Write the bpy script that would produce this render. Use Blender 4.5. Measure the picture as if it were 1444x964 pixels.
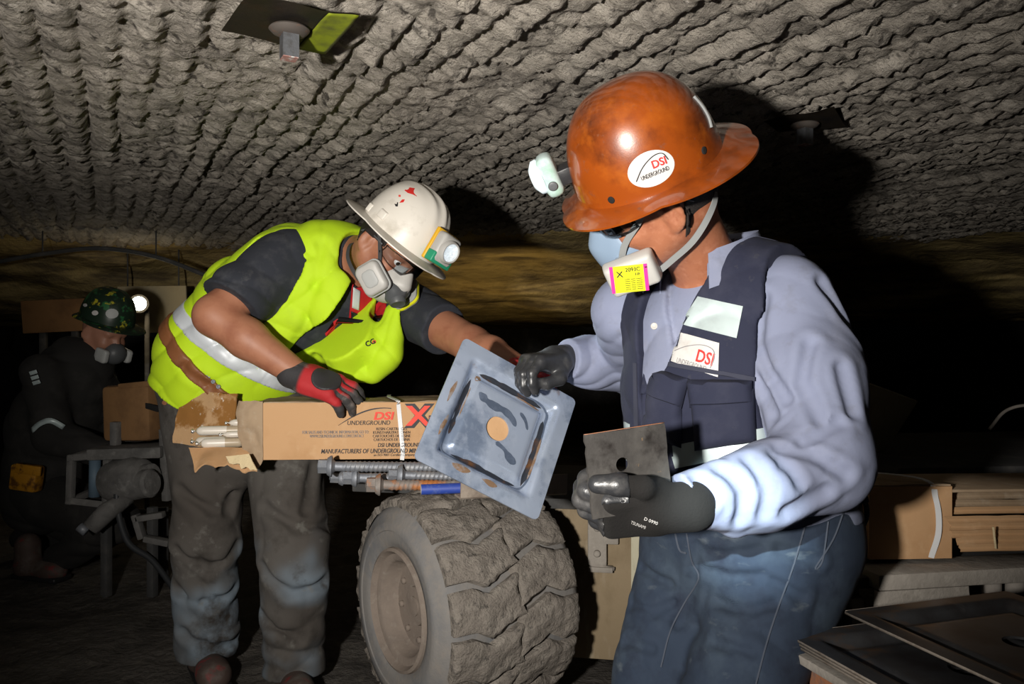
import bpy, bmesh, math, random
import numpy as np
from concurrent.futures import ThreadPoolExecutor
from mathutils import Vector, Matrix
from mathutils.bvhtree import BVHTree

for _o in list(bpy.data.objects):
    bpy.data.objects.remove(_o)
SC = bpy.context.scene
COL = SC.collection
FPX = 1123.0
CAMZ = 1.02

# ------------------------------------------------------------------ camera, world, main light, exposure
cd = bpy.data.cameras.new('camera')
cd.sensor_width = 36.0
cd.lens = 36.0 * FPX / 1444.0
cd.clip_start = 0.05
cam = bpy.data.objects.new('camera', cd)
cam.location = (0, 0, CAMZ)
cam.rotation_euler = (math.radians(90), 0, 0)
COL.objects.link(cam)
SC.camera = cam

wd = bpy.data.worlds.new('world')
SC.world = wd
wd.use_nodes = True
wd.node_tree.nodes['Background'].inputs[0].default_value = (0.75, 0.85, 1.0, 1)
wd.node_tree.nodes['Background'].inputs[1].default_value = 0.005

def spot(name, loc, target, watts, angle, blend, size, color):
    l = bpy.data.lights.new(name, 'SPOT')
    l.energy = watts
    l.spot_size = math.radians(angle)
    l.spot_blend = blend
    l.shadow_soft_size = size
    l.color = color
    o = bpy.data.objects.new(name, l)
    o.location = loc
    d = Vector(target) - Vector(loc)
    o.rotation_euler = d.to_track_quat('-Z', 'Y').to_euler()
    COL.objects.link(o)
    return o

# the photographer's hand-held flash, left of the camera
spot('camera_flash', (-0.45, -0.15, 1.03), (-0.08, 2.3, 1.22), 255, 88, 1.0, 0.04, (1.0, 0.95, 0.88))
# a bystander's cap lamp beside the camera, its beam on the right-hand man's forearm
spot('bystander_cap_lamp', (-0.22, -0.10, 1.30), (0.305, 1.12, 0.79), 300, 9.0, 1.0, 0.012, (0.80, 0.97, 1.0))

SC.view_settings.view_transform = 'Standard'
SC.view_settings.look = 'None'
SC.view_settings.gamma = 1
SC.view_settings.use_curve_mapping = False
SC.view_settings.exposure = 0.0

# ------------------------------------------------------------------ small maths
def A(*v): return np.array(v, dtype=float)
def W(px, py, d): return A((px - 722) / FPX * d, d, CAMZ - (py - 482) / FPX * d)
def nrm(v):
    v = np.asarray(v, float)
    return v / np.linalg.norm(v)
def frame(x, z):
    """rows x, y, z : x kept, z made square to it"""
    x = nrm(x); z = np.asarray(z, float); z = nrm(z - x * (z @ x))
    return np.array([x, np.cross(z, x), z])
I3 = np.eye(3)
def rotz(a): return np.array([[math.cos(a), math.sin(a), 0], [-math.sin(a), math.cos(a), 0], [0, 0, 1]])
def xf(V, O, M): return np.asarray(O) + np.asarray(V, float) @ M

# ------------------------------------------------------------------ noise
_T = np.random.RandomState(11).rand(32, 32, 32).astype(np.float32) * 2 - 1
def noise(P, s=1.0, off=0.0):
    q = np.asarray(P, np.float32) * s + off + 100.0
    i = np.floor(q).astype(np.int32)
    f = q - i
    u = f * f * (3 - 2 * f)
    i0 = i & 31; i1 = (i + 1) & 31
    x0, y0, z0 = i0[..., 0], i0[..., 1], i0[..., 2]
    x1, y1, z1 = i1[..., 0], i1[..., 1], i1[..., 2]
    ux, uy, uz = u[..., 0], u[..., 1], u[..., 2]
    a = _T[x0, y0, z0] * (1 - ux) + _T[x1, y0, z0] * ux
    b = _T[x0, y1, z0] * (1 - ux) + _T[x1, y1, z0] * ux
    c = _T[x0, y0, z1] * (1 - ux) + _T[x1, y0, z1] * ux
    d = _T[x0, y1, z1] * (1 - ux) + _T[x1, y1, z1] * ux
    a = a * (1 - uy) + b * uy
    c = c * (1 - uy) + d * uy
    return a * (1 - uz) + c * uz
def fbm(P, s, n=4, off=0.0):
    r = 0; a = 1.0
    for k in range(n):
        r = r + a * noise(P, s, off + 7.3 * k); s *= 2.03; a *= 0.5
    return r

# ------------------------------------------------------------------ signed distance modelling
def smin(a, b, k):
    h = np.clip(0.5 + 0.5 * (b - a) / k, 0, 1)
    return b + (a - b) * h - k * h * (1 - h)
def smax(a, b, k): return -smin(-a, -b, k)
def cone(P, a, b, ra, rb):
    a = np.asarray(a, np.float32); ba = np.asarray(b, np.float32) - a
    q = P - a
    h = np.clip(q @ ba / (ba @ ba), 0, 1)
    return np.linalg.norm(q - h[:, None] * ba, axis=1) - (ra + (rb - ra) * h)
def chain(P, pts, rad, k=0.0):
    d = None
    for i in range(len(pts) - 1):
        e = cone(P, pts[i], pts[i + 1], rad[i], rad[i + 1])
        d = e if d is None else (np.minimum(d, e) if k == 0 else smin(d, e, k))
    return d
def ell(P, c, r, M=I3):
    q = (P - np.asarray(c, np.float32)) @ M.T.astype(np.float32)
    r = np.asarray(r, np.float32)
    k0 = np.linalg.norm(q / r, axis=1)
    k1 = np.linalg.norm(q / (r * r), axis=1)
    return k0 * (k0 - 1) / np.maximum(k1, 1e-6)
def rbox(P, c, h, r, M=I3):
    q = np.abs((P - np.asarray(c, np.float32)) @ M.T.astype(np.float32)) - (np.asarray(h, np.float32) - np.float32(r))
    return np.linalg.norm(np.maximum(q, 0), axis=1) + np.minimum(q.max(axis=1), 0) - r
def loft(P, st, k=0.03):
    """st: (centre, half width, half depth, left, forward)"""
    d = None
    for i in range(len(st) - 1):
        c0, a0, b0, L0, F0 = st[i]; c1, a1, b1, L1, F1 = st[i + 1]
        ax = c1 - c0; l = float(np.linalg.norm(ax)); ax = (ax / l).astype(np.float32)
        Lm = nrm(L0 + L1).astype(np.float32); Fm = nrm(F0 + F1).astype(np.float32)
        c0 = c0.astype(np.float32); c1 = c1.astype(np.float32)
        q = P - c0
        t = q @ ax / l
        tc = np.clip(t, 0, 1)
        q = q - tc[:, None] * (c1 - c0)
        z = (t - tc) * l
        x = q @ Lm; y = q @ Fm
        a = a0 + (a1 - a0) * tc; b = b0 + (b1 - b0) * tc; m = np.minimum(a, b)
        k0 = np.sqrt((x / a) ** 2 + (y / b) ** 2 + (z / m) ** 2)
        k1 = np.sqrt((x / a ** 2) ** 2 + (y / b ** 2) ** 2 + (z / m ** 2) ** 2)
        e = k0 * (k0 - 1) / np.maximum(k1, 1e-6)
        d = e if d is None else smin(d, e, k)
    return d
def plane(P, p, n): return (P - np.asarray(p, np.float32)) @ nrm(n).astype(np.float32)     # positive on the n side
def wrinkle(P, d, lam, amp, off=0.0, warp=0.8, ws=7.0, p=0.6):
    s = P @ nrm(d).astype(np.float32) / np.float32(lam) + warp * noise(P, ws, off) + 0.35 * noise(P, ws * 2.3, off + 3)
    r = np.abs(np.sin(math.pi * s))
    return amp * (0.62 - r ** p)
def bump(P, c, r): return np.exp(-((P - np.asarray(c, np.float32)) ** 2).sum(1) / (r * r))

def creases(fn0, lines, d0, amp, w):
    """cloth creases: screen-drawn polylines dropped on to the bare surface fn0, returned as a displacement"""
    segs = []
    for ln in lines:
        pts = []
        for x, y in ln:
            p = W(x, y, d0 - 0.35); r = nrm(p - A(0, 0, CAMZ))
            for _ in range(40): p = p + r * float(fn0(p[None].astype(np.float32))[0]) * 0.8
            pts.append(p)
        segs += [(pts[i], pts[i + 1]) for i in range(len(pts) - 1)]
    def disp(P):
        r = None
        for a, b in segs:
            e = cone(P, a, b, 0.0, 0.0)
            r = e if r is None else np.minimum(r, e)
        return amp * (np.exp(-(r / w) ** 2) - 0.55 * np.exp(-((r - 1.9 * w) / (1.1 * w)) ** 2))
    return disp
def mesh_sdf(fn, lo, hi, h, margin=0.012):
    lo = np.asarray(lo, float) - 2 * h; hi = np.asarray(hi, float) + 2 * h
    B = 5
    nb = np.ceil((hi - lo) / (h * B)).astype(int) + 1
    gx, gy, gz = [lo[k] + (np.arange(nb[k]) + 0.5) * B * h - 0.5 * h for k in range(3)]
    C = np.stack(np.meshgrid(gx, gy, gz, indexing='ij'), -1).reshape(-1, 3)
    C = C.astype(np.float32)
    with ThreadPoolExecutor(4) as ex:
        dc = np.concatenate(list(ex.map(fn, [C[s:s + 60000] for s in range(0, len(C), 60000)]))).reshape(nb)
    act = np.abs(dc) < B * h * 0.5 * 1.75 * 1.25 + margin
    G6 = np.empty((nb[0], nb[1], nb[2], B, B, B), np.float32)
    G6[...] = dc[..., None, None, None]
    ids = np.argwhere(act)
    o = np.stack(np.meshgrid(np.arange(B), np.arange(B), np.arange(B), indexing='ij'), -1).reshape(-1, 3)
    vals = np.empty((len(ids), B * B * B), np.float32)
    ck = 500
    def ev(s):
        P = ((ids[s:s + ck, None, :] * B + o[None]) * h + lo).astype(np.float32)
        vals[s:s + ck] = fn(P.reshape(-1, 3)).reshape(-1, B * B * B)
    with ThreadPoolExecutor(4) as ex: list(ex.map(ev, range(0, len(ids), ck)))
    G6[act] = vals.reshape(-1, B, B, B)
    G = G6.transpose(0, 3, 1, 4, 2, 5).reshape(nb * B)
    G = np.where(G == 0, 1e-6, G)
    S = G < 0
    n = S.shape
    cnt = np.zeros((n[0] - 1, n[1] - 1, n[2] - 1), np.int8)
    for dx in (0, 1):
        for dy in (0, 1):
            for dz in (0, 1):
                cnt += S[dx:n[0] - 1 + dx, dy:n[1] - 1 + dy, dz:n[2] - 1 + dz]
    cells = np.argwhere((cnt > 0) & (cnt < 8))
    if len(cells) == 0: return np.zeros((0, 3)), np.zeros((0, 4), int)
    vid = np.full(cnt.shape, -1, np.int64)
    vid[tuple(cells.T)] = np.arange(len(cells))
    acc = np.zeros((len(cells), 3)); num = np.zeros(len(cells))
    cor = [(a, b, c) for a in (0, 1) for b in (0, 1) for c in (0, 1)]
    for i in range(8):
        for j in range(i + 1, 8):
            a = np.array(cor[i]); b = np.array(cor[j])
            if np.abs(a - b).sum() != 1: continue
            va = G[tuple((cells + a).T)]; vb = G[tuple((cells + b).T)]
            m = (va < 0) != (vb < 0)
            t = np.where(m, va / np.where(m, va - vb, 1), 0)
            acc += np.where(m[:, None], a + t[:, None] * (b - a), 0)
            num += m
    V = (cells + acc / num[:, None]) * h + lo
    Fs = []
    for ax in range(3):
        u = (ax + 1) % 3; v = (ax + 2) % 3
        s0 = [slice(None)] * 3; s1 = [slice(None)] * 3
        s0[ax] = slice(0, n[ax] - 1); s1[ax] = slice(1, n[ax])
        a = S[tuple(s0)]; b = S[tuple(s1)]
        for flip, m in ((False, a & ~b), (True, ~a & b)):
            e = np.argwhere(m)
            e = e[(e[:, u] > 0) & (e[:, v] > 0) & (e[:, u] < n[u] - 1) & (e[:, v] < n[v] - 1)]
            du = np.zeros(3, int); du[u] = 1
            dv = np.zeros(3, int); dv[v] = 1
            q = np.stack([vid[tuple((e - du - dv).T)], vid[tuple((e - dv).T)], vid[tuple(e.T)], vid[tuple((e - du).T)]], 1)
            Fs.append(q[:, ::-1] if flip else q)
    Fc = np.concatenate(Fs)
    Fc = Fc[(Fc >= 0).all(1)]
    return V, Fc

# ------------------------------------------------------------------ object making
ORG = {}
def raw_mesh(name, V, F, mat, smooth=True):
    me = bpy.data.meshes.new(name)
    V = np.asarray(V, np.float32)
    if isinstance(F, np.ndarray):
        me.vertices.add(len(V)); me.vertices.foreach_set('co', V.ravel())
        k = F.shape[1]
        me.loops.add(F.size); me.loops.foreach_set('vertex_index', F.astype(np.int32).ravel())
        me.polygons.add(len(F)); me.polygons.foreach_set('loop_start', np.arange(0, F.size, k, dtype=np.int32))
        me.update(calc_edges=True)
    else:
        me.from_pydata(V.tolist(), [], [list(map(int, f)) for f in F])
    if smooth: me.polygons.foreach_set('use_smooth', np.ones(len(me.polygons), bool))
    if mat: me.materials.append(mat)
    me.update()
    return me
def auto_smooth(me, deg=35):
    me.polygons.foreach_set('use_smooth', np.ones(len(me.polygons), bool))
    try: me.set_sharp_from_angle(angle=math.radians(deg))
    except Exception: pass
def mk(name, VF, mat, parent=None, smooth=True, sharp=None, label=None, cat=None, group=None, kind=None, org=None):
    V, F = VF
    V = np.asarray(V, float)
    if parent is not None: org = ORG[parent.name]
    elif org is None: org = A((V[:, 0].min() + V[:, 0].max()) / 2, (V[:, 1].min() + V[:, 1].max()) / 2, V[:, 2].min())
    me = raw_mesh(name, V - org, F, mat, smooth)
    if sharp: auto_smooth(me, sharp)
    o = bpy.data.objects.new(name, me)
    COL.objects.link(o)
    if parent is not None: o.parent = parent
    else: o.location = org
    ORG[o.name] = np.asarray(org, float)
    tag(o, label, cat, group, kind)
    return o
def tag(o, label=None, cat=None, group=None, kind=None):
    if label: o['label'] = label
    if cat: o['category'] = cat
    if group: o['group'] = group
    if kind: o['kind'] = kind
def empty(name, loc, label, cat, group=None):
    o = bpy.data.objects.new(name, None)
    o.empty_display_size = 0.05
    COL.objects.link(o)
    o.location = loc
    ORG[o.name] = np.asarray(loc, float)
    tag(o, label, cat, group)
    return o
def struct(name, VF, mat, smooth=True):
    return mk(name, VF, mat, smooth=smooth, kind='structure')
def colour_attr(o, rgb):
    """rgb: (nverts,3) colour given to each vertex"""
    a = o.data.color_attributes.new('Col', 'FLOAT_COLOR', 'POINT')
    c = np.ones((len(rgb), 4), np.float32); c[:, :3] = rgb
    a.data.foreach_set('color', c.ravel())

def join(*vfs):
    V = []; F = []; n = 0
    for v, f in vfs:
        V.append(np.asarray(v, float)); F += [[int(i) + n for i in q] for q in f]; n += len(v)
    return np.concatenate(V), F
def bm_out(bm):
    bm.verts.ensure_lookup_table()
    V = np.array([v.co[:] for v in bm.verts]); F = [[v.index for v in f.verts] for f in bm.faces]
    bm.free()
    return V, F
def box(c, h, M=I3, bev=0.0, seg=2):
    bm = bmesh.new()
    bmesh.ops.create_cube(bm, size=2.0)
    for v in bm.verts: v.co = Vector((v.co.x * h[0], v.co.y * h[1], v.co.z * h[2]))
    if bev: bmesh.ops.bevel(bm, geom=bm.edges[:], offset=bev, segments=seg, affect='EDGES', profile=0.5)
    bm.verts.index_update()
    V, F = bm_out(bm)
    return xf(V, c, M), F
def tube(pts, r, n=10, cap=True):
    pts = [np.asarray(p, float) for p in pts]
    r = [r] * len(pts) if np.isscalar(r) else r
    V = []; F = []
    t0 = nrm(pts[1] - pts[0])
    x = np.cross(t0, [0, 0, 1.0])
    if np.linalg.norm(x) < 0.1: x = np.cross(t0, [1.0, 0, 0])
    x = nrm(x)
    for i, p in enumerate(pts):
        t = nrm(pts[min(i + 1, len(pts) - 1)] - pts[max(i - 1, 0)])
        x = nrm(x - t * (x @ t)); y = np.cross(t, x)
        for k in range(n):
            a = 2 * math.pi * k / n
            V.append(p + r[i] * (math.cos(a) * x + math.sin(a) * y))
    for i in range(len(pts) - 1):
        for k in range(n):
            a = i * n + k; b = i * n + (k + 1) % n
            F.append([a, b, b + n, a + n])
    if cap:
        F.append(list(range(n))[::-1]); F.append([(len(pts) - 1) * n + k for k in range(n)])
    return np.array(V), F
def bez(pts, n=16):
    """Catmull-Rom through pts"""
    P = [np.asarray(p, float) for p in pts]
    P = [2 * P[0] - P[1]] + P + [2 * P[-1] - P[-2]]
    out = []
    for i in range(1, len(P) - 2):
        for k in range(n):
            t = k / n
            out.append(0.5 * (2 * P[i] + (P[i + 1] - P[i - 1]) * t + (2 * P[i - 1] - 5 * P[i] + 4 * P[i + 1] - P[i + 2]) * t * t + (3 * P[i] - P[i - 1] - 3 * P[i + 1] + P[i + 2]) * t ** 3))
    out.append(P[-2])
    return out
def lathe(prof, n, O, M, capped=True, fn=None):
    """prof (r, z) around the frame's third row"""
    V = []; F = []
    for r, z in prof:
        for k in range(n):
            a = 2 * math.pi * k / n
            V.append((r * math.cos(a), r * math.sin(a), z))
    m = len(prof)
    for i in range(m - 1):
        for k in range(n):
            a = i * n + k; b = i * n + (k + 1) % n
            F.append([a, b, b + n, a + n])
    if capped:
        F.append(list(range(n))[::-1]); F.append([(m - 1) * n + k for k in range(n)])
    V = np.array(V)
    if fn: V = fn(V)
    return xf(V, O, M), F
def prism(poly, z0, z1, O, M):
    """polygon (x,y) pushed along the third row"""
    n = len(poly)
    V = [(x, y, z0) for x, y in poly] + [(x, y, z1) for x, y in poly]
    F = [list(range(n))[::-1], list(range(n, 2 * n))] + [[i, (i + 1) % n, n + (i + 1) % n, n + i] for i in range(n)]
    return xf(V, O, M), F
def sheet(G, th, nrmdir=None):
    """closed thin solid from a grid of points (nu,nv,3)"""
    G = np.asarray(G, float)
    nu, nv = G.shape[:2]
    du = np.gradient(G, axis=0); dv = np.gradient(G, axis=1)
    N = np.cross(du, dv)
    N /= np.maximum(np.linalg.norm(N, axis=2, keepdims=True), 1e-9)
    if nrmdir is not None and (N * np.asarray(nrmdir)).sum() < 0: N = -N
    th = np.broadcast_to(np.asarray(th, float), (nu, nv))[..., None]
    T = (G + N * th).reshape(-1, 3); Bt = G.reshape(-1, 3)
    n = nu * nv
    F = []
    for i in range(nu - 1):
        for j in range(nv - 1):
            a = i * nv + j
            q = [a, a + 1, a + nv + 1, a + nv]
            F.append(q); F.append([k + n for k in q[::-1]])
    rim = [(i, 0) for i in range(nu)] + [(nu - 1, j) for j in range(1, nv)] + [(i, nv - 1) for i in range(nu - 2, -1, -1)] + [(0, j) for j in range(nv - 2, 0, -1)]
    rim = [i * nv + j for i, j in rim]
    for k in range(len(rim)):
        a = rim[k]; b = rim[(k + 1) % len(rim)]
        F.append([a, b, b + n, a + n])
    V = np.concatenate([Bt, T])
    bm = bmesh.new()
    vs = [bm.verts.new(v) for v in V]
    for f in F:
        try: bm.faces.new([vs[k] for k in f])
        except ValueError: pass
    bmesh.ops.recalc_face_normals(bm, faces=bm.faces[:])
    bm.verts.index_update()
    return bm_out(bm)
def ribbon(pts, nd, w, th):
    """flat strap along pts; nd = outward direction(s)"""
    P = [np.asarray(p, float) for p in pts]
    G = []
    for i, p in enumerate(P):
        t = nrm(P[min(i + 1, len(P) - 1)] - P[max(i - 1, 0)])
        n = np.asarray(nd[i] if np.ndim(nd) == 2 else nd, float)
        s = nrm(np.cross(t, n))
        G.append([p - s * w / 2, p, p + s * w / 2])
    n0 = nd[0] if np.ndim(nd) == 2 else nd
    return sheet(G, th, n0)
class Surf:
    """ray-casting against a mesh, to lay patches and print on it"""
    def __init__(self, VF):
        self.b = BVHTree.FromPolygons([Vector(v) for v in VF[0]], [list(map(int, f)) for f in VF[1]])
    def hit(self, p, d, back=0.25):
        d = nrm(d)
        r = self.b.ray_cast(Vector(np.asarray(p) - d * back), Vector(d))
        if r[0] is None:
            q = self.b.find_nearest(Vector(p)); return np.array(q[0])
        return np.array(r[0])
    def patch(self, c, u, v, w, h, d, th=0.002, nu=16, nv=12, lift=0.0005, puff=0.0, corners=None):
        G = np.zeros((nu, nv, 3)); T = np.zeros((nu, nv))
        d = nrm(d)
        for i in range(nu):
            for j in range(nv):
                s = i / (nu - 1); t = j / (nv - 1)
                if corners is not None:
                    p = (1 - s) * (1 - t) * corners[0] + s * (1 - t) * corners[1] + s * t * corners[2] + (1 - s) * t * corners[3]
                else:
                    p = c + u * (s - 0.5) * w + v * (t - 0.5) * h
                G[i, j] = self.hit(p, d) - d * lift
                e = min(s, 1 - s, t, 1 - t)
                T[i, j] = th + puff * min(1, e / 0.12) ** 0.5
        return sheet(G, T, -d)
    def print(self, tv, c, u, v, d, lift=0.003):
        V, F = tv
        d = nrm(d)
        return np.array([self.hit(c + u * x + v * y, d) - d * lift for x, y in V]), F

_tc = {}
def text2d(s, size, bold=0.0, shear=0.0, align='LEFT', width=None, space=1.0):
    key = (s, bold, shear, align, space)
    if key not in _tc:
        cu = bpy.data.curves.new('t', 'FONT')
        cu.body = s; cu.size = 1.0; cu.offset = bold; cu.shear = shear; cu.align_x = 'LEFT'; cu.resolution_u = 3; cu.space_character = space
        ob = bpy.data.objects.new('t', cu)
        COL.objects.link(ob)
        dg = bpy.context.evaluated_depsgraph_get()
        me = bpy.data.meshes.new_from_object(ob.evaluated_get(dg))
        V = np.array([v.co[:2] for v in me.vertices]); F = [list(p.vertices) for p in me.polygons]
        bpy.data.objects.remove(ob); bpy.data.curves.remove(cu); bpy.data.meshes.remove(me)
        _tc[key] = (V, F)
    V, F = _tc[key]
    V = V.copy()
    w = V[:, 0].max() - V[:, 0].min(); V[:, 0] -= V[:, 0].min()
    hgt = V[:, 1].max()
    V = V * (size / 0.7)
    if width: V[:, 0] *= width / (w * size / 0.7)
    if align == 'CENTER': V[:, 0] -= (V[:, 0].max()) / 2
    return V, F
def flat(tv, c, u, v, lift_n=A(0, 0, 0)):
    V, F = tv
    return np.array([c + u * x + v * y + lift_n for x, y in V]), F
def arc2d(pts, w):
    """stroke of width w (or per point) along 2-D points"""
    P = [np.asarray(p, float) for p in pts]
    V = []; F = []
    for i, p in enumerate(P):
        t = nrm(P[min(i + 1, len(P) - 1)] - P[max(i - 1, 0)])
        n = A(-t[1], t[0]); ww = w if np.isscalar(w) else w[i]
        V += [p - n * ww / 2, p + n * ww / 2]
    for i in range(len(P) - 1): F.append([2 * i, 2 * i + 2, 2 * i + 3, 2 * i + 1])
    return np.array(V), F

# ------------------------------------------------------------------ materials
def mat(name, base, rough=0.7, metal=0.0, layers=(), bumps=(), spec=0.5, coat=0.0, attr=False, emit=None, trans=0.0, alpha=None, ior=1.45, sheen=0.0, rough_var=None, weave=None, coords='Object'):
    """layers: (colour, scale, lo, hi[, stretch]) noise-masked colour layers; bumps: (scale, strength, distance[, stretch])"""
    m = bpy.data.materials.new(name)
    m.use_nodes = True
    nt = m.node_tree; N = nt.nodes; Lk = nt.links
    b = N['Principled BSDF']
    tc = N.new('ShaderNodeTexCoord')
    def mapped(st):
        if st is None: return tc.outputs[coords]
        mp = N.new('ShaderNodeMapping'); mp.inputs['Scale'].default_value = st[:3]
        if len(st) > 3: mp.inputs['Rotation'].default_value = st[3:6]
        Lk.new(tc.outputs[coords], mp.inputs[0]); return mp.outputs[0]
    if attr:
        at = N.new('ShaderNodeAttribute'); at.attribute_name = 'Col'; cur = at.outputs['Color']
    else:
        rgb = N.new('ShaderNodeRGB'); rgb.outputs[0].default_value = (*base, 1); cur = rgb.outputs[0]
    for i, ly in enumerate(layers):
        col, sc, lo, hi = ly[:4]
        n = N.new('ShaderNodeTexNoise'); n.inputs['Scale'].default_value = sc; n.inputs['Detail'].default_value = 6
        n.inputs['Roughness'].default_value = 0.62
        mp = N.new('ShaderNodeMapping'); st = ly[4] if len(ly) > 4 else (1, 1, 1)
        mp.inputs['Scale'].default_value = st[:3]; mp.inputs['Location'].default_value = (3.1 * i + 1, 5.7 * i, 1.3 * i)
        if len(st) > 3: mp.inputs['Rotation'].default_value = st[3:6]
        Lk.new(tc.outputs[coords], mp.inputs[0]); Lk.new(mp.outputs[0], n.inputs[0])
        r = N.new('ShaderNodeMapRange'); r.inputs[1].default_value = lo; r.inputs[2].default_value = hi
        Lk.new(n.outputs[0], r.inputs[0])
        mx = N.new('ShaderNodeMix'); mx.data_type = 'RGBA'
        Lk.new(r.outputs[0], mx.inputs[0]); Lk.new(cur, mx.inputs[6]); mx.inputs[7].default_value = (*col, 1)
        cur = mx.outputs[2]
    Lk.new(cur, b.inputs['Base Color'])
    b.inputs['Roughness'].default_value = rough
    b.inputs['Metallic'].default_value = metal
    b.inputs['Specular IOR Level'].default_value = spec
    b.inputs['IOR'].default_value = ior
    b.inputs['Coat Weight'].default_value = coat
    b.inputs['Coat Roughness'].default_value = 0.08
    b.inputs['Transmission Weight'].default_value = trans
    b.inputs['Sheen Weight'].default_value = sheen
    if rough_var:
        sc, r0, r1 = rough_var
        n = N.new('ShaderNodeTexNoise'); n.inputs['Scale'].default_value = sc; n.inputs['Detail'].default_value = 5
        Lk.new(tc.outputs[coords], n.inputs[0])
        r = N.new('ShaderNodeMapRange'); r.inputs[1].default_value = 0.35; r.inputs[2].default_value = 0.65
        r.inputs[3].default_value = r0; r.inputs[4].default_value = r1
        Lk.new(n.outputs[0], r.inputs[0]); Lk.new(r.outputs[0], b.inputs['Roughness'])
    if emit:
        b.inputs['Emission Color'].default_value = (*emit[0], 1); b.inputs['Emission Strength'].default_value = emit[1]
    if alpha is not None: b.inputs['Alpha'].default_value = alpha
    prev = None
    for bp in bumps:
        n = N.new('ShaderNodeTexNoise'); n.inputs['Scale'].default_value = bp[0]; n.inputs['Detail'].default_value = 5; n.inputs['Roughness'].default_value = 0.65
        Lk.new(mapped(bp[3] if len(bp) > 3 else None), n.inputs[0])
        bn = N.new('ShaderNodeBump'); bn.inputs['Strength'].default_value = bp[1]; bn.inputs['Distance'].default_value = bp[2]
        Lk.new(n.outputs[0], bn.inputs['Height'])
        if prev: Lk.new(prev, bn.inputs['Normal'])
        prev = bn.outputs[0]
    if weave:
        sc, st, dist = weave
        w = N.new('ShaderNodeTexWave'); w.inputs['Scale'].default_value = sc; w.bands_direction = 'DIAGONAL'; w.inputs['Distortion'].default_value = 0.6
        Lk.new(tc.outputs[coords], w.inputs[0])
        bn = N.new('ShaderNodeBump'); bn.inputs['Strength'].default_value = st; bn.inputs['Distance'].default_value = dist
        Lk.new(w.outputs[1], bn.inputs['Height'])
        if prev: Lk.new(prev, bn.inputs['Normal'])
        prev = bn.outputs[0]
    if prev: Lk.new(prev, b.inputs['Normal'])
    return m

M = {}
M['roof'] = mat('roof_rock', (0.35, 0.315, 0.27), 0.92, layers=[((0.20, 0.18, 0.155), 8, 0.47, 0.67), ((0.46, 0.42, 0.365), 6, 0.52, 0.72), ((0.12, 0.108, 0.093), 34, 0.58, 0.68, (1, 1, 1)), ((0.085, 0.075, 0.065), 26, 0.60, 0.66, (1.0, 0.35, 1, 0, 0, 0.47)), ((0.50, 0.46, 0.41), 48, 0.62, 0.74)], bumps=[(38, 1.0, 0.012), (110, 1.0, 0.006), (300, 0.6, 0.002)], spec=0.15)
M['brow'] = mat('brown_rock', (0.42, 0.32, 0.14), 0.95, layers=[((0.15, 0.115, 0.065), 3, 0.42, 0.6, (0.7, 1, 5)), ((0.56, 0.43, 0.17), 2, 0.55, 0.75, (0.7, 1, 4))], bumps=[(12, 0.8, 0.03)], spec=0.1)
M['floor'] = mat('mine_floor', (0.105, 0.095, 0.085), 0.95, layers=[((0.06, 0.055, 0.05), 6, 0.45, 0.65), ((0.16, 0.145, 0.125), 18, 0.55, 0.75)], bumps=[(25, 0.9, 0.02), (120, 0.5, 0.005)], spec=0.2)
M['skinA'] = mat('skin_ruddy', (0.35, 0.135, 0.070), 0.45, layers=[((0.26, 0.085, 0.045), 22, 0.45, 0.7), ((0.41, 0.175, 0.10), 60, 0.5, 0.7)], bumps=[(350, 0.15, 0.001)], spec=0.45)
M['skinB'] = mat('skin_brown', (0.36, 0.155, 0.088), 0.52, layers=[((0.27, 0.10, 0.055), 16, 0.45, 0.7), ((0.22, 0.19, 0.165), 9, 0.66, 0.72)], bumps=[(350, 0.15, 0.001)], spec=0.5)
M['skinC'] = mat('skin_dim', (0.36, 0.17, 0.11), 0.5)
M['hair'] = mat('black_hair', (0.018, 0.014, 0.012), 0.6, bumps=[(160, 0.8, 0.004, (1, 1, 6))])
M['eye'] = mat('eye_white', (0.75, 0.70, 0.66), 0.15)
M['iris'] = mat('iris_dark', (0.03, 0.017, 0.01), 0.1)
M['orange'] = mat('amber_fibre_shell', (0.25, 0.050, 0.005), 0.30, layers=[((0.075, 0.016, 0.004), 8, 0.45, 0.68, (1, 1, 1)), ((0.36, 0.088, 0.008), 13, 0.54, 0.76), ((0.17, 0.06, 0.03), 60, 0.62, 0.74)], bumps=[(420, 0.10, 0.001)], spec=0.5, coat=0.9)
M['white_hat'] = mat('white_shell', (0.74, 0.70, 0.63), 0.38, layers=[((0.50, 0.46, 0.39), 11, 0.56, 0.76), ((0.42, 0.38, 0.32), 60, 0.66, 0.76)], spec=0.4)
M['sticker'] = mat('white_sticker', (0.58, 0.565, 0.55), 0.5, layers=[((0.48, 0.46, 0.44), 30, 0.5, 0.7)])
M['red_ink'] = mat('red_ink', (0.66, 0.03, 0.025), 0.6)
M['box_red'] = mat('box_red_ink', (0.78, 0.075, 0.05), 0.7)
M['black_ink'] = mat('black_ink', (0.018, 0.018, 0.022), 0.6)
M['grey_ink'] = mat('grey_ink', (0.22, 0.21, 0.22), 0.6)
M['pink_ink'] = mat('magenta_ink', (0.80, 0.04, 0.30), 0.5)
M['yellow_ink'] = mat('yellow_print', (0.78, 0.78, 0.02), 0.5)
M['black'] = mat('black_rubber', (0.018, 0.018, 0.02), 0.45, bumps=[(120, 0.2, 0.002)])
M['hole'] = mat('hole_black', (0.008, 0.008, 0.008), 0.9)
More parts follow.
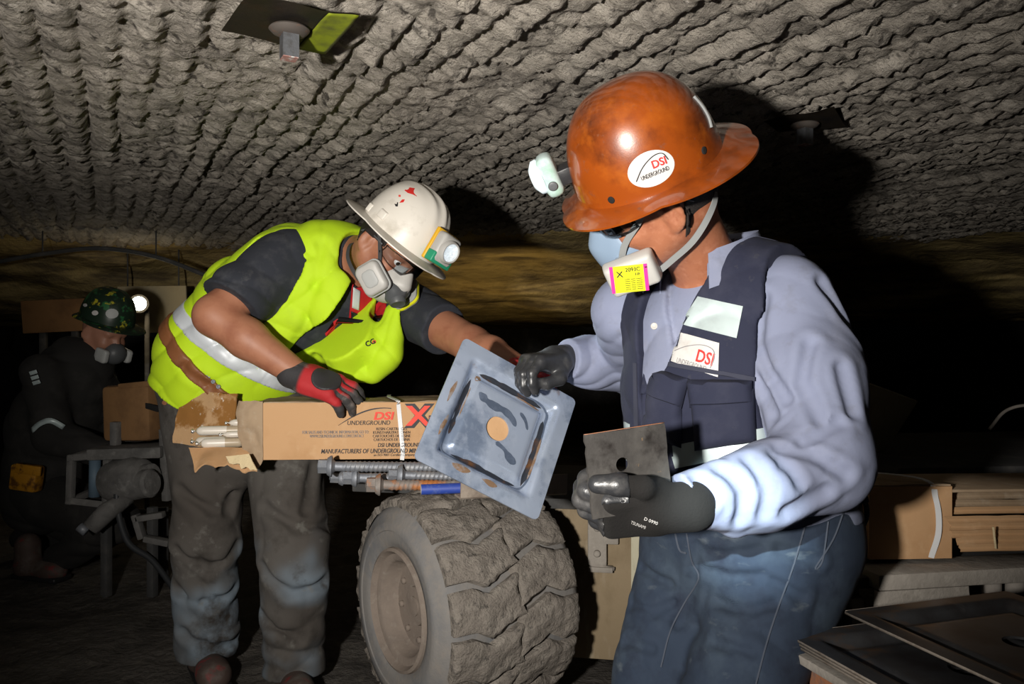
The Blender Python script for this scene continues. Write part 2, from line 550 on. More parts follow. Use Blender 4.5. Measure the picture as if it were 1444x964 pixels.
M['shirt'] = mat('blue_grey_shirt', (0.215, 0.24, 0.345), 0.85, layers=[((0.27, 0.29, 0.39), 6, 0.48, 0.7), ((0.18, 0.195, 0.26), 25, 0.55, 0.75), ((0.27, 0.235, 0.21), 5, 0.66, 0.8)], bumps=[(60, 0.12, 0.004)], weave=(380, 0.10, 0.0008), sheen=0.0)
M['vestA'] = mat('navy_canvas', (0.017, 0.020, 0.043), 0.88, layers=[((0.030, 0.033, 0.058), 14, 0.48, 0.72), ((0.055, 0.055, 0.065), 40, 0.64, 0.82)], bumps=[(50, 0.15, 0.004)], weave=(420, 0.2, 0.001), sheen=0.0)
M['navy_seam'] = mat('navy_piping', (0.035, 0.038, 0.06), 0.9)
M['reflect'] = mat('reflective_tape', (0.46, 0.545, 0.55), 0.4, layers=[((0.36, 0.42, 0.43), 14, 0.48, 0.7)], metal=0.15, spec=0.7)
M['tape_edge'] = mat('white_stitch', (0.8, 0.8, 0.78), 0.8)
M['jeans'] = mat('denim', (0.024, 0.038, 0.066), 0.85, layers=[((0.055, 0.080, 0.112), 6, 0.48, 0.74), ((0.014, 0.021, 0.040), 18, 0.5, 0.75), ((0.12, 0.145, 0.165), 13, 0.60, 0.80, (1, 1, 2.2)), ((0.20, 0.165, 0.13), 9, 0.68, 0.8)], bumps=[(500, 0.35, 0.001, (1, 1, 0.4)), (40, 0.2, 0.004)], weave=(520, 0.4, 0.001))
M['denim_seam'] = mat('denim_seam', (0.055, 0.066, 0.09), 0.9)
M['lime'] = mat('lime_mesh', (0.50, 0.74, 0.012), 0.75, layers=[((0.42, 0.62, 0.02), 8, 0.5, 0.75)], bumps=[(45, 0.15, 0.004)], weave=(450, 0.15, 0.001))
M['silver'] = mat('silver_tape', (0.62, 0.66, 0.70), 0.45, layers=[((0.50, 0.52, 0.55), 12, 0.5, 0.7)], metal=0.1)
M['tee'] = mat('dark_navy_cotton', (0.022, 0.025, 0.034), 0.9, layers=[((0.16, 0.155, 0.15), 5, 0.60, 0.76), ((0.05, 0.052, 0.06), 20, 0.5, 0.75)], bumps=[(60, 0.15, 0.004)], weave=(500, 0.15, 0.001))
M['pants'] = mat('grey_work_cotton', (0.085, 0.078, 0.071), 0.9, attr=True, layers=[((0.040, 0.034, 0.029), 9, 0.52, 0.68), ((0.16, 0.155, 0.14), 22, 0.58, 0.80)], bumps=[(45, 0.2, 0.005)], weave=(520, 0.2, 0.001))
M['harness_red'] = mat('red_webbing', (0.48, 0.012, 0.018), 0.7)
M['leather'] = mat('brown_leather', (0.22, 0.085, 0.032), 0.5, layers=[((0.13, 0.05, 0.02), 20, 0.5, 0.75)], bumps=[(90, 0.2, 0.002)])
M['chrome'] = mat('bright_metal', (0.75, 0.75, 0.74), 0.25, metal=1.0)
M['silicone'] = mat('blue_silicone', (0.20, 0.27, 0.365), 0.42, spec=0.4)
M['cart'] = mat('pale_grey_plastic', (0.46, 0.45, 0.425), 0.45, layers=[((0.36, 0.35, 0.33), 14, 0.52, 0.75)])
M['mask_grey'] = mat('grey_rubber', (0.40, 0.41, 0.40), 0.5)
M['valve'] = mat('dark_grey_plastic', (0.085, 0.09, 0.095), 0.45, bumps=[(80, 0.1, 0.001)])
M['strap'] = mat('grey_elastic', (0.24, 0.25, 0.25), 0.8)
M['strap_dark'] = mat('dark_elastic', (0.05, 0.05, 0.052), 0.8)
M['glove_knit'] = mat('black_knit', (0.009, 0.008, 0.0075), 0.9, bumps=[(300, 0.6, 0.002)], weave=(600, 0.5, 0.001))
M['glove_dip'] = mat('nitrile_dip', (0.028, 0.029, 0.032), 0.36, layers=[((0.085, 0.082, 0.08), 22, 0.50, 0.72)], bumps=[(35, 0.35, 0.004), (120, 0.2, 0.002)], spec=0.6)
M['glove_red'] = mat('red_black_glove', (0.4, 0.02, 0.02), 0.75, attr=True, layers=[((0.20, 0.17, 0.155), 22, 0.56, 0.74)], bumps=[(160, 0.35, 0.002)])
M['rubber_pad'] = mat('knuckle_rubber', (0.035, 0.034, 0.036), 0.45)
M['card'] = mat('kraft_cardboard', (0.52, 0.315, 0.165), 0.88, layers=[((0.44, 0.25, 0.12), 6, 0.46, 0.7), ((0.58, 0.38, 0.22), 18, 0.55, 0.78), ((0.38, 0.20, 0.07), 4.5, 0.66, 0.8)], bumps=[(30, 0.15, 0.004), (220, 0.15, 0.001)], spec=0.2)
M['card_dull'] = mat('dusty_cardboard', (0.36, 0.265, 0.175), 0.92, layers=[((0.27, 0.19, 0.12), 9, 0.46, 0.7), ((0.42, 0.34, 0.25), 25, 0.55, 0.75)], bumps=[(40, 0.3, 0.005)], spec=0.15)
M['card_in'] = mat('oily_cardboard', (0.46, 0.285, 0.145), 0.8, layers=[((0.26, 0.115, 0.025), 7, 0.50, 0.56), ((0.62, 0.54, 0.45), 55, 0.62, 0.68), ((0.16, 0.12, 0.08), 45, 0.66, 0.72)], bumps=[(60, 0.3, 0.003)])
M['card_edge'] = mat('torn_cardboard_edge', (0.62, 0.50, 0.30), 0.95, bumps=[(120, 0.8, 0.004)])
M['strap_white'] = mat('white_plastic_strap', (0.78, 0.79, 0.80), 0.4)
M['resin'] = mat('resin_film_white', (0.62, 0.57, 0.50), 0.35)
M['resin_dark'] = mat('resin_film_tan', (0.42, 0.34, 0.24), 0.35, layers=[((0.34, 0.30, 0.22), 20, 0.5, 0.7)])
M['clip'] = mat('metal_clip', (0.75, 0.74, 0.72), 0.3, metal=0.9, bumps=[(200, 0.8, 0.003)])
M['bolt'] = mat('dusty_steel', (0.22, 0.235, 0.265), 0.55, metal=0.45, layers=[((0.33, 0.33, 0.33), 30, 0.48, 0.7), ((0.12, 0.12, 0.13), 14, 0.55, 0.75)], bumps=[(120, 0.4, 0.002)])
M['bolt_rust'] = mat('rusty_steel', (0.24, 0.21, 0.19), 0.7, metal=0.3, layers=[((0.45, 0.17, 0.05), 16, 0.48, 0.62), ((0.33, 0.31, 0.29), 30, 0.55, 0.7)], bumps=[(120, 0.4, 0.002)])
M['blue_pipe'] = mat('blue_plastic_tube', (0.025, 0.06, 0.33), 0.55, layers=[((0.10, 0.14, 0.34), 40, 0.55, 0.75)])
M['tube_in'] = mat('tube_inner', (0.45, 0.42, 0.35), 0.7)
M['angle'] = mat('painted_angle_iron', (0.34, 0.285, 0.235), 0.6, metal=0.15, layers=[((0.58, 0.54, 0.47), 26, 0.60, 0.66), ((0.20, 0.16, 0.13), 14, 0.52, 0.7)], bumps=[(90, 0.3, 0.002)])
M['pan'] = mat('blued_sheet_steel', (0.42, 0.49, 0.62), 0.30, metal=0.5, layers=[((0.20, 0.255, 0.36), 9, 0.48, 0.62, (1, 1, 1)), ((0.50, 0.57, 0.69), 22, 0.54, 0.76, (1, 1, 0.4)), ((0.20, 0.105, 0.05), 10, 0.64, 0.74)], rough_var=(14, 0.22, 0.45), bumps=[(30, 0.05, 0.002)])
M['pan_dark'] = mat('oily_scale', (0.035, 0.040, 0.052), 0.35, metal=0.4, layers=[((0.16, 0.075, 0.03), 18, 0.55, 0.7)])
M['pan_blue'] = mat('slate_blue_scale', (0.10, 0.13, 0.19), 0.4, metal=0.4, layers=[((0.16, 0.20, 0.28), 40, 0.45, 0.65)])
M['pan_rust'] = mat('rust_bloom', (0.20, 0.125, 0.075), 0.6, metal=0.2, layers=[((0.26, 0.24, 0.24), 45, 0.48, 0.6), ((0.36, 0.17, 0.07), 30, 0.56, 0.68)])
M['plate'] = mat('mill_scale_steel', (0.075, 0.070, 0.066), 0.5, metal=0.4, layers=[((0.125, 0.117, 0.108), 16, 0.46, 0.68), ((0.030, 0.026, 0.024), 22, 0.56, 0.70), ((0.28, 0.19, 0.11), 60, 0.67, 0.73)], bumps=[(45, 0.3, 0.003)])
M['rust_edge'] = mat('rust_edge', (0.36, 0.15, 0.075), 0.8, layers=[((0.18, 0.13, 0.11), 50, 0.45, 0.7)], bumps=[(150, 0.5, 0.002)])
M['roofplate'] = mat('roof_plate_steel', (0.060, 0.048, 0.036), 0.5, metal=0.35, layers=[((0.10, 0.055, 0.03), 14, 0.5, 0.7), ((0.035, 0.033, 0.032), 10, 0.5, 0.7)], bumps=[(60, 0.35, 0.003)])
M['roof_head'] = mat('dull_bolt_head', (0.12, 0.125, 0.135), 0.5, metal=0.5, layers=[((0.06, 0.055, 0.05), 30, 0.5, 0.7)], bumps=[(150, 0.4, 0.002)])
M['lime_paint'] = mat('lime_spray_paint', (0.20, 0.24, 0.012), 0.5, layers=[((0.09, 0.10, 0.02), 22, 0.45, 0.7)])
M['stack_pan'] = mat('oily_black_steel', (0.075, 0.076, 0.080), 0.38, metal=0.45, layers=[((0.045, 0.04, 0.04), 9, 0.45, 0.65), ((0.20, 0.095, 0.025), 7, 0.58, 0.74), ((0.17, 0.165, 0.165), 12, 0.60, 0.8)], bumps=[(35, 0.15, 0.002)])
M['stack_edge'] = mat('sheared_edge', (0.36, 0.31, 0.26), 0.7, metal=0.2, layers=[((0.24, 0.19, 0.15), 40, 0.5, 0.7)], bumps=[(120, 0.5, 0.002)])
M['tread'] = mat('dusty_tread_rubber', (0.215, 0.19, 0.165), 0.95, layers=[((0.30, 0.27, 0.235), 18, 0.45, 0.7), ((0.085, 0.074, 0.066), 11, 0.60, 0.70), ((0.11, 0.10, 0.09), 60, 0.58, 0.70)], bumps=[(50, 1.0, 0.010), (160, 0.8, 0.004)], spec=0.15)
M['sidewall'] = mat('dusty_sidewall', (0.205, 0.195, 0.185), 0.9, layers=[((0.15, 0.155, 0.165), 8, 0.48, 0.7), ((0.24, 0.215, 0.19), 25, 0.5, 0.75)], bumps=[(70, 0.4, 0.004)], spec=0.2)
M['rim'] = mat('dusty_rim', (0.225, 0.185, 0.155), 0.9, layers=[((0.175, 0.145, 0.125), 12, 0.45, 0.7), ((0.27, 0.235, 0.20), 40, 0.55, 0.75)], bumps=[(80, 0.4, 0.003)], spec=0.2)
M['panel'] = mat('dirty_ochre_panel', (0.27, 0.205, 0.125), 0.75, layers=[((0.16, 0.115, 0.06), 5, 0.46, 0.66, (1, 1, 0.5)), ((0.38, 0.32, 0.24), 8, 0.55, 0.75, (1.5, 1.5, 0.5)), ((0.40, 0.37, 0.25), 3.5, 0.64, 0.72, (3, 3, 0.35))], bumps=[(40, 0.3, 0.004)])
M['panel_pale'] = mat('pale_scraped_paint', (0.50, 0.47, 0.35), 0.8, layers=[((0.34, 0.29, 0.19), 12, 0.45, 0.65, (2, 2, 0.5))])
M['frame'] = mat('dusty_frame_steel', (0.33, 0.30, 0.265), 0.9, layers=[((0.25, 0.225, 0.195), 10, 0.45, 0.7), ((0.40, 0.365, 0.32), 35, 0.55, 0.75)], bumps=[(45, 0.5, 0.005), (150, 0.4, 0.002)], spec=0.2)
M['greenmach'] = mat('grey_green_casting', (0.10, 0.115, 0.095), 0.85, layers=[((0.16, 0.155, 0.125), 12, 0.48, 0.7)], bumps=[(40, 0.4, 0.004)])
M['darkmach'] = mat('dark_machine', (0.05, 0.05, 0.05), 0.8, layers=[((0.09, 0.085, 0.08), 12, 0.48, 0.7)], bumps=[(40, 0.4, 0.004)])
M['greymach'] = mat('grey_machine', (0.13, 0.125, 0.12), 0.85, layers=[((0.07, 0.068, 0.065), 9, 0.45, 0.7), ((0.19, 0.185, 0.175), 25, 0.55, 0.75)], bumps=[(40, 0.5, 0.005)])
M['ochre_sheet'] = mat('ochre_sheet', (0.22, 0.115, 0.045), 0.8, layers=[((0.12, 0.06, 0.025), 6, 0.45, 0.7)], bumps=[(30, 0.3, 0.005)])
M['pale_board'] = mat('pale_board', (0.36, 0.31, 0.20), 0.85, layers=[((0.25, 0.20, 0.12), 5, 0.45, 0.7)])
M['lamp_glow'] = mat('lamp_glow', (1, 1, 1), 0.3, emit=((0.9, 1.0, 0.9), 14))
M['lamp_on'] = mat('lamp_reflector_on', (0.9, 0.95, 1.0), 0.1, metal=0.6, emit=((0.85, 0.95, 1.0), 0.35), bumps=[(140, 1.0, 0.01)])
M['lampA'] = mat('pale_translucent_plastic', (0.44, 0.55, 0.54), 0.25, layers=[((0.28, 0.44, 0.36), 18, 0.5, 0.65)], spec=0.6)
M['lampA_lens'] = mat('frosted_lens', (0.80, 0.90, 0.95), 0.15, emit=((0.75, 0.92, 1.0), 0.25))
M['lamp_green'] = mat('green_plastic', (0.025, 0.30, 0.16), 0.4)
M['lamp_yellow'] = mat('yellow_plastic', (0.75, 0.42, 0.02), 0.4)
M['dark_cloth'] = mat('black_coverall', (0.016, 0.015, 0.014), 0.9, layers=[((0.035, 0.032, 0.03), 9, 0.5, 0.75)])
M['camo'] = mat('green_decal_shell', (0.015, 0.03, 0.018), 0.35, layers=[((0.03, 0.14, 0.05), 22, 0.54, 0.60), ((0.45, 0.40, 0.03), 26, 0.60, 0.65)])
M['pouch'] = mat('amber_pouch', (0.42, 0.19, 0.012), 0.5, layers=[((0.12, 0.05, 0.01), 25, 0.5, 0.62)])
M['boot'] = mat('brown_boot', (0.075, 0.05, 0.042), 0.7, layers=[((0.18, 0.025, 0.025), 22, 0.58, 0.68), ((0.14, 0.125, 0.11), 14, 0.5, 0.75)])
M['hose'] = mat('dusty_hose', (0.30, 0.27, 0.24), 0.85, layers=[((0.22, 0.195, 0.17), 30, 0.45, 0.7)])
M['black_hose'] = mat('black_cord', (0.03, 0.032, 0.035), 0.5)
M['water_blue'] = mat('blue_hose', (0.10, 0.15, 0.20), 0.6)

def glass_mat(name, col, a):
    m = bpy.data.materials.new(name); m.use_nodes = True
    nt = m.node_tree; N = nt.nodes
    N.remove(N['Principled BSDF'])
    t = N.new('ShaderNodeBsdfTransparent'); t.inputs[0].default_value = (*col, 1)
    g = N.new('ShaderNodeBsdfGlossy'); g.inputs['Roughness'].default_value = 0.03
    lw = N.new('ShaderNodeFresnel'); lw.inputs[0].default_value = 1.5
    mx = N.new('ShaderNodeMixShader')
    nt.links.new(lw.outputs[0], mx.inputs[0]); nt.links.new(t.outputs[0], mx.inputs[1]); nt.links.new(g.outputs[0], mx.inputs[2])
    nt.links.new(mx.outputs[0], N['Material Output'].inputs[0])
    return m
M['glass'] = glass_mat('clear_polycarbonate', (0.90, 0.93, 0.95), 0.1)
# ------------------------------------------------------------------ the setting
TA = A(-0.454, 0.891); TC = A(0.891, 0.454)          # along / across the cutter grooves
ROOF = 1.62
def facets(x, y, cx, cy, seed):
    """flat broken facets: nearest random seed decides height and tilt"""
    X = x / cx; Y = y / cy
    ix = np.floor(X).astype(np.int64); iy = np.floor(Y).astype(np.int64)
    best = np.full(X.shape, 1e9); val = np.zeros(X.shape)
    rs = np.random.RandomState(seed).rand(64, 64, 5)
    for dx in (-1, 0, 1):
        for dy in (-1, 0, 1):
            a = (ix + dx) & 63; b = (iy + dy) & 63
            r = rs[a, b]
            ox = X - (ix + dx + r[..., 0]); oy = Y - (iy + dy + r[..., 1])
            d2 = ox * ox + oy * oy
            m = d2 < best
            best = np.where(m, d2, best)
            val = np.where(m, (r[..., 2] - 0.5) * 1.3 + (r[..., 3] - 0.75) * 1.6 * ox + (r[..., 4] - 0.5) * 1.4 * oy, val)
    return val
def roof_drop(u, v):
    """how far the cut roof hangs below its mean, metres"""
    P = np.stack([u, v, 0 * u], -1)
    Q = np.stack([u, v * 0.45, 0 * u], -1)
    warp = 0.55 * noise(Q, 1.2) + 0.20 * noise(Q, 4.5, 3.3) + 0.07 * noise(P, 12, 9) + 0.05 * noise(P, 34, 2)
    ph = u / 0.074 + warp
    s = ph - np.floor(ph)
    k = np.floor(ph)
    ridge = np.where(s < 0.72, np.sin(s / 0.72 * math.pi / 2) ** 0.9, 1 - ((s - 0.72) / 0.28) ** 1.2)
    amp = 0.0115 + 0.011 * noise(np.stack([k * 3.7, v * 1.6, 0 * u], -1), 1.0)
    # narrow dark crevices running along the foot of some ribs
    cre = np.clip(noise(np.stack([k * 5.1, v * 3.1, 0 * u + 4], -1), 1.0) * 2.2, 0, 1)
    ridge = ridge - 0.8 * cre * np.exp(-((s - 0.02) / 0.06) ** 2) - 0.8 * cre * np.exp(-((s - 1.0) / 0.05) ** 2)
    # slaty fracture facets, swept across the ribs
    d = amp * ridge + 0.022 * noise(P, 1.1, 21) + 0.0075 * fbm(P, 26, 4, 5)
    d = d + 0.0062 * facets(u + 0.55 * v + 0.012 * noise(P, 20, 3), v - 0.25 * u, 0.052, 0.030, 3) * (0.5 + 0.7 * ridge)
    d = d + 0.0032 * facets(u + 0.8 * v + 0.006 * noise(P, 40, 8), v - 0.1 * u, 0.024, 0.013, 7)
    return d
def build_roof():
    us = np.concatenate([np.arange(-3.2, -0.9, 0.03), np.arange(-0.9, 2.7, 0.0072), np.arange(2.7, 4.5, 0.013), np.arange(4.5, 8.5, 0.04)])
    vs = np.concatenate([np.arange(-3.2, 0.1, 0.05), np.arange(0.1, 3.2, 0.0115), np.arange(3.2, 5.5, 0.022), np.arange(5.5, 11.0, 0.08)])
    U, Vv = np.meshgrid(us, vs, indexing='ij')
    D = roof_drop(U.ravel(), Vv.ravel()).reshape(U.shape)
    XY = U[..., None] * TC + Vv[..., None] * TA
    Pn = np.concatenate([XY, (ROOF - D)[..., None]], -1)
    # lean the rib faces a little so that they overhang
    nu, nv = U.shape
    idx = np.arange(nu * nv).reshape(nu, nv)
    F = np.stack([idx[:-1, :-1], idx[:-1, 1:], idx[1:, 1:], idx[1:, :-1]], -1).reshape(-1, 4)
    cx = Pn.reshape(-1, 3)
    fc = cx[F].mean(1)
    keep = (fc[:, 1] > -1.2) & (fc[:, 1] < 8.0) & (fc[:, 0] > -6.5) & (fc[:, 0] < 6.8)
    F = F[keep]
    used = np.unique(F); re = np.full(len(cx), -1); re[used] = np.arange(len(used))
    return cx[used], re[F]
struct('ceiling', build_roof(), M['roof'], smooth=True)

def wavy(nx, ny, fn):
    G = np.array([[fn(i / (nx - 1), j / (ny - 1)) for j in range(ny)] for i in range(nx)])
    idx = np.arange(nx * ny).reshape(nx, ny)
    F = np.stack([idx[:-1, :-1], idx[1:, :-1], idx[1:, 1:], idx[:-1, 1:]], -1).reshape(-1, 4)
    return G.reshape(-1, 3), F
def brow_surface():
    prof = np.array([(4.3, 1.66), (4.7, 1.585), (5.05, 1.545), (5.35, 1.47), (5.5, 1.40), (5.62, 1.33), (5.8, 1.27), (6.3, 1.22), (7.2, 1.2), (10.5, 1.2)])
    ts = np.linspace(0, 1, len(prof))
    nx, ny = 200, 70
    x = np.linspace(-7.5, 7.5, nx); t = np.linspace(0, 1, ny) ** 1.0 * 0.98
    X, Tt = np.meshgrid(x, t, indexing='ij')
    Y = np.interp(Tt, ts, prof[:, 0]); Z = np.interp(Tt, ts, prof[:, 1])
    P = np.stack([X, Y, Z * 3], -1)
    n = fbm(P.reshape(-1, 3), 1.1, 4).reshape(X.shape)
    Y = Y + 0.30 * n + 0.12 * X * 0
    Z = Z + 0.035 * fbm(P.reshape(-1, 3), 2.4, 3, 9).reshape(X.shape) + 0.05 * noise(P.reshape(-1, 3) * A(0.6, 0, 0), 1.0, 4).reshape(X.shape)
    idx = np.arange(nx * ny).reshape(nx, ny)
    F = np.stack([idx[:-1, :-1], idx[:-1, 1:], idx[1:, 1:], idx[1:, :-1]], -1).reshape(-1, 4)
    return np.stack([X, Y, Z], -1).reshape(-1, 3), F
struct('ceiling_brow', brow_surface(), M['brow'])
def floor_surface():
    nx, ny = 300, 260
    x = np.linspace(-6, 6, nx); y = np.linspace(-1.2, 10.5, ny)
    X, Y = np.meshgrid(x, y, indexing='ij')
    P = np.stack([X, Y, 0 * X], -1).reshape(-1, 3)
    Z = 0.018 * fbm(P, 2.2, 4) - 0.012 + 0.006 * fbm(P, 14, 2, 3)
    V = P.copy(); V[:, 2] = Z
    idx = np.arange(nx * ny).reshape(nx, ny)
    F = np.stack([idx[:-1, :-1], idx[1:, :-1], idx[1:, 1:], idx[:-1, 1:]], -1).reshape(-1, 4)
    return V, F
struct('floor', floor_surface(), M['floor'])
def rib(p0, p1, off):
    p0 = A(*p0); p1 = A(*p1); d = p1 - p0; n = nrm(A(-d[1], d[0], 0))
    nx, ny = 140, 34
    s = np.linspace(0, 1, nx); z = np.linspace(-0.1, 1.72, ny)
    S, Z = np.meshgrid(s, z, indexing='ij')
    P = p0 + S[..., None] * d; P[..., 2] = Z
    P = P + n * (0.16 * fbm(P.reshape(-1, 3), 1.7, 4, off).reshape(S.shape))[..., None]
    idx = np.arange(nx * ny).reshape(nx, ny)
    F = np.stack([idx[:-1, :-1], idx[1:, :-1], idx[1:, 1:], idx[:-1, 1:]], -1).reshape(-1, 4)
    return P.reshape(-1, 3), F
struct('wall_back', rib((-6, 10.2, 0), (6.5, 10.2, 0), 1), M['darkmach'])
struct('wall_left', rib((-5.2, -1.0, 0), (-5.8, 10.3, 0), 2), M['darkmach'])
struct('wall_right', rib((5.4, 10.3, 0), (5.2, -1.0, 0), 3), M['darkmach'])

def roof_at(x, y):
    u = A(x * TC[0] + y * TC[1]); v = A(x * TA[0] + y * TA[1])
    return ROOF - float(roof_drop(u, v)[0])

# roof bolt with its bearing plate
def roof_bolt(px, py, ang, half, label, paint=True):
    z = ROOF - 0.032
    d = (z - CAMZ) * FPX / (482 - py)
    c = W(px, py, d); c[2] = z
    r = empty('roof_bolt', (c[0], c[1], z - 0.09), label, 'roof bolt')
    Mf = rotz(ang)
    def warp(V):
        V = V.copy(); q = (V - c) @ Mf.T
        V[:, 2] += -0.004 * np.sin(q[:, 0] / half * 2.0) * (q[:, 1] / half) - 0.010 * np.clip(-q[:, 1] / half - 0.6, 0, 1) * np.sin(q[:, 0] * 45)
        return V
    bm = bmesh.new(); bmesh.ops.create_grid(bm, x_segments=28, y_segments=28, size=half)
    bm.verts.index_update()
    V, F = bm_out(bm)
    G = V.reshape(29, 29, 3) if len(V) == 841 else None
    V = xf(V, c, Mf); V = warp(V)
    n = len(V)
    bm = bmesh.new()
    vs = [bm.verts.new(v) for v in V]
    for f in F: bm.faces.new([vs[i] for i in f])
    ge = bmesh.ops.solidify(bm, geom=bm.faces[:], thickness=0.007)
    bmesh.ops.recalc_face_normals(bm, faces=bm.faces[:])
    bm.verts.index_update()
    pl = mk('bearing_plate', bm_out(bm), M['roofplate'], r, sharp=40)
    if paint:
        G = np.array([[xf([(half * (0.42 + 0.56 * s), half * (-0.97 + 1.9 * t), -0.001)], c, Mf)[0] for t in np.linspace(0, 1, 14)] for s in np.linspace(0, 1, 8)])
        sh = G.shape
        Gv = warp(G.reshape(-1, 3)); Gv[:, 2] -= 0.0006
        mk('paint_patch', sheet(Gv.reshape(sh), 0.0006, (0, 0, -1)), M['lime_paint'], pl, label='lime green sprayed paint patch')
    b = c + A(0, 0, -0.004)
    dn = np.array([[1, 0, 0], [0, -1, 0], [0, 0, -1.0]])
    mk('flange_washer', lathe([(0.012, 0), (0.034, 0.001), (0.036, 0.004), (0.030, 0.010), (0.021, 0.014), (0.012, 0.014)], 32, b, dn @ I3), M['roof_washer'], r, sharp=35)
    hd = rotz(0.5)
    hexp = [(0.020 * math.cos(k * math.pi / 2 + 0.78), 0.020 * math.sin(k * math.pi / 2 + 0.78)) for k in range(4)]
    Vh, Fh = prism(hexp, 0.0, 0.043, b + A(0, 0, -0.012), np.array([hd[0], -hd[1], -hd[2]]))
    mk('bolt_head', (Vh, Fh), M['roof_head'], r, smooth=False)
    mk('bolt_head_face', box(b + A(0, 0, -0.0555), (0.0135, 0.0135, 0.0008), hd), M['paint_pink'] if 'paint_pink' in M else M['bolt_rust'], r, smooth=False)
    return r
M['roof_washer'] = mat('dull_washer', (0.10, 0.085, 0.075), 0.6, metal=0.3, layers=[((0.20, 0.10, 0.06), 30, 0.55, 0.7)])
M['paint_pink'] = mat('worn_pink_mark', (0.30, 0.15, 0.13), 0.7, layers=[((0.5, 0.48, 0.46), 90, 0.48, 0.6)])
roof_bolt(408, 36, 0.545, 0.098, 'square dark steel roof plate with a lime sprayed edge and a square bolt head')
roof_bolt(1135, 172, -0.55, 0.085, 'dark roof bolt plate in the shadow behind the orange helmet', paint=False)
# ------------------------------------------------------------------ vehicle
AXL = nrm(A(-math.cos(0.60), -math.sin(0.60), 0))       # outward axle direction
LNG = A(-AXL[1], AXL[0], 0)                              # along the vehicle
UPZ = A(0, 0, 1.0)
veh = empty('utility_vehicle', (0.35, 1.9, 0.0), 'dusty mine utility vehicle with chunky tyre and flat load deck', 'vehicle')
WC = W(562, 846, 2.10)                                   # centre of the outer wheel face
WC[2] = 0.315
R0 = 0.300; TW = 0.40
WM = np.array([LNG, UPZ, np.cross(LNG, UPZ)])
if WM[2] @ AXL < 0: WM = np.array([-LNG, UPZ, -np.cross(LNG, UPZ)])
# profile: z along the outward axle, 0 = outer face
carc = [(0.150, -0.02), (0.165, 0.004), (0.185, 0.010), (0.205, 0.0115), (0.207, 0.0145), (0.225, 0.0145), (0.228, 0.011), (0.250, 0.004), (0.268, -0.012), (0.274, -0.03),
        (0.276, -0.10), (0.277, -0.20), (0.276, -0.30), (0.274, -0.37), (0.265, -0.392), (0.24, -0.402), (0.16, -0.40)]
tyre = mk('tyre', lathe(carc, 96, WC, WM, capped=False), M['sidewall'], veh, sharp=50, label='dust-caked chunky lug tyre')
NL = 15
def lug(side):
    """one tread block; a across 0 (shoulder) .. 1 (past the middle), b around the tyre"""
    pitch = 2 * math.pi / NL
    na, nb = 23, 15
    def edge(a):                        # zigzag offset (fraction of pitch) of the block's flanks
        return np.interp(a, [0, 0.28, 0.50, 0.66, 1.0], [0.02, 0.03, -0.15, -0.02, 0.22])
    top = []; bot = []
    for i in range(na):
        a = i / (na - 1)
        for j in range(nb):
            b = j / (nb - 1)
            gap = 0.075
            th = (edge(a) + gap + (1 - 2 * gap) * b) * pitch
            aa = a * (1.0 - 0.07 * math.sin(b * 3.1)) if a > 0.8 else a
            z = -0.006 - aa * (TW * 0.5 - 0.004) * 1.02
            r = R0 - 0.010 * max(0, 0.25 - a) ** 1.2 * 6
            th2 = th if side > 0 else th + pitch * 0.5
            if side < 0: z = -(TW - 0.012) - z; th2 = -th2
            p = A(r * math.cos(th2), r * math.sin(th2), z)
            e = min(i, na - 1 - i, j, nb - 1 - j)
            nz = 0.0060 * float(fbm((p * 1.0)[None], 34, 4, 5)[0])
            rr = r + nz - (0.006 if e == 0 else 0.0)
            top.append((rr * math.cos(th2), rr * math.sin(th2), z + (0.005 * float(noise(p[None], 70)[0]) if e <= 1 else 0)))
            bot.append((0.266 * math.cos(th2), 0.266 * math.sin(th2), z))
    n = na * nb
    F = []
    for i in range(na - 1):
        for j in range(nb - 1):
            q = [i * nb + j, i * nb + j + 1, (i + 1) * nb + j + 1, (i + 1) * nb + j]
            F.append(q)
    rim = [(i, 0) for i in range(na)] + [(na - 1, j) for j in range(1, nb)] + [(i, nb - 1) for i in range(na - 2, -1, -1)] + [(0, j) for j in range(nb - 2, 0, -1)]
    rim = [i * nb + j for i, j in rim]
    for k in range(len(rim)):
        a = rim[k]; b = rim[(k + 1) % len(rim)]
        F.append([b, a, a + n, b + n])
    bm = bmesh.new()
    vs = [bm.verts.new(v) for v in top + bot]
    for f in F: bm.faces.new([vs[i] for i in f])
    bmesh.ops.recalc_face_normals(bm, faces=bm.faces[:])
    bm.verts.index_update()
    return bm_out(bm)
for side in (1, -1):
    V, F = lug(side)
    me = raw_mesh('tread_block', V, F, M['tread'])
    auto_smooth(me, 50)
    for k in range(NL):
        o = bpy.data.objects.new('tread_block', me)
        COL.objects.link(o)
        o.parent = tyre
        ca, sa = math.cos(2 * math.pi * k / NL), math.sin(2 * math.pi * k / NL)
        Rk = np.array([[ca, -sa, 0], [sa, ca, 0], [0, 0, 1]])
        T = np.eye(4); T[:3, :3] = WM.T @ Rk; T[:3, 3] = WC - ORG[tyre.name]
        o.matrix_local = Matrix(T.tolist())
rimo = mk('wheel_rim', lathe([(0.170, -0.10), (0.166, -0.02), (0.160, 0.008), (0.152, 0.012), (0.147, 0.004), (0.143, -0.004), (0.128, -0.006), (0.122, -0.012), (0.118, -0.045), (0.112, -0.055), (0.07, -0.056), (0.052, -0.056), (0.050, -0.047), (0.020, -0.046), (0.0005, -0.046)], 64, WC, WM, capped=False), M['rim'], veh, sharp=40)
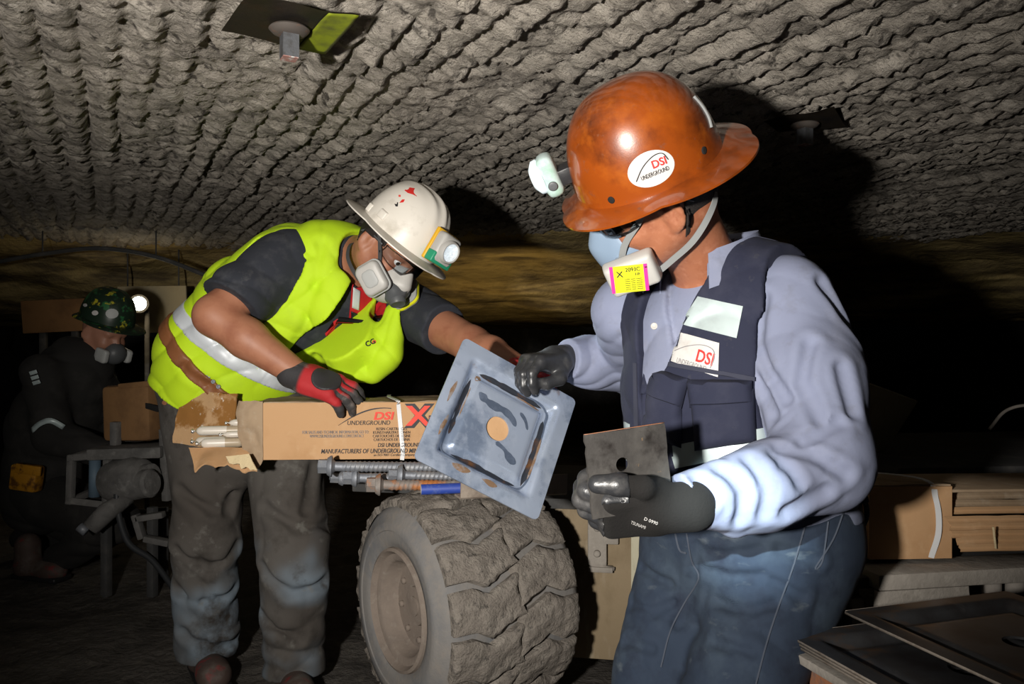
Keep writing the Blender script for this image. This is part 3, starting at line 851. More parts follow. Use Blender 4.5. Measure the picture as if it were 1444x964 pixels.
for k in range(8):
    a = 2 * math.pi * k / 8 + 0.2
    mk('wheel_stud', lathe([(0.009, -0.058), (0.009, -0.049), (0.006, -0.046), (0.0005, -0.046)], 8, xf([(0.088 * math.cos(a), 0.088 * math.sin(a), 0)], WC, WM)[0], WM), M['rim'], rimo)
mk('hub_plug', lathe([(0.026, -0.048), (0.026, -0.042), (0.010, -0.0405), (0.0005, -0.0405)], 24, WC, WM), M['rim'], rimo, sharp=40)
mk('axle', tube([WC + AXL * -0.39, WC + AXL * -1.1], 0.05, 16), M['darkmach'], veh)

# body side panel right of the tyre, with its hinge bracket
PB = A(0.02, 2.42, 0)
pd = nrm(A(1.0, -0.18, 0)); pn = A(pd[1], -pd[0], 0)     # pn faces the camera side
PM = np.array([pd, -pn, UPZ])
PMf = np.array([pd, UPZ, pn])
panel = mk('body_panel', box(PB + pd * 0.40 + UPZ * 0.335, (0.46, 0.02, 0.255), PM, 0.006), M['panel'], veh, sharp=40)
mk('scraped_stripe', box(PB + pd * 0.365 + UPZ * 0.27 + pn * 0.021, (0.026, 0.0012, 0.18), PM, 0.001), M['panel_pale'], panel, sharp=40)
hb = W(843, 762, 2.36)
br = mk('hinge_bracket', box(hb + pn * 0.015, (0.028, 0.012, 0.068), PM, 0.005), M['frame'], veh, sharp=40)
mk('bracket_bolt', lathe([(0.010, 0), (0.010, 0.010), (0.006, 0.013), (0.0005, 0.013)], 12, hb + pn * 0.027 + UPZ * 0.045, PMf), M['frame'], br)
mk('bracket_bolt', lathe([(0.010, 0), (0.010, 0.010), (0.006, 0.013), (0.0005, 0.013)], 12, hb + pn * 0.027 - UPZ * 0.03, PMf), M['frame'], br)
mk('bracket_lug', box(hb + pd * 0.042 + UPZ * 0.02 + pn * 0.012, (0.02, 0.014, 0.024), PM, 0.004), M['frame'], br, sharp=40)
mk('bracket_pin', tube([hb + pn * 0.02 - UPZ * 0.066 - pd * 0.02, hb + pn * 0.02 - UPZ * 0.076 + pd * 0.05], 0.006, 8), M['frame'], br)
mk('bracket_foot', box(hb + pd * 0.01 - UPZ * 0.078 + pn * 0.016, (0.036, 0.016, 0.008), PM, 0.003), M['frame'], br, sharp=40)

# deck under the box and bolts
DZ = 0.600
mk('load_deck', box(A(0.20, 2.34, DZ + 0.012), (0.62, 0.22, 0.012), PM, 0.004), M['darkmach'], veh, sharp=40)
mk('deck_beam', box(A(0.24, 2.30, DZ - 0.03), (0.55, 0.03, 0.03), PM, 0.004), M['darkmach'], veh, sharp=40)
mk('deck_post', box(A(0.75, 2.5, 0.31), (0.04, 0.04, 0.29), PM, 0.004), M['darkmach'], veh, sharp=40)
# right-hand frame, gusset and castings
def seg_box(p, q, h1, h2, mat_, name, up=UPZ, bev=0.004):
    p = np.asarray(p); q = np.asarray(q); x = nrm(q - p); L = np.linalg.norm(q - p) / 2
    Mb = frame(x, up)
    return mk(name, box((p + q) / 2, (L, h1, h2), Mb, bev), mat_, veh, sharp=40)
fp0 = W(1218, 812, 1.62); fp1 = W(1500, 786, 1.70)
fp1[2] = fp0[2]
seg_box(fp0, fp1, 0.05, 0.016, M['frame'], 'frame_rail')
# gusset plate with a round cut-out
fx = nrm(fp1 - fp0); fn = nrm(np.cross(fx, UPZ))
gx = [(0.0, 0.0), (0.20, 0.0)]
arc = [(0.20 + 0.0 + 0.14 - 0.14 * math.cos(t), -0.0 - 0.11 * math.sin(t)) for t in np.linspace(0, 1.2, 12)]
poly = [(0.0, -0.001)] + arc + [(0.34, -0.15), (0.34, -0.24), (-0.015, -0.24)]
gM = np.array([fx, UPZ, np.cross(fx, UPZ)])
mk('gusset_plate', prism(poly, 0.0, 0.014, fp0 - UPZ * 0.016 + fn * 0.035, gM), M['frame'], veh, smooth=False)
seg_box(W(1150, 770, 1.75), W(1222, 795, 1.66), 0.03, 0.02, M['greenmach'], 'cross_member')
seg_box(W(1145, 905, 1.62), W(1200, 830, 1.66), 0.02, 0.025, M['greenmach'], 'brace_arm')
mk('green_casting', join(box(W(1165, 840, 1.78), (0.06, 0.04, 0.03), rotz(0.3), 0.012), box(W(1150, 900, 1.80), (0.05, 0.04, 0.06), rotz(0.3), 0.015)), M['greenmach'], veh, sharp=50)
mk('frame_post', box(W(1203, 880, 1.63) + A(0, 0, -0.1), (0.016, 0.02, 0.16), rotz(0.2), 0.004), M['frame'], veh, sharp=40)
for k, (x0, dd) in enumerate(((1395, 1.80), (1428, 1.78), (1462, 1.79))):
    mk('hydraulic_hose', tube(bez([W(x0 - 26, 770, dd + 0.10), W(x0, 800, dd), W(x0 + 4, 850, dd - 0.02), W(x0 + 10, 960, dd - 0.02)], 8), 0.020, 12), M['hose'], veh)
mk('dark_casting', box(W(1370, 850, 1.95), (0.12, 0.10, 0.10), rotz(0.2), 0.03), M['darkmach'], veh, sharp=40)
mk('deck_floor', box(A(1.02, 1.98, 0.535), (0.50, 0.32, 0.012), rotz(math.atan2(fx[1], fx[0])), 0.004), M['darkmach'], veh, sharp=40)

# ------------------------------------------------------------------ bolts, tube and angle iron lying under the box
def rock_bolt(p, q, hexr, flr, rodr, mt, label, ribs=True, n=44):
    p = np.asarray(p); q = np.asarray(q); x = nrm(q - p)
    Mb = frame(x, UPZ); Mz = np.array([Mb[1], Mb[2], Mb[0]])
    r = empty('rock_bolt', (p[0], p[1], p[2] - flr), label, 'rock bolt', 'rock bolts lying under the cardboard box')
    hexp = [(hexr * math.cos(k * math.pi / 3), hexr * math.sin(k * math.pi / 3)) for k in range(6)]
    V, F = prism(hexp, 0.0, 0.026, p, Mz)
    mk('hex_head', (V, F), mt, r, smooth=False)
    mk('head_recess', lathe([(hexr * 0.5, -0.0015), (hexr * 0.44, -0.0025), (0.0005, -0.0008)], 20, p, Mz), mt, r, sharp=30)
    mk('flange', lathe([(rodr, 0.020), (flr * 0.8, 0.022), (flr, 0.030), (flr, 0.034), (flr * 0.7, 0.036), (rodr, 0.042)], 28, p, Mz), mt, r, sharp=35)
    L = np.linalg.norm(q - p)
    prof = []
    z = 0.038
    while z < L:
        if ribs and z > 0.055:
            prof += [(rodr, z), (rodr * 1.13, z + 0.003), (rodr * 1.13, z + 0.0055), (rodr, z + 0.0085)]; z += 0.0115
        else:
            prof += [(rodr, z)]; z += 0.008
    def skew(V):
        V = V.copy(); V[:, 2] += 0.25 * V[:, 1]; return V
    mk('ribbed_shank', lathe(prof, 12, p, Mz, fn=skew), mt, r, sharp=45)
    return r
rock_bolt(W(449, 657, 2.02), W(760, 660, 2.10), 0.019, 0.027, 0.0125, M['bolt'], 'long grey rock bolt directly under the box, its hex head furthest left')
rock_bolt(W(466, 673, 2.10), W(720, 684, 2.19), 0.014, 0.020, 0.010, M['bolt'], 'rock bolt with a small round-flanged head tucked behind the others', n=30)
rock_bolt(W(484, 673, 2.04), W(735, 676, 2.12), 0.018, 0.024, 0.012, M['bolt'], 'grey rock bolt whose head is in the middle of the row of five')
rock_bolt(W(517, 683, 1.99), W(745, 685, 2.05), 0.019, 0.027, 0.0125, M['bolt_rust'], 'rust-streaked rock bolt with hex head nearest above the tyre')
rock_bolt(W(548, 669, 2.02), W(770, 675, 2.08), 0.015, 0.027, 0.011, M['bolt'], 'rock bolt with a wide flange set further right than the rest')
def pipe():
    p = W(594, 690, 1.97); q = W(770, 683, 2.03)
    x = nrm(q - p); Mb = frame(x, UPZ); Mz = np.array([Mb[1], Mb[2], Mb[0]])
    L = np.linalg.norm(q - p)
    o = mk('plastic_tube', lathe([(0.0095, 0.02), (0.0095, 0.0), (0.0125, -0.0005), (0.013, 0.001), (0.013, L)], 20, p, Mz, capped=False), M['blue_pipe'], sharp=40,
           label='short blue plastic tube lying beside the rusty bolt', cat='tube')
    mk('tube_end', lathe([(0.0090, 0.018), (0.0092, 0.0), (0.0118, -0.0012), (0.0125, 0.0005)], 20, p, Mz, capped=False), M['tube_in'], o)
pipe()
def angle_iron():
    p = W(650, 690, 1.90); q = W(800, 684, 2.0)
    x = nrm(q - p); Mb = frame(x, UPZ)
    L = np.linalg.norm(q - p) / 2
    # L section: vertical leg towards the viewer and a flat leg
    poly = [(0.0, -0.020), (0.004, -0.024), (0.050, -0.024), (0.050, -0.019), (0.006, -0.019), (0.005, -0.017), (0.005, 0.028), (0.0, 0.028)]
    Mz = np.array([Mb[1], Mb[2], Mb[0]])
    V, F = prism(poly, 0.0, 2 * L, p, Mz)
    mk('angle_iron', (V, F), M['angle'], smooth=False, label='paint-flecked steel angle beside the blue tube above the tyre', cat='angle iron')
angle_iron()

# ------------------------------------------------------------------ cardboard box of resin cartridges
BY = 2.10
def BX(px, py): return W(px, py, BY)
bl = BX(372, 648); tl = BX(374, 568)
Lb = 0.78; Hb = tl[2] - bl[2]; Db = 0.19
bxu = nrm(A(1, 0.03, 0.004)); bxn = nrm(np.cross(bxu, A(0, 0, 1.0)))      # bxn faces the viewer
bxv = np.cross(bxn, bxu) * -1
if bxv[2] < 0: bxv = -bxv
if bxn[1] > 0: bxn = -bxn
carton = empty('cardboard_box', (bl[0] + Lb / 2, BY + Db / 2, bl[2]), 'long brown printed cardboard box with torn open end under the gloved hand', 'box')
def bxp(x, y, n=0.0): return bl + bxu * x + bxv * y + bxn * n
def carton_face(o, u, v, w, h, nu, nv, seed, th=0.004, amp=0.0015, tear=None):
    G = np.zeros((nu, nv, 3)); n = np.cross(u, v)
    for i in range(nu):
        for j in range(nv):
            s = i / (nu - 1); t = j / (nv - 1)
            if tear: s = tear(s, t)
            p = o + u * s * w + v * t * h
            G[i, j] = p + n * amp * float(fbm(p[None], 14, 3, seed)[0])
    return sheet(G, th)
bM = np.array([bxu, bxv, np.cross(bxu, bxv)])
TH = 0.004
front = mk('front_face', carton_face(bxp(0, 0), bxu, bxv, Lb, Hb, 40, 10, 1, TH, 0.0018), M['card'], carton, sharp=40)
mk('bottom_face', carton_face(bxp(0, 0.002, -0.004), bxu, -bxn, Lb, Db - 0.008, 30, 8, 2, TH), M['card'], carton, sharp=40)
mk('back_face', carton_face(bxp(0, 0, -Db), bxu, bxv, Lb, Hb, 30, 8, 3, TH), M['card'], carton, sharp=40)
mk('top_face', carton_face(bxp(-0.02, Hb - 0.002, -0.004), bxu, -bxn, Lb + 0.02, Db - 0.008, 40, 12, 4, TH, 0.004), M['card_dull'], carton, sharp=40)
mk('end_face', carton_face(bxp(Lb, 0.004, -0.004), -bxn, bxv, Db - 0.008, Hb - 0.008, 8, 8, 5, TH), M['card'], carton, sharp=40)
# crumpled wrap-round at the open end and the torn flaps
def crumple():
    G = np.zeros((18, 22, 3))
    for i in range(18):
        for j in range(22):
            s = i / 17; t = j / 21
            x = -0.075 * s * (1.0 - 0.55 * max(0, 0.55 - t) / 0.55 * (1 - 0.2 * s)) 
            y = Hb * (t * 1.03) - 0.008 * s * (1 - t) - 0.020 * math.sin(3.1 * s) * (t < 0.02)
            p = bxp(x, y, 0.004 - 0.020 * s ** 2)
            p = p + bxn * (0.010 * float(fbm(p[None], 22, 3, 2)[0]) * min(1, s * 4)) + bxu * 0.008 * float(noise(p[None], 30, 6)[0]) * (s > 0.9)
            G[i, j] = p
    return sheet(G, 0.003, bxn)
mk('crumpled_flap', crumple(), M['card_dull'], carton, sharp=60)
def back_flap():
    c = [W(258, 547, 2.30), W(243, 625, 2.28), W(330, 634, 2.20), W(334, 556, 2.22)]
    G = np.zeros((20, 16, 3))
    for i in range(20):
        for j in range(16):
            s = i / 19; t = j / 15
            p = (1 - s) * (1 - t) * c[0] + (1 - s) * t * c[1] + s * t * c[2] + s * (1 - t) * c[3]
            p = p + A(0, 1, 0) * 0.006 * float(fbm(p[None], 12, 3, 7)[0]) + A(1, 0, 0.4) * 0.006 * float(noise(p[None], 40, 2)[0]) * (s < 0.02 or t < 0.02 or t > 0.98)
            G[i, j] = p
    return sheet(G, 0.004, (0, -1, 0))
mk('open_end_flap', back_flap(), M['card_in'], carton, sharp=60, label='oil-stained cardboard flap speckled with resin')
def low_flap(c, seed, jag):
    G = np.zeros((22, 9, 3))
    for i in range(22):
        for j in range(9):
            s = i / 21; t = j / 8
            p = (1 - s) * (1 - t) * c[0] + (1 - s) * t * c[1] + s * t * c[2] + s * (1 - t) * c[3]
            p = p + A(0, 0, 1) * jag * t * float(fbm(p[None] * A(1, 0, 0), 38, 3, seed)[0]) + A(0, 1, 0) * 0.006 * float(noise(p[None], 25, seed)[0])
            G[i, j] = p
    return sheet(G, 0.004, (0, -1, 0.3))
lf = mk('lower_flap', low_flap([W(267, 632, 2.12), W(276, 657, 2.06), W(362, 660, 2.05), W(350, 632, 2.12)], 3, 0.014), M['card'], carton, sharp=60)
mk('torn_edge', low_flap([W(318, 644, 2.048), W(320, 652, 2.042), W(364, 661, 2.036), W(352, 640, 2.05)], 5, 0.016), M['card_edge'], lf, sharp=70)
strap_x = BX(560, 600)[0] - bl[0]
strap_pts = [bxp(strap_x + 0.012, -0.003, 0.003), bxp(strap_x + 0.014, 0.02, 0.0055), bxp(strap_x + 0.010, 0.07, 0.006), bxp(strap_x + 0.003, Hb - 0.005, 0.0055), bxp(strap_x, Hb + 0.0045, 0.003), bxp(strap_x - 0.030, Hb + 0.009, -0.07), bxp(strap_x - 0.045, Hb + 0.007, -Db)]
mk('packing_strap', ribbon(bez(strap_pts, 5), np.array([nrm(bxn * max(0, 1 - i / 18) + bxv * min(1, i / 18)) for i in range(31)]), 0.011, 0.0012), M['strap_white'], carton, sharp=60)
def ink(s, px, py, size_px, mt, name='printed_text', bold=0.0, shear=0.0, wpx=None, lift=0.0072, align='LEFT'):
    pxm = FPX / BY
    c = BX(px, py); c = bl + bxu * ((c[0] - bl[0]) / bxu[0]) + bxv * (c[2] - bl[2])
    mk(name, flat(text2d(s, size_px / pxm, bold, shear, align, wpx / pxm if wpx else None), c, bxu, bxv, bxn * lift), mt, front, smooth=False)
ink('DSI', 527, 592, 10.5, M['box_red'], bold=0.03, shear=0.18, wpx=29)
ink('UNDERGROUND', 490, 599.5, 6.2, M['black_ink'], wpx=60, shear=0.15)
def stroke(pts_px, w, mt, name='printed_swoosh', lift=0.0072):
    pxm = FPX / BY
    V, F = arc2d([(p[0], -p[1]) for p in pts_px], w)
    out = []
    for x, y in V:
        c = BX(x, -y); out.append(bl + bxu * ((c[0] - bl[0]) / bxu[0]) + bxv * (c[2] - bl[2]) + bxn * lift)
    mk(name, (np.array(out), F), mt, front, smooth=False)
t_ = np.linspace(0, 1, 16)
stroke([(477 + 75 * t - 2 * math.sin(t * 3), 600 - 26 * math.sin(t * 1.75) + 2 * t) for t in t_], [0.35 + 1.6 * math.sin(min(1, t * 1.1) * 2.6) for t in t_], M['black_ink'])
ink('X-1', 569.5, 601, 28.5, M['black_ink'], bold=0.085, wpx=66, lift=0.0070)
ink('X-1', 571.5, 600, 26.5, M['box_red'], bold=0.03, wpx=62, lift=0.0078)
ink('FOR SALES AND TECHNICAL INFORMATION, GO TO:', 427, 611.5, 4.4, M['grey_ink'], wpx=93)
ink('WWW.DSIUNDERGROUND.COM/CONTACT', 437, 617, 4.4, M['grey_ink'], wpx=76)
for k, (s, x0, w0) in enumerate((('RESIN CARTRIDGES', 530.5, 43), ('KUNSTHARZPATRONEN', 526, 52), ('CARTOUCHES DE RESINE', 525.5, 53), ('CARTUCHOS DE RESINA', 526.5, 51))):
    ink(s, x0, 607.2 + 5.05 * k, 4.0, M['black_ink'], wpx=w0)
ink('DSI UNDERGROUND', 532.5, 630.8, 5.6, M['black_ink'], bold=0.012, shear=0.2, wpx=60)
ink('MANUFACTURERS OF UNDERGROUND MINING &', 453, 639.3, 6.2, M['black_ink'], bold=0.015, shear=0.2, wpx=154)
ink('an ISO-9001 Certified Company', 526.5, 643.6, 3.4, M['black_ink'], shear=0.2, wpx=58)

def cartridge(px0, py, px1, d, rpx, label, twotone=True):
    p = W(px0, py, d); q = W(px1, py, d); q[1] += 0.03; q[2] = p[2]
    x = nrm(q - p); Mb = frame(x, UPZ); Mz = np.array([Mb[1], Mb[2], Mb[0]])
    L = np.linalg.norm(q - p); r = rpx * d / FPX
    o = mk('resin_cartridge', lathe([(r * 0.12, 0.0), (r * 0.55, 0.006), (r * 0.92, 0.013), (r, 0.022), (r, L - 0.02), (r * 0.9, L - 0.012), (r * 0.5, L - 0.005), (r * 0.12, L)], 18, p, Mz), M['resin_dark'] if twotone else M['resin'],
           label=label, cat='cartridge', group='resin cartridges in the open box')
    if twotone: mk('white_film', lathe([(r * 0.60, 0.0065), (r * 0.95, 0.0125), (r * 1.02, 0.022), (r * 1.02, L * 0.55)], 18, p, Mz, capped=False), M['resin'], o)
    def jit(V):
        return V + 0.0016 * np.stack([noise(V, 400, 1), noise(V, 400, 5), noise(V, 400, 9)], -1)
    mk('metal_clip', lathe([(0.001, -0.010), (r * 0.40, -0.009), (r * 0.45, -0.004), (r * 0.16, -0.001), (r * 0.16, 0.002)], 10, p, Mz, fn=jit), M['clip'], o)
    return o
cartridge(275, 607.5, 352, 2.15, 6.6, 'resin cartridge sticking out of the box, upper long one by the stained flap')
cartridge(274, 622, 346, 2.19, 6.4, 'resin cartridge at the back of the lower pair sticking out of the box')
cartridge(281, 625, 342, 2.12, 7.0, 'lowest and nearest resin cartridge sticking out of the box, half white')
cartridge(314, 612.5, 372, 2.13, 4.6, 'thin resin cartridge between the two long ones in the box', False)
cartridge(322, 596, 372, 2.17, 5.2, 'short cream resin cartridge topmost in the open box end', False)
cartridge(345, 626, 400, 2.13, 4.0, 'small resin cartridge half hidden under the crumpled flap', False)

# ------------------------------------------------------------------ large dished plate being handed over
PU = nrm(A(0.245, 0.075, -0.14)); PV = A(-0.093, -0.144, -0.235); PV = nrm(PV - PU * (PV @ PU))
PNn = np.cross(PU, PV)
if PNn[1] > 0: PNn = -PNn
P1 = W(655, 475, 1.70)
PS = 0.292
PC = P1 + PU * PS / 2 + PV * PS / 2
def pan_height(s):                     # s = distance in from the edge; out of plane height
    return np.interp(s, [0, 0.030, 0.034, 0.038, 0.046, 0.050, 0.055, 0.059, 0.063, 0.068, 0.071, 0.2], [0, 0, -0.001, -0.004, -0.019, -0.022, -0.0222, -0.0215, -0.019, -0.0135, -0.0125, -0.0125])
def dished(C, u, v, n, S, hole, nseg=56, th=0.0035, depth=1.0, cr=0.012):
    h = S / 2
    xs = np.linspace(-h, h, nseg + 1)
    X, Y = np.meshgrid(xs, xs, indexing='ij')
    # rounded-square distance from the edge
    rc = 0.045
    def edge(x, y):
        qx = np.abs(x) - (h - rc); qy = np.abs(y) - (h - rc)
        return -(np.sqrt(np.maximum(qx, 0) ** 2 + np.maximum(qy, 0) ** 2) + np.minimum(np.maximum(qx, qy), 0) - rc)
    e = np.minimum(h - np.abs(X), h - np.abs(Y))
    ee = np.where(e > 0.026, edge(X, Y), e)
    Z = pan_height(np.maximum(ee, 0)) * depth
    # round the outer corners a little
    qx = np.abs(X) - (h - cr); qy = np.abs(Y) - (h - cr)
    l = np.sqrt(np.maximum(qx, 0) ** 2 + np.maximum(qy, 0) ** 2)
    m = (qx > 0) & (qy > 0) & (l > cr)
    sc = np.where(m, cr / np.maximum(l, 1e-9), 1)
    X = np.where(m, np.sign(X) * (h - cr + np.maximum(qx, 0) * sc), X); Y = np.where(m, np.sign(Y) * (h - cr + np.maximum(qy, 0) * sc), Y)
    bm = bmesh.new()
    rr = np.sqrt(X ** 2 + Y ** 2)
    # pull a ring of vertices onto the hole
    ok = rr > hole
    vs = {}
    cell = S / nseg
    for i in range(nseg + 1):
        for j in range(nseg + 1):
            if not ok[i, j]: continue
            x, y = X[i, j], Y[i, j]
            r = rr[i, j]
            if hole > 0 and r < hole + cell * 1.05: x, y = x / r * hole, y / r * hole
            vs[i, j] = bm.verts.new(C + u * x + v * y + n * Z[i, j])
    for i in range(nseg):
        for j in range(nseg):
            k = [(i, j), (i + 1, j), (i + 1, j + 1), (i, j + 1)]
            k = [a for a in k if a in vs]
            if len(k) >= 3:
                try: bm.faces.new([vs[a] for a in k])
                except ValueError: pass
    bmesh.ops.remove_doubles(bm, verts=bm.verts[:], dist=0.0002)
    bmesh.ops.recalc_face_normals(bm, faces=bm.faces[:])
    bm.normal_update()
    av = sum((f.normal for f in bm.faces), Vector())
    if av.dot(Vector(n)) < 0: bmesh.ops.reverse_faces(bm, faces=bm.faces[:])
    bmesh.ops.solidify(bm, geom=bm.faces[:], thickness=th)
    bmesh.ops.recalc_face_normals(bm, faces=bm.faces[:])
    bm.verts.index_update()
    return bm_out(bm)
panVF = dished(PC, PU, PV, PNn, PS, 0.0265)
panO = mk('dished_plate', panVF, M['pan'], sharp=45, label='large blue-grey dished steel plate with a round hole held between the two men', cat='steel plate')
pS = Surf(panVF)
mk('added_card_disc', lathe([(0.0005, 0.0), (0.030, 0.0), (0.031, 0.002), (0.030, 0.003), (0.0005, 0.003)], 32, PC - PNn * 0.0205, frame(PU, PNn), capped=False), M['card'], panO, sharp=40, label='added cardboard disc behind the plate hole, standing in for the box')  # added: gives lit cardboard behind the hole, where the box falls dark
def pan_blot(pts, mt, name='oil_stain', lift=0.0004, label=None):
    """flat stain: polygon in plate coordinates (fractions of the side from the upper-left corner)"""
    c = np.mean(pts, axis=0)
    ring = []
    n = 40
    cl = [np.asarray(p) for p in bez([A(*p, 0) for p in pts] + [A(*pts[0], 0)], 6)]
    V = []; F = []
    K = 4
    for r in range(1, K + 1):
        for p in cl[:-1]:
            q = c + (p[:2] - c) * r / K
            V.append(pS.hit(P1 + PU * q[0] * PS + PV * q[1] * PS, -PNn, 0.1) + PNn * lift)
    m = len(cl) - 1
    V.append(pS.hit(P1 + PU * c[0] * PS + PV * c[1] * PS, -PNn, 0.1) + PNn * lift)
    for k in range(m): F.append([len(V) - 1, k, (k + 1) % m])
    for r in range(K - 1):
        for k in range(m):
            F.append([r * m + k, (r + 1) * m + k, (r + 1) * m + (k + 1) % m, r * m + (k + 1) % m])
    mk(name, (np.array(V), F), mt, panO, label=label)
# stains lying in the trough, measured in fractions of the side
def pan_stroke(path, w, mt, name='oil_stain', lift=0.0005):
    pts = bez([A(x, y, 0) for x, y in path], 8)
    n = len(pts); V = []; F = []
    for i, p in enumerate(pts):
        t = nrm(pts[min(i + 1, n - 1)] - pts[max(i - 1, 0)]); nn = A(-t[1], t[0], 0)
        f = i / (n - 1)
        ww = w * (min(1, 6 * f, 6 * (1 - f)) ** 0.5 + 0.02) * (1 + 0.45 * float(noise(p[None], 23)[0]))
        for k in range(5):
            q = p + nn * ww * (k - 2) / 4
            V.append(pS.hit(P1 + PU * q[0] * PS + PV * q[1] * PS, -PNn, 0.1) + PNn * lift)
    for i in range(n - 1):
        for k in range(4): F.append([i * 5 + k, i * 5 + k + 1, i * 5 + k + 6, i * 5 + k + 5])
    mk(name, (np.array(V), F), mt, panO)
pan_stroke([(0.165, 0.23), (0.158, 0.45), (0.16, 0.70), (0.20, 0.84), (0.45, 0.842), (0.70, 0.842), (0.835, 0.80), (0.845, 0.55), (0.842, 0.30), (0.80, 0.165), (0.5, 0.158), (0.25, 0.16)], 0.012, M['pan_blue'], lift=0.0003)
pan_stroke([(0.23, 0.172), (0.40, 0.170), (0.60, 0.172), (0.78, 0.172)], 0.030, M['pan_dark'])
pan_stroke([(0.185, 0.24), (0.178, 0.42), (0.180, 0.58), (0.182, 0.70)], 0.030, M['pan_dark'])
pan_stroke([(0.25, 0.828), (0.45, 0.826), (0.65, 0.830), (0.78, 0.82)], 0.034, M['pan_dark'])
pan_stroke([(0.825, 0.26), (0.832, 0.45), (0.830, 0.62), (0.822, 0.80)], 0.036, M['pan_dark'])
pan_stroke([(0.205, 0.30), (0.204, 0.45), (0.203, 0.56)], 0.010, M['pan_rust'], 'rust_streak', 0.0009)
pan_stroke([(0.55, 0.188), (0.66, 0.190), (0.77, 0.20)], 0.012, M['pan_rust'], 'rust_streak', 0.0009)
pan_stroke([(0.848, 0.40), (0.850, 0.60), (0.845, 0.74)], 0.010, M['pan_rust'], 'rust_streak', 0.0009)
pan_stroke([(0.27, 0.315), (0.34, 0.345), (0.42, 0.355), (0.50, 0.350), (0.575, 0.375), (0.625, 0.42)], 0.062, M['pan_blue'])
pan_stroke([(0.52, 0.60), (0.60, 0.62), (0.66, 0.66), (0.72, 0.68)], 0.045, M['pan_blue'])
pan_stroke([(0.62, 0.30), (0.68, 0.34), (0.72, 0.40)], 0.030, M['pan_blue'])
pan_blot([(0.052, 0.42), (0.075, 0.34), (0.085, 0.40), (0.066, 0.52)], M['pan_rust'], 'rust_spot')
pan_blot([(0.085, 0.70), (0.110, 0.60), (0.122, 0.66), (0.100, 0.77)], M['pan_rust'], 'rust_spot')
pan_blot([(0.26, 0.905), (0.33, 0.885), (0.41, 0.90), (0.36, 0.935), (0.29, 0.93)], M['pan_rust'], 'rust_spot')
pan_blot([(0.50, 0.91), (0.57, 0.89), (0.63, 0.91), (0.58, 0.935)], M['pan_rust'], 'rust_spot')
pan_blot([(0.20, 0.20), (0.24, 0.19), (0.255, 0.22), (0.22, 0.24)], M['pan_rust'], 'rust_spot')

# small square plate in the right-hand man's left hand
def small_plate():
    c = [W(815, 612, 1.085), W(940, 594, 1.12), W(955, 712, 1.13), W(836, 736, 1.085)]
    u = nrm(c[1] - c[0] + c[2] - c[3]); v = nrm(c[3] - c[0] + c[2] - c[1]); v = nrm(v - u * (u @ v)); n = np.cross(u, v)
    if n[1] > 0: n = -n
    C = sum(c) / 4
    w = 0.1225; h = 0.116; hole = 0.0098; hc = A(*[(W(882, 656, 1.09) - C) @ k for k in (u, v)])
    poly = []
    rs = random.Random(4)
    m = 14
    for k in range(m): poly.append((-w / 2 + w * k / m, -h / 2 + rs.uniform(-0.0006, 0.0006)))
    for k in range(m): poly.append((w / 2 + rs.uniform(-0.0008, 0.0008), -h / 2 + h * k / m))
    for k in range(m): poly.append((w / 2 - w * k / m, h / 2 + rs.uniform(-0.0006, 0.0006)))
    for k in range(m): poly.append((-w / 2 + rs.uniform(-0.0015, 0.0015), h / 2 - h * k / m))
    P = np.array(poly)
    n_ = len(P)
    V = []; F = []
    angs = [math.atan2(p[1] - hc[1], p[0] - hc[0]) for p in P]
    Hc = np.array([(hc[0] + hole * math.cos(a), hc[1] + hole * math.sin(a)) for a in angs])
    mid = (P * 0.35 + Hc * 0.65); mid2 = P * 0.97 + Hc * 0.03
    rings = [Hc, mid, mid2, P]
    t = 0.0045
    def z(p): 
        r = np.linalg.norm(p - hc, axis=1); return 0.0035 * np.exp(-(r / 0.022) ** 2)
    for s in (1, -1):
        for ri in rings:
            zz = z(ri) if s > 0 else z(ri) - t
            for (x, y), q in zip(ri, zz): V.append(C + u * x + v * y + n * q)
    R = len(rings)
    for r in range(R - 1):
        for k in range(n_):
            a, b = r * n_ + k, r * n_ + (k + 1) % n_
            F.append([a, b, b + n_, a + n_]); o = R * n_
            F.append([o + a + n_, o + b + n_, o + b, o + a])
    for k in range(n_):
        a, b = (R - 1) * n_ + k, (R - 1) * n_ + (k + 1) % n_
        F.append([a, b, b + R * n_, a + R * n_])
        a, b = k, (k + 1) % n_
        F.append([b, a, a + R * n_, b + R * n_])
    bm = bmesh.new(); vs = [bm.verts.new(p) for p in V]
    for f in F: bm.faces.new([vs[i] for i in f])
    bmesh.ops.recalc_face_normals(bm, faces=bm.faces[:]); bm.verts.index_update()
    o = mk('square_plate', bm_out(bm), M['plate'], sharp=40, label='small dark square steel plate with a centre hole held in a black glove', cat='steel plate')
    G = np.array([[C + u * (-w / 2 + w * s) + v * (-h / 2 - 0.0006) + n * (0.0002 - t * q) for q in (0, 1)] for s in np.linspace(0, 1, 20)])
    mk('rusty_edge', sheet(G, 0.0006, -v), M['rust_edge'], o)
    return C, u, v, n
SPC = small_plate()

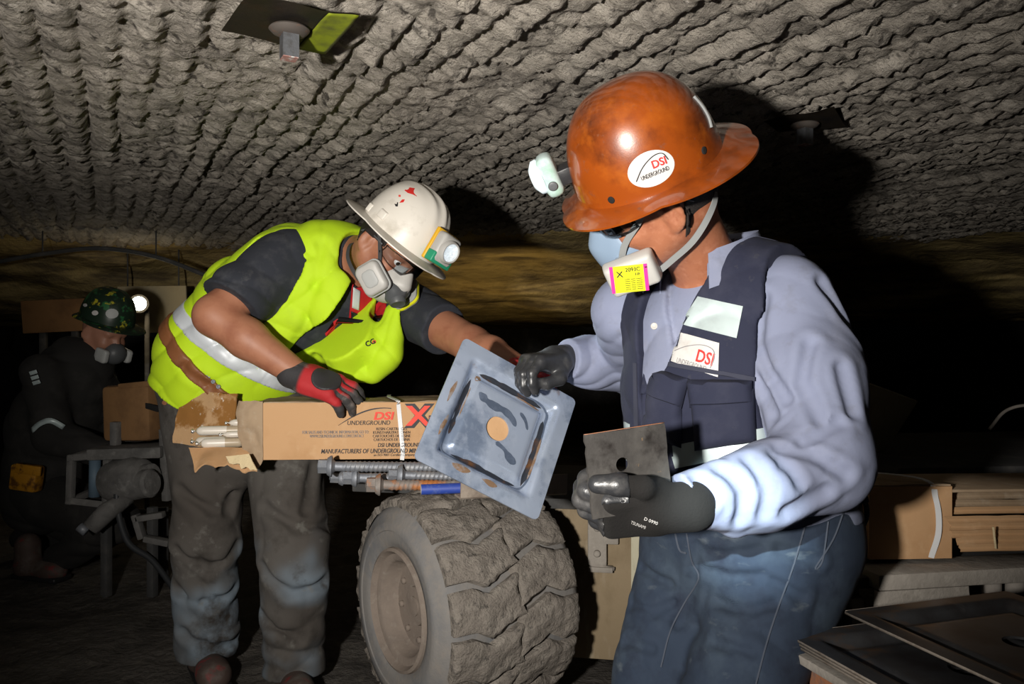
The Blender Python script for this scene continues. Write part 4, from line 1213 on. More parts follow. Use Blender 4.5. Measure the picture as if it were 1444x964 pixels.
# ------------------------------------------------------------------ plates stacked on the vehicle at lower right
su = nrm(A(0.955, 0.30, 0)); sv = A(su[1], -su[0], 0)
def stack_pan(corner, S, label, dz=0):
    C = corner + su * S / 2 + sv * S / 2
    VF = dished(C, su, sv, UPZ, S, 0.0265, nseg=44, th=0.004, depth=0.7, cr=0.006)
    o = mk('stacked_plate', VF, M['stack_pan'], sharp=45, label=label, cat='steel plate', group='dished plates stacked on the vehicle')
    for nm, a, b in (('left_edge', corner, corner + sv * S), ('back_edge', corner, corner + su * S)):
        e = nrm(b - a); s = -su if nm == 'left_edge' else -sv
        mk('sheared_edge', box((a + b) / 2 + s * 0.0006 - UPZ * 0.002, (S / 2 - 0.004, 0.0008, 0.002), np.array([e, s, np.cross(e, s)])), M['stack_edge'], o)
SP0 = W(1190, 861, 1.35); SP1 = W(1110, 893, 1.295)
stack_pan(SP0, 0.36, 'topmost dark dished plate of the stack at lower right')
for k in range(3):
    stack_pan(SP1 + A(0.004 * k, -0.003 * k, -0.0065 * k), 0.36, ['second dark dished plate of the stack, its corner jutting towards the jeans', 'third plate of the lower right stack, just under the jutting one', 'bottom plate of the lower right stack, on the rusty channel'][k])
def chan():
    c = SP1 + A(0.012, -0.010, -0.030) 
    p = c + sv * 0.0; q = c + sv * 0.40
    Mb = np.array([sv, UPZ, np.cross(sv, UPZ)])
    mk('channel_flange', box((p + q) / 2 + su * 0.035, (0.21, 0.007, 0.045), np.array([sv, UPZ, np.cross(sv, UPZ)]), 0.002), M['frame'], veh, sharp=40)
    mk('channel_web', box((p + q) / 2 + su * 0.030 - UPZ * 0.10, (0.20, 0.095, 0.006), np.array([sv, UPZ, np.cross(sv, UPZ)]), 0.002), M['rust_edge'], veh, sharp=40)
    # fill under the stack
    mk('deck_support', box(SP1 + su * 0.24 + sv * 0.18 - UPZ * 0.20, (0.15, 0.15, 0.16), np.array([su, sv, np.cross(su, sv)]), 0.004), M['darkmach'], veh, sharp=40)
chan()

# ------------------------------------------------------------------ boxes on the vehicle, right background
def right_box():
    b0 = W(1224, 788, 1.655); ux = nrm(A(1, 0.06, 0.0)); vx = nrm(A(-0.62, 1.0, 0))
    H = 0.150; L = 0.178; D = 0.24
    r = empty('cardboard_box', (b0[0] + 0.15, b0[1] + 0.1, b0[2]), 'brown cardboard box with a loose white strap on the right-hand deck', 'box')
    def face(o, u, v, w, h, s, m, nm, lb=None): return mk(nm, carton_face(o, u, v, w, h, 18, 10, s, 0.004, 0.002), m, r, sharp=40, label=lb)
    face(b0, ux, UPZ, L, H, 1, M['card'], 'front_face')
    face(b0, vx, UPZ, D, H, 2, M['card'], 'end_face')
    face(b0 + UPZ * H, ux, vx, L, D, 3, M['card_dull'], 'top_face')
    face(b0 + vx * D, ux, UPZ, L, H, 4, M['card'], 'back_face')
    face(b0 + ux * L, vx, UPZ, D, H, 5, M['card'], 'end_face')
    x0 = 0.137
    pts = [b0 + ux * (x0 - 0.004) - A(0, 0.004, 0) + UPZ * 0.002, b0 + ux * (x0 + 0.008) - A(0, 0.012, 0) + UPZ * 0.06, b0 + ux * (x0 + 0.004) - A(0, 0.008, 0) + UPZ * 0.125, b0 + ux * (x0 - 0.012) + A(0, 0.015, 0) + UPZ * 0.162, b0 + ux * (x0 - 0.09) + vx * 0.10 + UPZ * 0.168, b0 + ux * (x0 - 0.17) + vx * 0.16 + UPZ * 0.158]
    mk('packing_strap', ribbon(bez(pts, 6), np.array([nrm(A(0, -1, 0) * max(0, 1 - i / 20) + UPZ * min(1, i / 20)) for i in range(31)]), 0.012, 0.0012), M['strap_white'], r, sharp=60)
    # crushed corrugated cardboard beside it
    q = W(1356, 779, 1.60)
    cr = empty('crushed_cardboard', (q[0] + 0.15, q[1], q[2] - 0.005), 'pleated torn sheet of corrugated cardboard at the right edge', 'cardboard')
    n = 9
    for k in range(n):
        z0 = 0.012 * k; 
        G = np.zeros((16, 4, 3))
        for i in range(16):
            for j in range(4):
                s = i / 15; t = j / 3
                x = s * 0.34 - 0.0016 * k + (0.006 * float(noise(A(k * 1.0, j * 2.0, 1.0)[None], 1.7)[0]) if s == 0 else 0)
                p = q + ux * x + A(0, 1, 0) * (0.010 * k * (1 if k < 5 else 1.5) + 0.012 * t) + UPZ * (z0 + 0.012 * t + 0.0015 * float(noise(A(s * 9, k * 2.1, 0)[None], 1.0)[0]))
                p[1] += (0.004 if t < 0.5 else 0.0)
                G[i, j] = p
        mk('pleat', sheet(G, 0.003, (0, -1, 0.3)), M['card_dull'] if k > 5 else M['card'], cr, sharp=40)
    mk('torn_edge', box(q + ux * 0.066 - A(0, 0.004, 0) + UPZ * 0.03, (0.0016, 0.002, 0.022), frame(A(1, 0, 0.12), UPZ), 0.0005), M['card_edge'], cr)
    mk('backing_sheet', box(q + ux * 0.16 + A(0, 0.16, 0.112), (0.18, 0.10, 0.003), rotz(0.05), 0.001), M['card_dull'], cr)
right_box()
# dim yellow board and far rail behind the right-hand man
mk('yellow_board', box(W(1235, 590, 2.75), (0.10, 0.006, 0.11), frame(A(1, 0.2, -0.35), A(0.2, -0.4, 1)), 0.002), M['pale_board'], label='dim yellow board standing behind the blue-grey sleeve', cat='board', sharp=40)
mk('hung_cable', tube(bez([W(1395, 605, 2.9), W(1420, 578, 2.9), W(1460, 572, 2.9), W(1520, 590, 2.9)], 8), 0.006, 8), M['hose'], label='faint grey cable curving at the far right', cat='cable')
mk('deck_plate', box(A(1.9, 3.0, 0.60), (0.75, 0.45, 0.03), rotz(0.1), 0.01), M['darkmach'], veh, sharp=40)
# ------------------------------------------------------------------ people: shared pieces
def view_basis(px, py, ang):
    """e1 at screen angle ang (degrees, clockwise from +x, y down), e2 90 deg counter-clockwise of it, e3 to the camera"""
    r = nrm(A((px - 722) / FPX, 1, -(py - 482) / FPX))
    ex = nrm(A(1, 0, 0) - r * r[0]); ez = np.cross(ex, r)
    if ez[2] < 0: ez = -ez
    a = math.radians(ang)
    e1 = ex * math.cos(a) - ez * math.sin(a)
    e2 = ex * math.sin(a) + ez * math.cos(a)
    return e1, e2, -r

def head_sdf(P, O, H, ear_sides=(1, -1)):
    q = (P - O) @ H.T
    d = ell(q, (-0.008, 0, -0.022), (0.100, 0.077, 0.098))
    d = smin(d, ell(q, (0.030, 0, -0.080), (0.058, 0.058, 0.080)), 0.03)
    ay = np.abs(q[:, 1]); s = np.stack([q[:, 0], ay, q[:, 2]], 1)
    d = smin(d, cone(s, (-0.005, 0.055, -0.095), (0.062, 0.018, -0.145), 0.022, 0.021), 0.03)
    d = smin(d, ell(s, (0.055, 0.040, -0.078), (0.030, 0.026, 0.024)), 0.02)
    d = smin(d, ell(s, (0.076, 0.022, -0.028), (0.018, 0.036, 0.011)), 0.018)
    d = smax(d, -ell(s, (0.098, 0.033, -0.048), (0.018, 0.021, 0.012)), 0.012)
    d = smin(d, cone(q, (0.086, 0, -0.045), (0.104, 0, -0.084), 0.008, 0.0125), 0.012)
    d = smin(d, ell(s, (0.094, 0.011, -0.087), (0.011, 0.009, 0.008)), 0.008)
    d = smin(d, ell(q, (0.082, 0, -0.113), (0.014, 0.026, 0.013)), 0.012)
    d = smin(d, ell(s, (0.079, 0.033, -0.040), (0.013, 0.018, 0.0045)), 0.004)      # upper lid
    # ears
    er = np.array([nrm(A(1, -0.5, -0.15)), nrm(A(0.5, 1, 0)), A(0, 0, 1.0)])
    er[2] = np.cross(er[0], er[1])
    e = ell(s, (-0.012, 0.083, -0.052), (0.020, 0.0075, 0.033), er)
    e = smax(e, -ell(s, (-0.008, 0.092, -0.050), (0.0115, 0.008, 0.021), er), 0.006)
    e = smin(e, ell(s, (-0.004, 0.081, -0.048), (0.004, 0.006, 0.009), er), 0.004)
    e = smin(e, ell(s, (-0.008, 0.080, -0.080), (0.009, 0.006, 0.010), er), 0.006)
    d = smin(d, e, 0.006)
    return d

def eyes(person, O, H, look):
    for s in (1, -1):
        c = O + A(0.0755, 0.033 * s, -0.0475) @ H
        ey = mk('eye', lathe([(0.0125 * math.sin(t), -0.0125 * math.cos(t)) for t in np.linspace(0.02, math.pi - 0.02, 13)], 18, c, frame(nrm(np.cross(look, A(0.1, 0.2, 1))), look)), M['eye'], person)
        F = frame(nrm(np.cross(look, A(0.1, 0.2, 1))), look)
        mk('iris', lathe([(0.0062, 0.0112), (0.0050, 0.0122), (0.0025, 0.0131), (0.0003, 0.0133)], 16, c, F), M['iris'], ey)

def glasses(person, O, H):
    def lens_pt(f, z): return A(0.020 + 0.098 * math.cos(f) ** 0.9 if abs(f) < 1.5 else 0.02, 0.082 * math.sin(f), z + 0.004 * math.cos(f))
    G = np.array([[O + lens_pt(f, z) @ H for z in np.linspace(-0.074 , -0.028, 6)] for f in np.linspace(-1.30, 1.30, 30)])
    # lower edge curls under
    for i, f in enumerate(np.linspace(-1.30, 1.30, 30)):
        lift = 0.020 * abs(f / 1.30) ** 3 + 0.010 * math.exp(-(f / 0.12) ** 2)
        for j in range(6):
            t = 1 - j / 5
            G[i, j] += (A(-0.006 * t * t, 0, lift * t)) @ H
    g = mk('safety_glasses', sheet(G, 0.0016), M['glass'], person, label='clear wrap-around safety glasses')
    for s in (1, -1):
        mk('temple_arm', tube(bez([O + p @ H for p in (A(0.040, 0.081 * s, -0.034), A(0.010, 0.084 * s, -0.032), A(-0.03, 0.082 * s, -0.034), A(-0.05, 0.079 * s, -0.048))], 5), 0.0024, 8), M['valve'], g)

def helmet(person, O, H, mt, rx, ry, hgt, brim, droop, name, ridge=0.0, crown=0.78):
    n = 96; prof = []
    for t in np.linspace(math.pi / 2 - 0.001, 0.0, 26):
        prof.append((math.cos(t) ** crown, math.sin(t) ** 0.95, 0.0))
    for s in np.linspace(0.1, 1, 8): prof.append((1.0, 0.0, s))
    def pt(c, z, s, a, off=0.0):
        ca, sa = math.cos(a), math.sin(a)
        bx = brim[0] if ca > 0 else brim[1]
        bw = (abs(ca) * bx + abs(sa) * brim[2])
        R = np.array([rx * ca, ry * sa]) * c * (1 + 0.0) + np.array([ca, sa]) * (bw * s)
        zz = hgt * z - droop * (s ** 1.5) * (0.6 + 0.4 * abs(ca)) + 0.004 * (s == 0) * 0
        if ridge and s == 0 and z > 0.25:
            for k, w in ((0, 1.0), (0.62, 0.6), (-0.62, 0.6)):
                y = ry * sa * c
                zz += ridge * w * math.exp(-((y - k * ry * 0.55) / 0.010) ** 2) * min(1, (z - 0.25) * 3)
        return A(R[0] * (1 - off), R[1] * (1 - off), zz - off * 0.12)
    V = []; F = []
    rows = prof + [(c, z, s) for c, z, s in prof[::-1]]
    for i, (c, z, s) in enumerate(rows):
        inner = i >= len(prof)
        for k in range(n):
            a = 2 * math.pi * k / n
            p = pt(c, z, s, a, 0.028 if (inner and s == 0) else 0.0)
            if inner and s > 0: p = p + A(0, 0, -0.0035)
            V.append(O + p @ H)
    m = len(rows)
    for i in range(m - 1):
        for k in range(n):
            a = i * n + k; b = i * n + (k + 1) % n
            F.append([a, a + n, b + n, b])
    o = mk(name, (np.array(V), F), mt, person, sharp=60)
    outer = (np.array(V[:len(prof) * n]), [f for f in F if max(f) < len(prof) * n])
    return o, outer

def rounded_slab(c, hx, hy, hz, r, Mx, taper=0.0, n=6):
    """rounded box whose front (third row) face can taper"""
    V, F = box(A(0, 0, 0), (hx, hy, hz), I3, r, 3)
    k = 1 - taper * (V[:, 2] + hz) / (2 * hz)
    V = V.copy(); V[:, 0] *= k; V[:, 1] *= k
    return xf(V, c, Mx), F

# ---- a gloved or bare hand, x along the fingers, z = back of the hand
def hand_sdf(P, O, X, Z, left, curls, spread=0.0, thumb=((0.35, 0.8, -0.45), (0.75, 0.25, -0.6), (0.85, -0.1, -0.5)), s=1.0, fat=1.0, cuff=0.03, tcolor=None):
    x = nrm(X); z = nrm(np.asarray(Z) - x * (np.asarray(Z) @ x)); y = np.cross(z, x) * (-1 if left else 1)
    Mh = np.array([x, y, z])
    q = ((P - np.asarray(O)) @ Mh.T) / s
    d = rbox(q, (0.050, 0.0, 0.0), (0.046, 0.041, 0.0165 * fat), 0.014)
    d = smin(d, ell(q, (0.032, 0.024, -0.010), (0.034, 0.020, 0.016)), 0.014)
    d = smin(d, ell(q, (0.030, -0.024, -0.008), (0.036, 0.017, 0.014)), 0.012)
    d = smin(d, cone(q, (-cuff, 0, 0), (0.02, 0, 0), 0.031 * fat, 0.030 * fat), 0.016)
    fd = None
    specs = [(0.029, 0.090, 0.073), (0.0095, 0.095, 0.080), (-0.0105, 0.092, 0.074), (-0.030, 0.084, 0.059)]
    joints = []
    for k, (fy, fx, fl) in enumerate(specs):
        c = curls[k]
        p = A(fx - 0.006, fy, 0.0)
        pts = [p - A(0.02, 0, 0), p]; a = 0.0; sp = spread * (1.5 - k) / 1.5
        for seg, ang in zip((0.46, 0.30, 0.26), c):
            a += math.radians(ang)
            dirn = A(math.cos(a) * math.cos(sp), math.cos(a) * math.sin(sp), -math.sin(a))
            p = p + dirn * fl * seg
            pts.append(p)
        rad = [0.0105, 0.0108, 0.0100, 0.0094, 0.0082]
        e = chain(q, pts, [r * fat for r in rad], 0.004)
        fd = e if fd is None else np.minimum(fd, e)
        joints.append(pts)
    tp = [A(0.016, 0.026, -0.008)]
    for dv, L in zip(thumb, (0.043, 0.034, 0.027)): tp.append(tp[-1] + nrm(dv) * L)
    td = chain(q, tp, [0.016 * fat, 0.0135 * fat, 0.0118 * fat, 0.0100 * fat], 0.006)
    d = smin(d, fd, 0.007)
    d = smin(d, td, 0.010)
    joints.append(tp)
    return d * s, (q, joints)

def bounds(pts, m):
    P = np.array(pts); return P.min(0) - m, P.max(0) + m

# ================================================================== right-hand man: orange helmet, navy vest
e1, e2, e3 = view_basis(927, 247, 180 - 23)              # screen direction of his face: left and down
aF = e1
cs, sn = math.cos(math.radians(21)), math.sin(math.radians(21))
aU0 = np.cross(e1, e3); aU0 = aU0 if aU0[2] > 0 else -aU0
aU = aU0 * cs + e3 * sn
aL = np.cross(aU, aF)
AH = np.array([aF, aL, aU])
AO = W(914, 240, 1.33)

LT = nrm(A(0.63, -0.777, 0)); FT = A(-0.777, -0.63, 0)
SA1 = W(1112, 425, 1.36); EA1 = W(1160, 652, 1.22); WA1 = W(962, 708, 1.13)
SA2 = A(0.235, 1.60, 1.080); EA2 = A(0.285, 1.86, 0.965); WA2 = W(792, 507, 1.735)
stA = [(A(0.430, 1.49, 0.60), 0.180, 0.145, LT, FT), (A(0.440, 1.48, 0.70), 0.190, 0.165, LT, FT), (A(0.425, 1.475, 0.82), 0.188, 0.165, LT, FT),
       (A(0.395, 1.47, 0.96), 0.182, 0.142, LT, FT), (A(0.375, 1.475, 1.07), 0.155, 0.105, LT, FT), (A(0.368, 1.475, 1.155), 0.072, 0.066, LT, FT)]
NKA = A(0.358, 1.455, 1.165)
HLA = A(0.475, 1.415, 0.63); KLA = A(0.315, 1.255, 0.335); FLA = A(0.385, 1.43, 0.07)
HRA = A(0.365, 1.545, 0.63); KRA = A(0.240, 1.415, 0.335); FRA = A(0.305, 1.60, 0.07)
def torsoA(P): return loft(P, stA, 0.05)
def sleevesA(P, off=0.0):
    m1 = (SA1 + EA1) / 2 + A(0.012, 0, 0)
    f1 = EA1 * 0.55 + WA1 * 0.45 + A(0, 0, -0.012)
    d = chain(P, [SA1, m1, EA1, f1, WA1], [0.078 + off, 0.081 + off, 0.071 + off, 0.058 + off, 0.040 + off], 0.025)
    d2 = chain(P, [SA2, EA2, EA2 * 0.4 + WA2 * 0.6, WA2], [0.075 + off, 0.066 + off, 0.058 + off, 0.043 + off], 0.02)
    return d, d2
axU = nrm(EA1 - SA1); axF = nrm(WA1 - EA1); axF2 = nrm(WA2 - EA2)
crA = creases(lambda P: sleevesA(P)[0], [[(1042, 476), (1066, 513), (1093, 583)], [(1077, 422), (1072, 486), (1110, 562)], [(1158, 400), (1185, 438), (1208, 475)], [(1142, 486), (1131, 540), (1160, 600)],
    [(1077, 605), (1131, 627), (1180, 596)], [(1099, 634), (1142, 640), (1190, 668)], [(1018, 664), (1046, 691), (1042, 730)], [(1056, 650), (1083, 686), (1077, 722)], [(1093, 640), (1126, 680)], [(1163, 691), (1110, 720)], [(1185, 520), (1200, 580)], [(985, 676), (1002, 700)]], 1.25, 0.0085, 0.011)
def shirtA(P):
    d1, d2 = sleevesA(P)
    # drape folds on the near sleeve
    mu = np.clip(1 - np.abs(d1) / 0.06, 0, 1)
    t = (P - EA1)
    f = wrinkle(P, nrm(A(0.95, 0.25, -0.15)), 0.14, 0.006, 2.0, 0.6, 3.5, 1.3) * np.clip((P[:, 2] - 0.80) * 6, 0.0, 1)
    f = f + wrinkle(P, nrm(axU * 0.9 + A(0.35, 0, 0.2)), 0.066, 0.0065, 5.0, 0.5, 5, 0.5) * bump(P, EA1 + A(-0.06, -0.02, 0.05), 0.09)
    f = f + wrinkle(P, nrm(axF * 0.8 + A(0, 0, 1.0)), 0.060, 0.0065, 8.0, 0.5, 5, 0.5) * bump(P, EA1 * 0.60 + WA1 * 0.40, 0.10)
    f = f + wrinkle(P, nrm(axF + A(0.0, 0, 0.25)), 0.035, 0.005, 3.0, 0.5, 8) * bump(P, WA1 + axF * -0.06, 0.05)
    f = f + wrinkle(P, nrm(A(0.5, 0.2, 0.8)), 0.06, 0.0015, 6.0, 0.8, 9)
    d1 = d1 + (f + crA(P)) * mu
    d1 = np.maximum(d1, plane(P, WA1 + axF * 0.002, axF))
    # loose cuff hanging under the wrist
    d1 = smin(d1, cone(P, EA1 * 0.42 + WA1 * 0.58 + A(0.0, 0, -0.035), EA1 * 0.30 + WA1 * 0.70 + A(0.01, 0, -0.055), 0.030, 0.012), 0.03)
    f2 = wrinkle(P, nrm(axF2 + A(0.2, 0, 0.7)), 0.06, 0.0045, 1.0, 0.9, 9, 0.7)
    d2 = d2 + f2 * np.clip(1 - np.abs(d2) / 0.05, 0, 1)
    d2 = np.maximum(d2, np.minimum(plane(P, WA2 - axF2 * 0.012, axF2), 0.10 - np.linalg.norm(P - WA2.astype(np.float32), axis=1)))
    d = torsoA(P) + wrinkle(P, A(0.2, 0.1, 1), 0.10, 0.005, 4.0, 0.9, 5)
    d = np.maximum(d, -plane(P, A(0, 0, 0.71), A(0, 0, 1)))
    # open neck: cut a V at the front, leave the skin
    q = (P - NKA)
    v = np.maximum(plane(P, NKA + FT * 0.03, -FT) , 0)
    nk = cone(P, NKA + A(0, 0, 0.02), AO + A(-0.02, 0, -0.10) @ AH, 0.062, 0.060)
    vx = np.abs(q @ LT); fz = -q[:, 2]
    V = np.maximum(vx - (0.062 - fz * 0.40), -(q @ FT) + 0.035)
    V = np.maximum(V, fz - 0.15)
    d = smin(d, d1, 0.03)
    d = smin(d, d2, 0.02)
    d = smax(d, -np.maximum(V, -(torsoA(P) + 0.012)), 0.006)
    d = np.maximum(d, -(nk - 0.002))
    return d
def bodyA(P):
    d = head_sdf(P, AO, AH)
    nkt = AO + A(-0.025, 0, -0.10) @ AH
    d = smin(d, cone(P, nkt, NKA + A(0, 0, -0.02), 0.056, 0.062), 0.035)
    t = torsoA(P) + 0.026
    d = smin(d, t, 0.03)
    d = smin(d, chain(P, [SA1, EA1, WA1, WA1 + axF * 0.03], [0.055, 0.046, 0.030, 0.028]), 0.03)
    d = smin(d, chain(P, [SA2, EA2, WA2, WA2 + axF2 * 0.02], [0.052, 0.044, 0.029, 0.027]), 0.03)
    d = smin(d, chain(P, [HLA, KLA, FLA], [0.075, 0.052, 0.035]), 0.04)
    d = smin(d, chain(P, [HRA, KRA, FRA], [0.075, 0.052, 0.035]), 0.04)
    return d
bA = mesh_sdf(bodyA, (0.0, 1.05, 0.02), (0.72, 1.98, 1.48), 0.0042)
pA = mk('person', bA, M['skinA'], label='man in orange helmet, navy vest and blue-grey shirt, bending and holding steel plates', cat='person', org=A(0.40, 1.45, 0.0))
shA = mesh_sdf(shirtA, (0.02, 0.98, 0.62), (0.76, 2.0, 1.24), 0.0042)
oShA = mk('shirt', shA, M['shirt'], pA, label='blue-grey long-sleeved work shirt')

def vestA_f(P):
    t = torsoA(P) - 0.016
    t = t + wrinkle(P, nrm(A(0.3, 0.2, 1)), 0.11, 0.006, 6.0, 0.9, 5) + wrinkle(P, nrm(LT * 0.8 + A(0, 0, 0.6)), 0.13, 0.004, 9.0, 0.8, 5)
    # shoulder yoke reaches out over the arm
    t = smin(t, chain(P, [A(0.37, 1.475, 1.10), SA1 + A(0, 0, 0.006)], [0.092, 0.088], 0.0), 0.05)
    t = smin(t, chain(P, [A(0.37, 1.475, 1.10), SA2 * 0.75 + A(0.37, 1.475, 1.10) * 0.25], [0.080, 0.060], 0.0), 0.05)
    d1, d2 = sleevesA(P, 0.006)
    armh = np.maximum(d1, -plane(P, SA1 - LT * 0.020 + A(0, 0, 0.0), nrm(LT * 0.8 + A(0, 0, -0.65) + FT * 0.30)))
    armh2 = np.maximum(d2, -plane(P, SA2 + LT * 0.02, nrm(-LT + A(0, 0, -0.25))))
    d = smax(t, -armh, 0.008)
    d = smax(d, -armh2, 0.008)
    d = np.maximum(d, plane(P, SA1 + LT * 0.012, nrm(LT + A(0, 0, 0.15))) * 0.9)
    d = np.maximum(d, plane(P, SA2 + LT * 0.0, nrm(-LT)) * 0.9)
    d = np.maximum(d, -plane(P, A(0, 0, 0.735), A(0, 0, 1)))
    # front opening: V at the neck narrowing to the zip line
    q = P - NKA
    w = np.interp(-q[:, 2], [-0.2, 0.0, 0.16, 0.27, 0.34, 0.6], [0.10, 0.080, 0.048, 0.012, 0.003, 0.002])
    V = np.maximum(np.abs(q @ LT + 0.012 + np.interp(-q[:, 2], [0.0, 0.16, 0.3], [0.0, 0.022, 0.026])) - w, -(q @ FT) + 0.0)
    d = smax(d, -np.maximum(V, -(torsoA(P) + 0.03)), 0.006)
    nk = cone(P, NKA + A(0, 0, -0.05), NKA + A(0.0, 0, 0.12), 0.080, 0.088)
    d = smax(d, -nk, 0.008)
    return d
vA = mesh_sdf(vestA_f, (0.10, 1.15, 0.70), (0.70, 1.80, 1.28), 0.0042)
vestA = mk('vest', vA, M['vestA'], pA, label='navy canvas utility vest with pockets')
sV = Surf(vA)
sSh = Surf(shA)
VD = nrm(A(-0.25, 1, 0.02))          # projecting direction: from the viewer's side on to the chest
def quad(px4, d): return [W(x, y, d) for x, y in px4]
def lay(px4, d, th, mt, name, surf=sV, parent=None, lift=0.0015, puff=0.0, nu=18, nv=12, dr=None, label=None):
    c = quad(px4, d)
    dirn = dr if dr is not None else nrm(sum(c) / 4 - A(0, 0, CAMZ))
    return mk(name, surf.patch(None, None, None, 0, 0, dirn, th, nu, nv, lift, puff, corners=c), mt, parent or vestA, sharp=50, label=label)
lay([(968, 414), (1047, 432), (1038, 476), (938, 452)], 1.33, 0.0015, M['reflect'], 'reflective_strip', nu=20, nv=10)
bdg = lay([(953, 466), (1014, 484), (1012, 531), (942, 508)], 1.33, 0.0018, M['sticker'], 'badge', nu=16, nv=12, label='white cloth badge with red and grey lettering')
bd_c = quad([(953, 466), (1014, 484), (1012, 531), (942, 508)], 1.33)
bu = nrm(bd_c[1] - bd_c[0]); bv = nrm(bd_c[0] - bd_c[3])
vd = nrm(sum(bd_c) / 4 - A(0, 0, CAMZ))
k_ = 1.33 / FPX
mk('badge_text', sV.print(text2d('DSI', 17 * k_, 0.02, 0, 'LEFT', 24 * k_), W(980.5, 508.5, 1.33), bu, bv, vd, 0.0048), M['red_ink'], vestA, smooth=False)
mk('badge_text', sV.print(text2d('UNDERGROUND', 7.5 * k_, 0, 0, 'LEFT', 43 * k_), W(953, 511, 1.33), bu, bv, vd, 0.0048), M['grey_ink'], vestA, smooth=False)
sw = arc2d([(x * k_, y * k_) for x, y in bez([A(-33, -6, 0)[:2], A(-15, 7, 0)[:2], A(6, 15, 0)[:2], A(22, 13, 0)[:2], A(27, 2, 0)[:2], A(25, -13, 0)[:2]], 6)], 1.1 * k_)
mk('badge_swoosh', sV.print(sw, W(980, 499, 1.33), bu, bv, vd, 0.0048), M['grey_ink'], vestA, smooth=False)
lay([(945, 644), (1092, 612), (1099, 630), (950, 661)], 1.30, 0.0015, M['reflect'], 'reflective_strip', nu=26, nv=6)
lay([(946, 628), (1078, 603), (1092, 634), (950, 660)], 1.30, 0.0017, M['reflect'], 'reflective_strip', nu=26, nv=10)
lay([(880, 592), (888, 597), (890, 655), (884, 650)], 1.42, 0.0017, M['reflect'], 'reflective_strip', nu=5, nv=10)
# pockets
lay([(972, 542), (1062, 548), (1066, 622), (980, 636)], 1.30, 0.003, M['vestA'], 'chest_pocket', puff=0.012, nu=20, nv=16)
lay([(968, 534), (1060, 536), (1062, 570), (972, 576)], 1.28, 0.004, M['vestA'], 'pocket_flap', puff=0.013, lift=0.004, nu=20, nv=8)
lay([(904, 532), (962, 548), (962, 632), (902, 612)], 1.32, 0.003, M['vestA'], 'chest_pocket', puff=0.011, nu=16, nv=16)
lay([(906, 512), (972, 534), (962, 576), (900, 556)], 1.31, 0.004, M['vestA'], 'pocket_flap', puff=0.013, lift=0.004, nu=16, nv=8)
lay([(918, 506), (1062, 531), (1062, 537), (916, 512)], 1.31, 0.004, M['navy_seam'], 'seam', nu=22, nv=3)
lay([(1066, 320), (1160, 352), (1158, 356), (1064, 324)], 1.40, 0.001, M['navy_seam'], 'seam', nu=20, nv=3)
lay([(893, 505), (898, 507), (902, 700), (897, 700)], 1.37, 0.002, M['navy_seam'], 'zip', nu=3, nv=24)
# tape on the back of the shoulder
bs = []; bsn = []
for px, py in ((1146, 344), (1156, 352), (1166, 361), (1175, 370), (1184, 381), (1191, 394)):
    r_ = sSh.b.find_nearest(Vector(W(px, py, 1.47)))
    n_ = np.array(r_[1]); bs.append(np.array(r_[0]) + n_ * 0.003); bsn.append(n_)
mk('reflective_strip', ribbon(bs, np.array(bsn), 0.030, 0.002), M['reflect'], vestA)
# shirt button and collar
bt = sSh.hit(W(923, 460, 1.37), W(923, 460, 1.37) - A(0, 0, CAMZ))
bn = nrm(A(-0.35, -0.9, 0.15))
mk('button', lathe([(0.0062, 0), (0.0066, 0.001), (0.0060, 0.0028), (0.0045, 0.0020), (0.0003, 0.0020)], 16, bt + bn * 0.002, frame(np.cross(bn, A(0, 0, 1)), bn)), M['cart'], oShA)
def collarA():
    G = np.zeros((40, 7, 3))
    Cn = NKA + A(0.008, 0.006, 0.0)
    for i in range(40):
        th = math.radians(-138 + 276 * i / 39)           # 0 = back
        dirv = -FT * math.cos(th) + LT * math.sin(th)
        fr = (1 - math.cos(th)) / 2                        # 0 back .. 1 front
        for j in range(7):
            t = j / 6
            r = np.interp(t, [0, 0.35, 0.5, 1], [0.070, 0.073, 0.080, 0.100]) + 0.010 * fr
            z = np.interp(t, [0, 0.35, 0.5, 1], [-0.015, 0.058, 0.060, 0.012]) - 0.085 * fr ** 1.6 * (0.75 + 0.5 * (t > 0.5) * (t - 0.5))
            G[i, j] = Cn + dirv * r + A(0, 0, 1) * z + FT * 0.030 * fr ** 2
    return sheet(G, 0.0022)
mk('collar', collarA(), M['shirt'], oShA, sharp=70)

# jeans
def jeans0(P):
    d = loft(P, [(A(0.440, 1.482, 0.745), 0.196, 0.172, LT, FT), (A(0.440, 1.484, 0.68), 0.199, 0.174, LT, FT), (A(0.43, 1.49, 0.60), 0.180, 0.150, LT, FT)], 0.04)
    l1 = chain(P, [HLA + A(0.005, 0, 0.0), KLA, FLA], [0.108, 0.080, 0.062], 0.02)
    l2 = chain(P, [HRA + A(-0.005, 0, 0), KRA, FRA], [0.104, 0.080, 0.062], 0.02)
    return smin(smin(d, l1, 0.035), l2, 0.035)
crJ = creases(jeans0, [[(988, 778), (1025, 782), (1070, 776)], [(992, 802), (1035, 815), (1075, 812)], [(985, 770), (978, 820), (955, 880)], [(1015, 850), (1060, 862), (1095, 850)], [(905, 800), (945, 822)], [(890, 850), (925, 862), (950, 850)], [(1100, 775), (1150, 790)], [(1090, 820), (1130, 842)], [(1010, 905), (1060, 920)], [(885, 905), (920, 915)]], 1.35, 0.0065, 0.010)
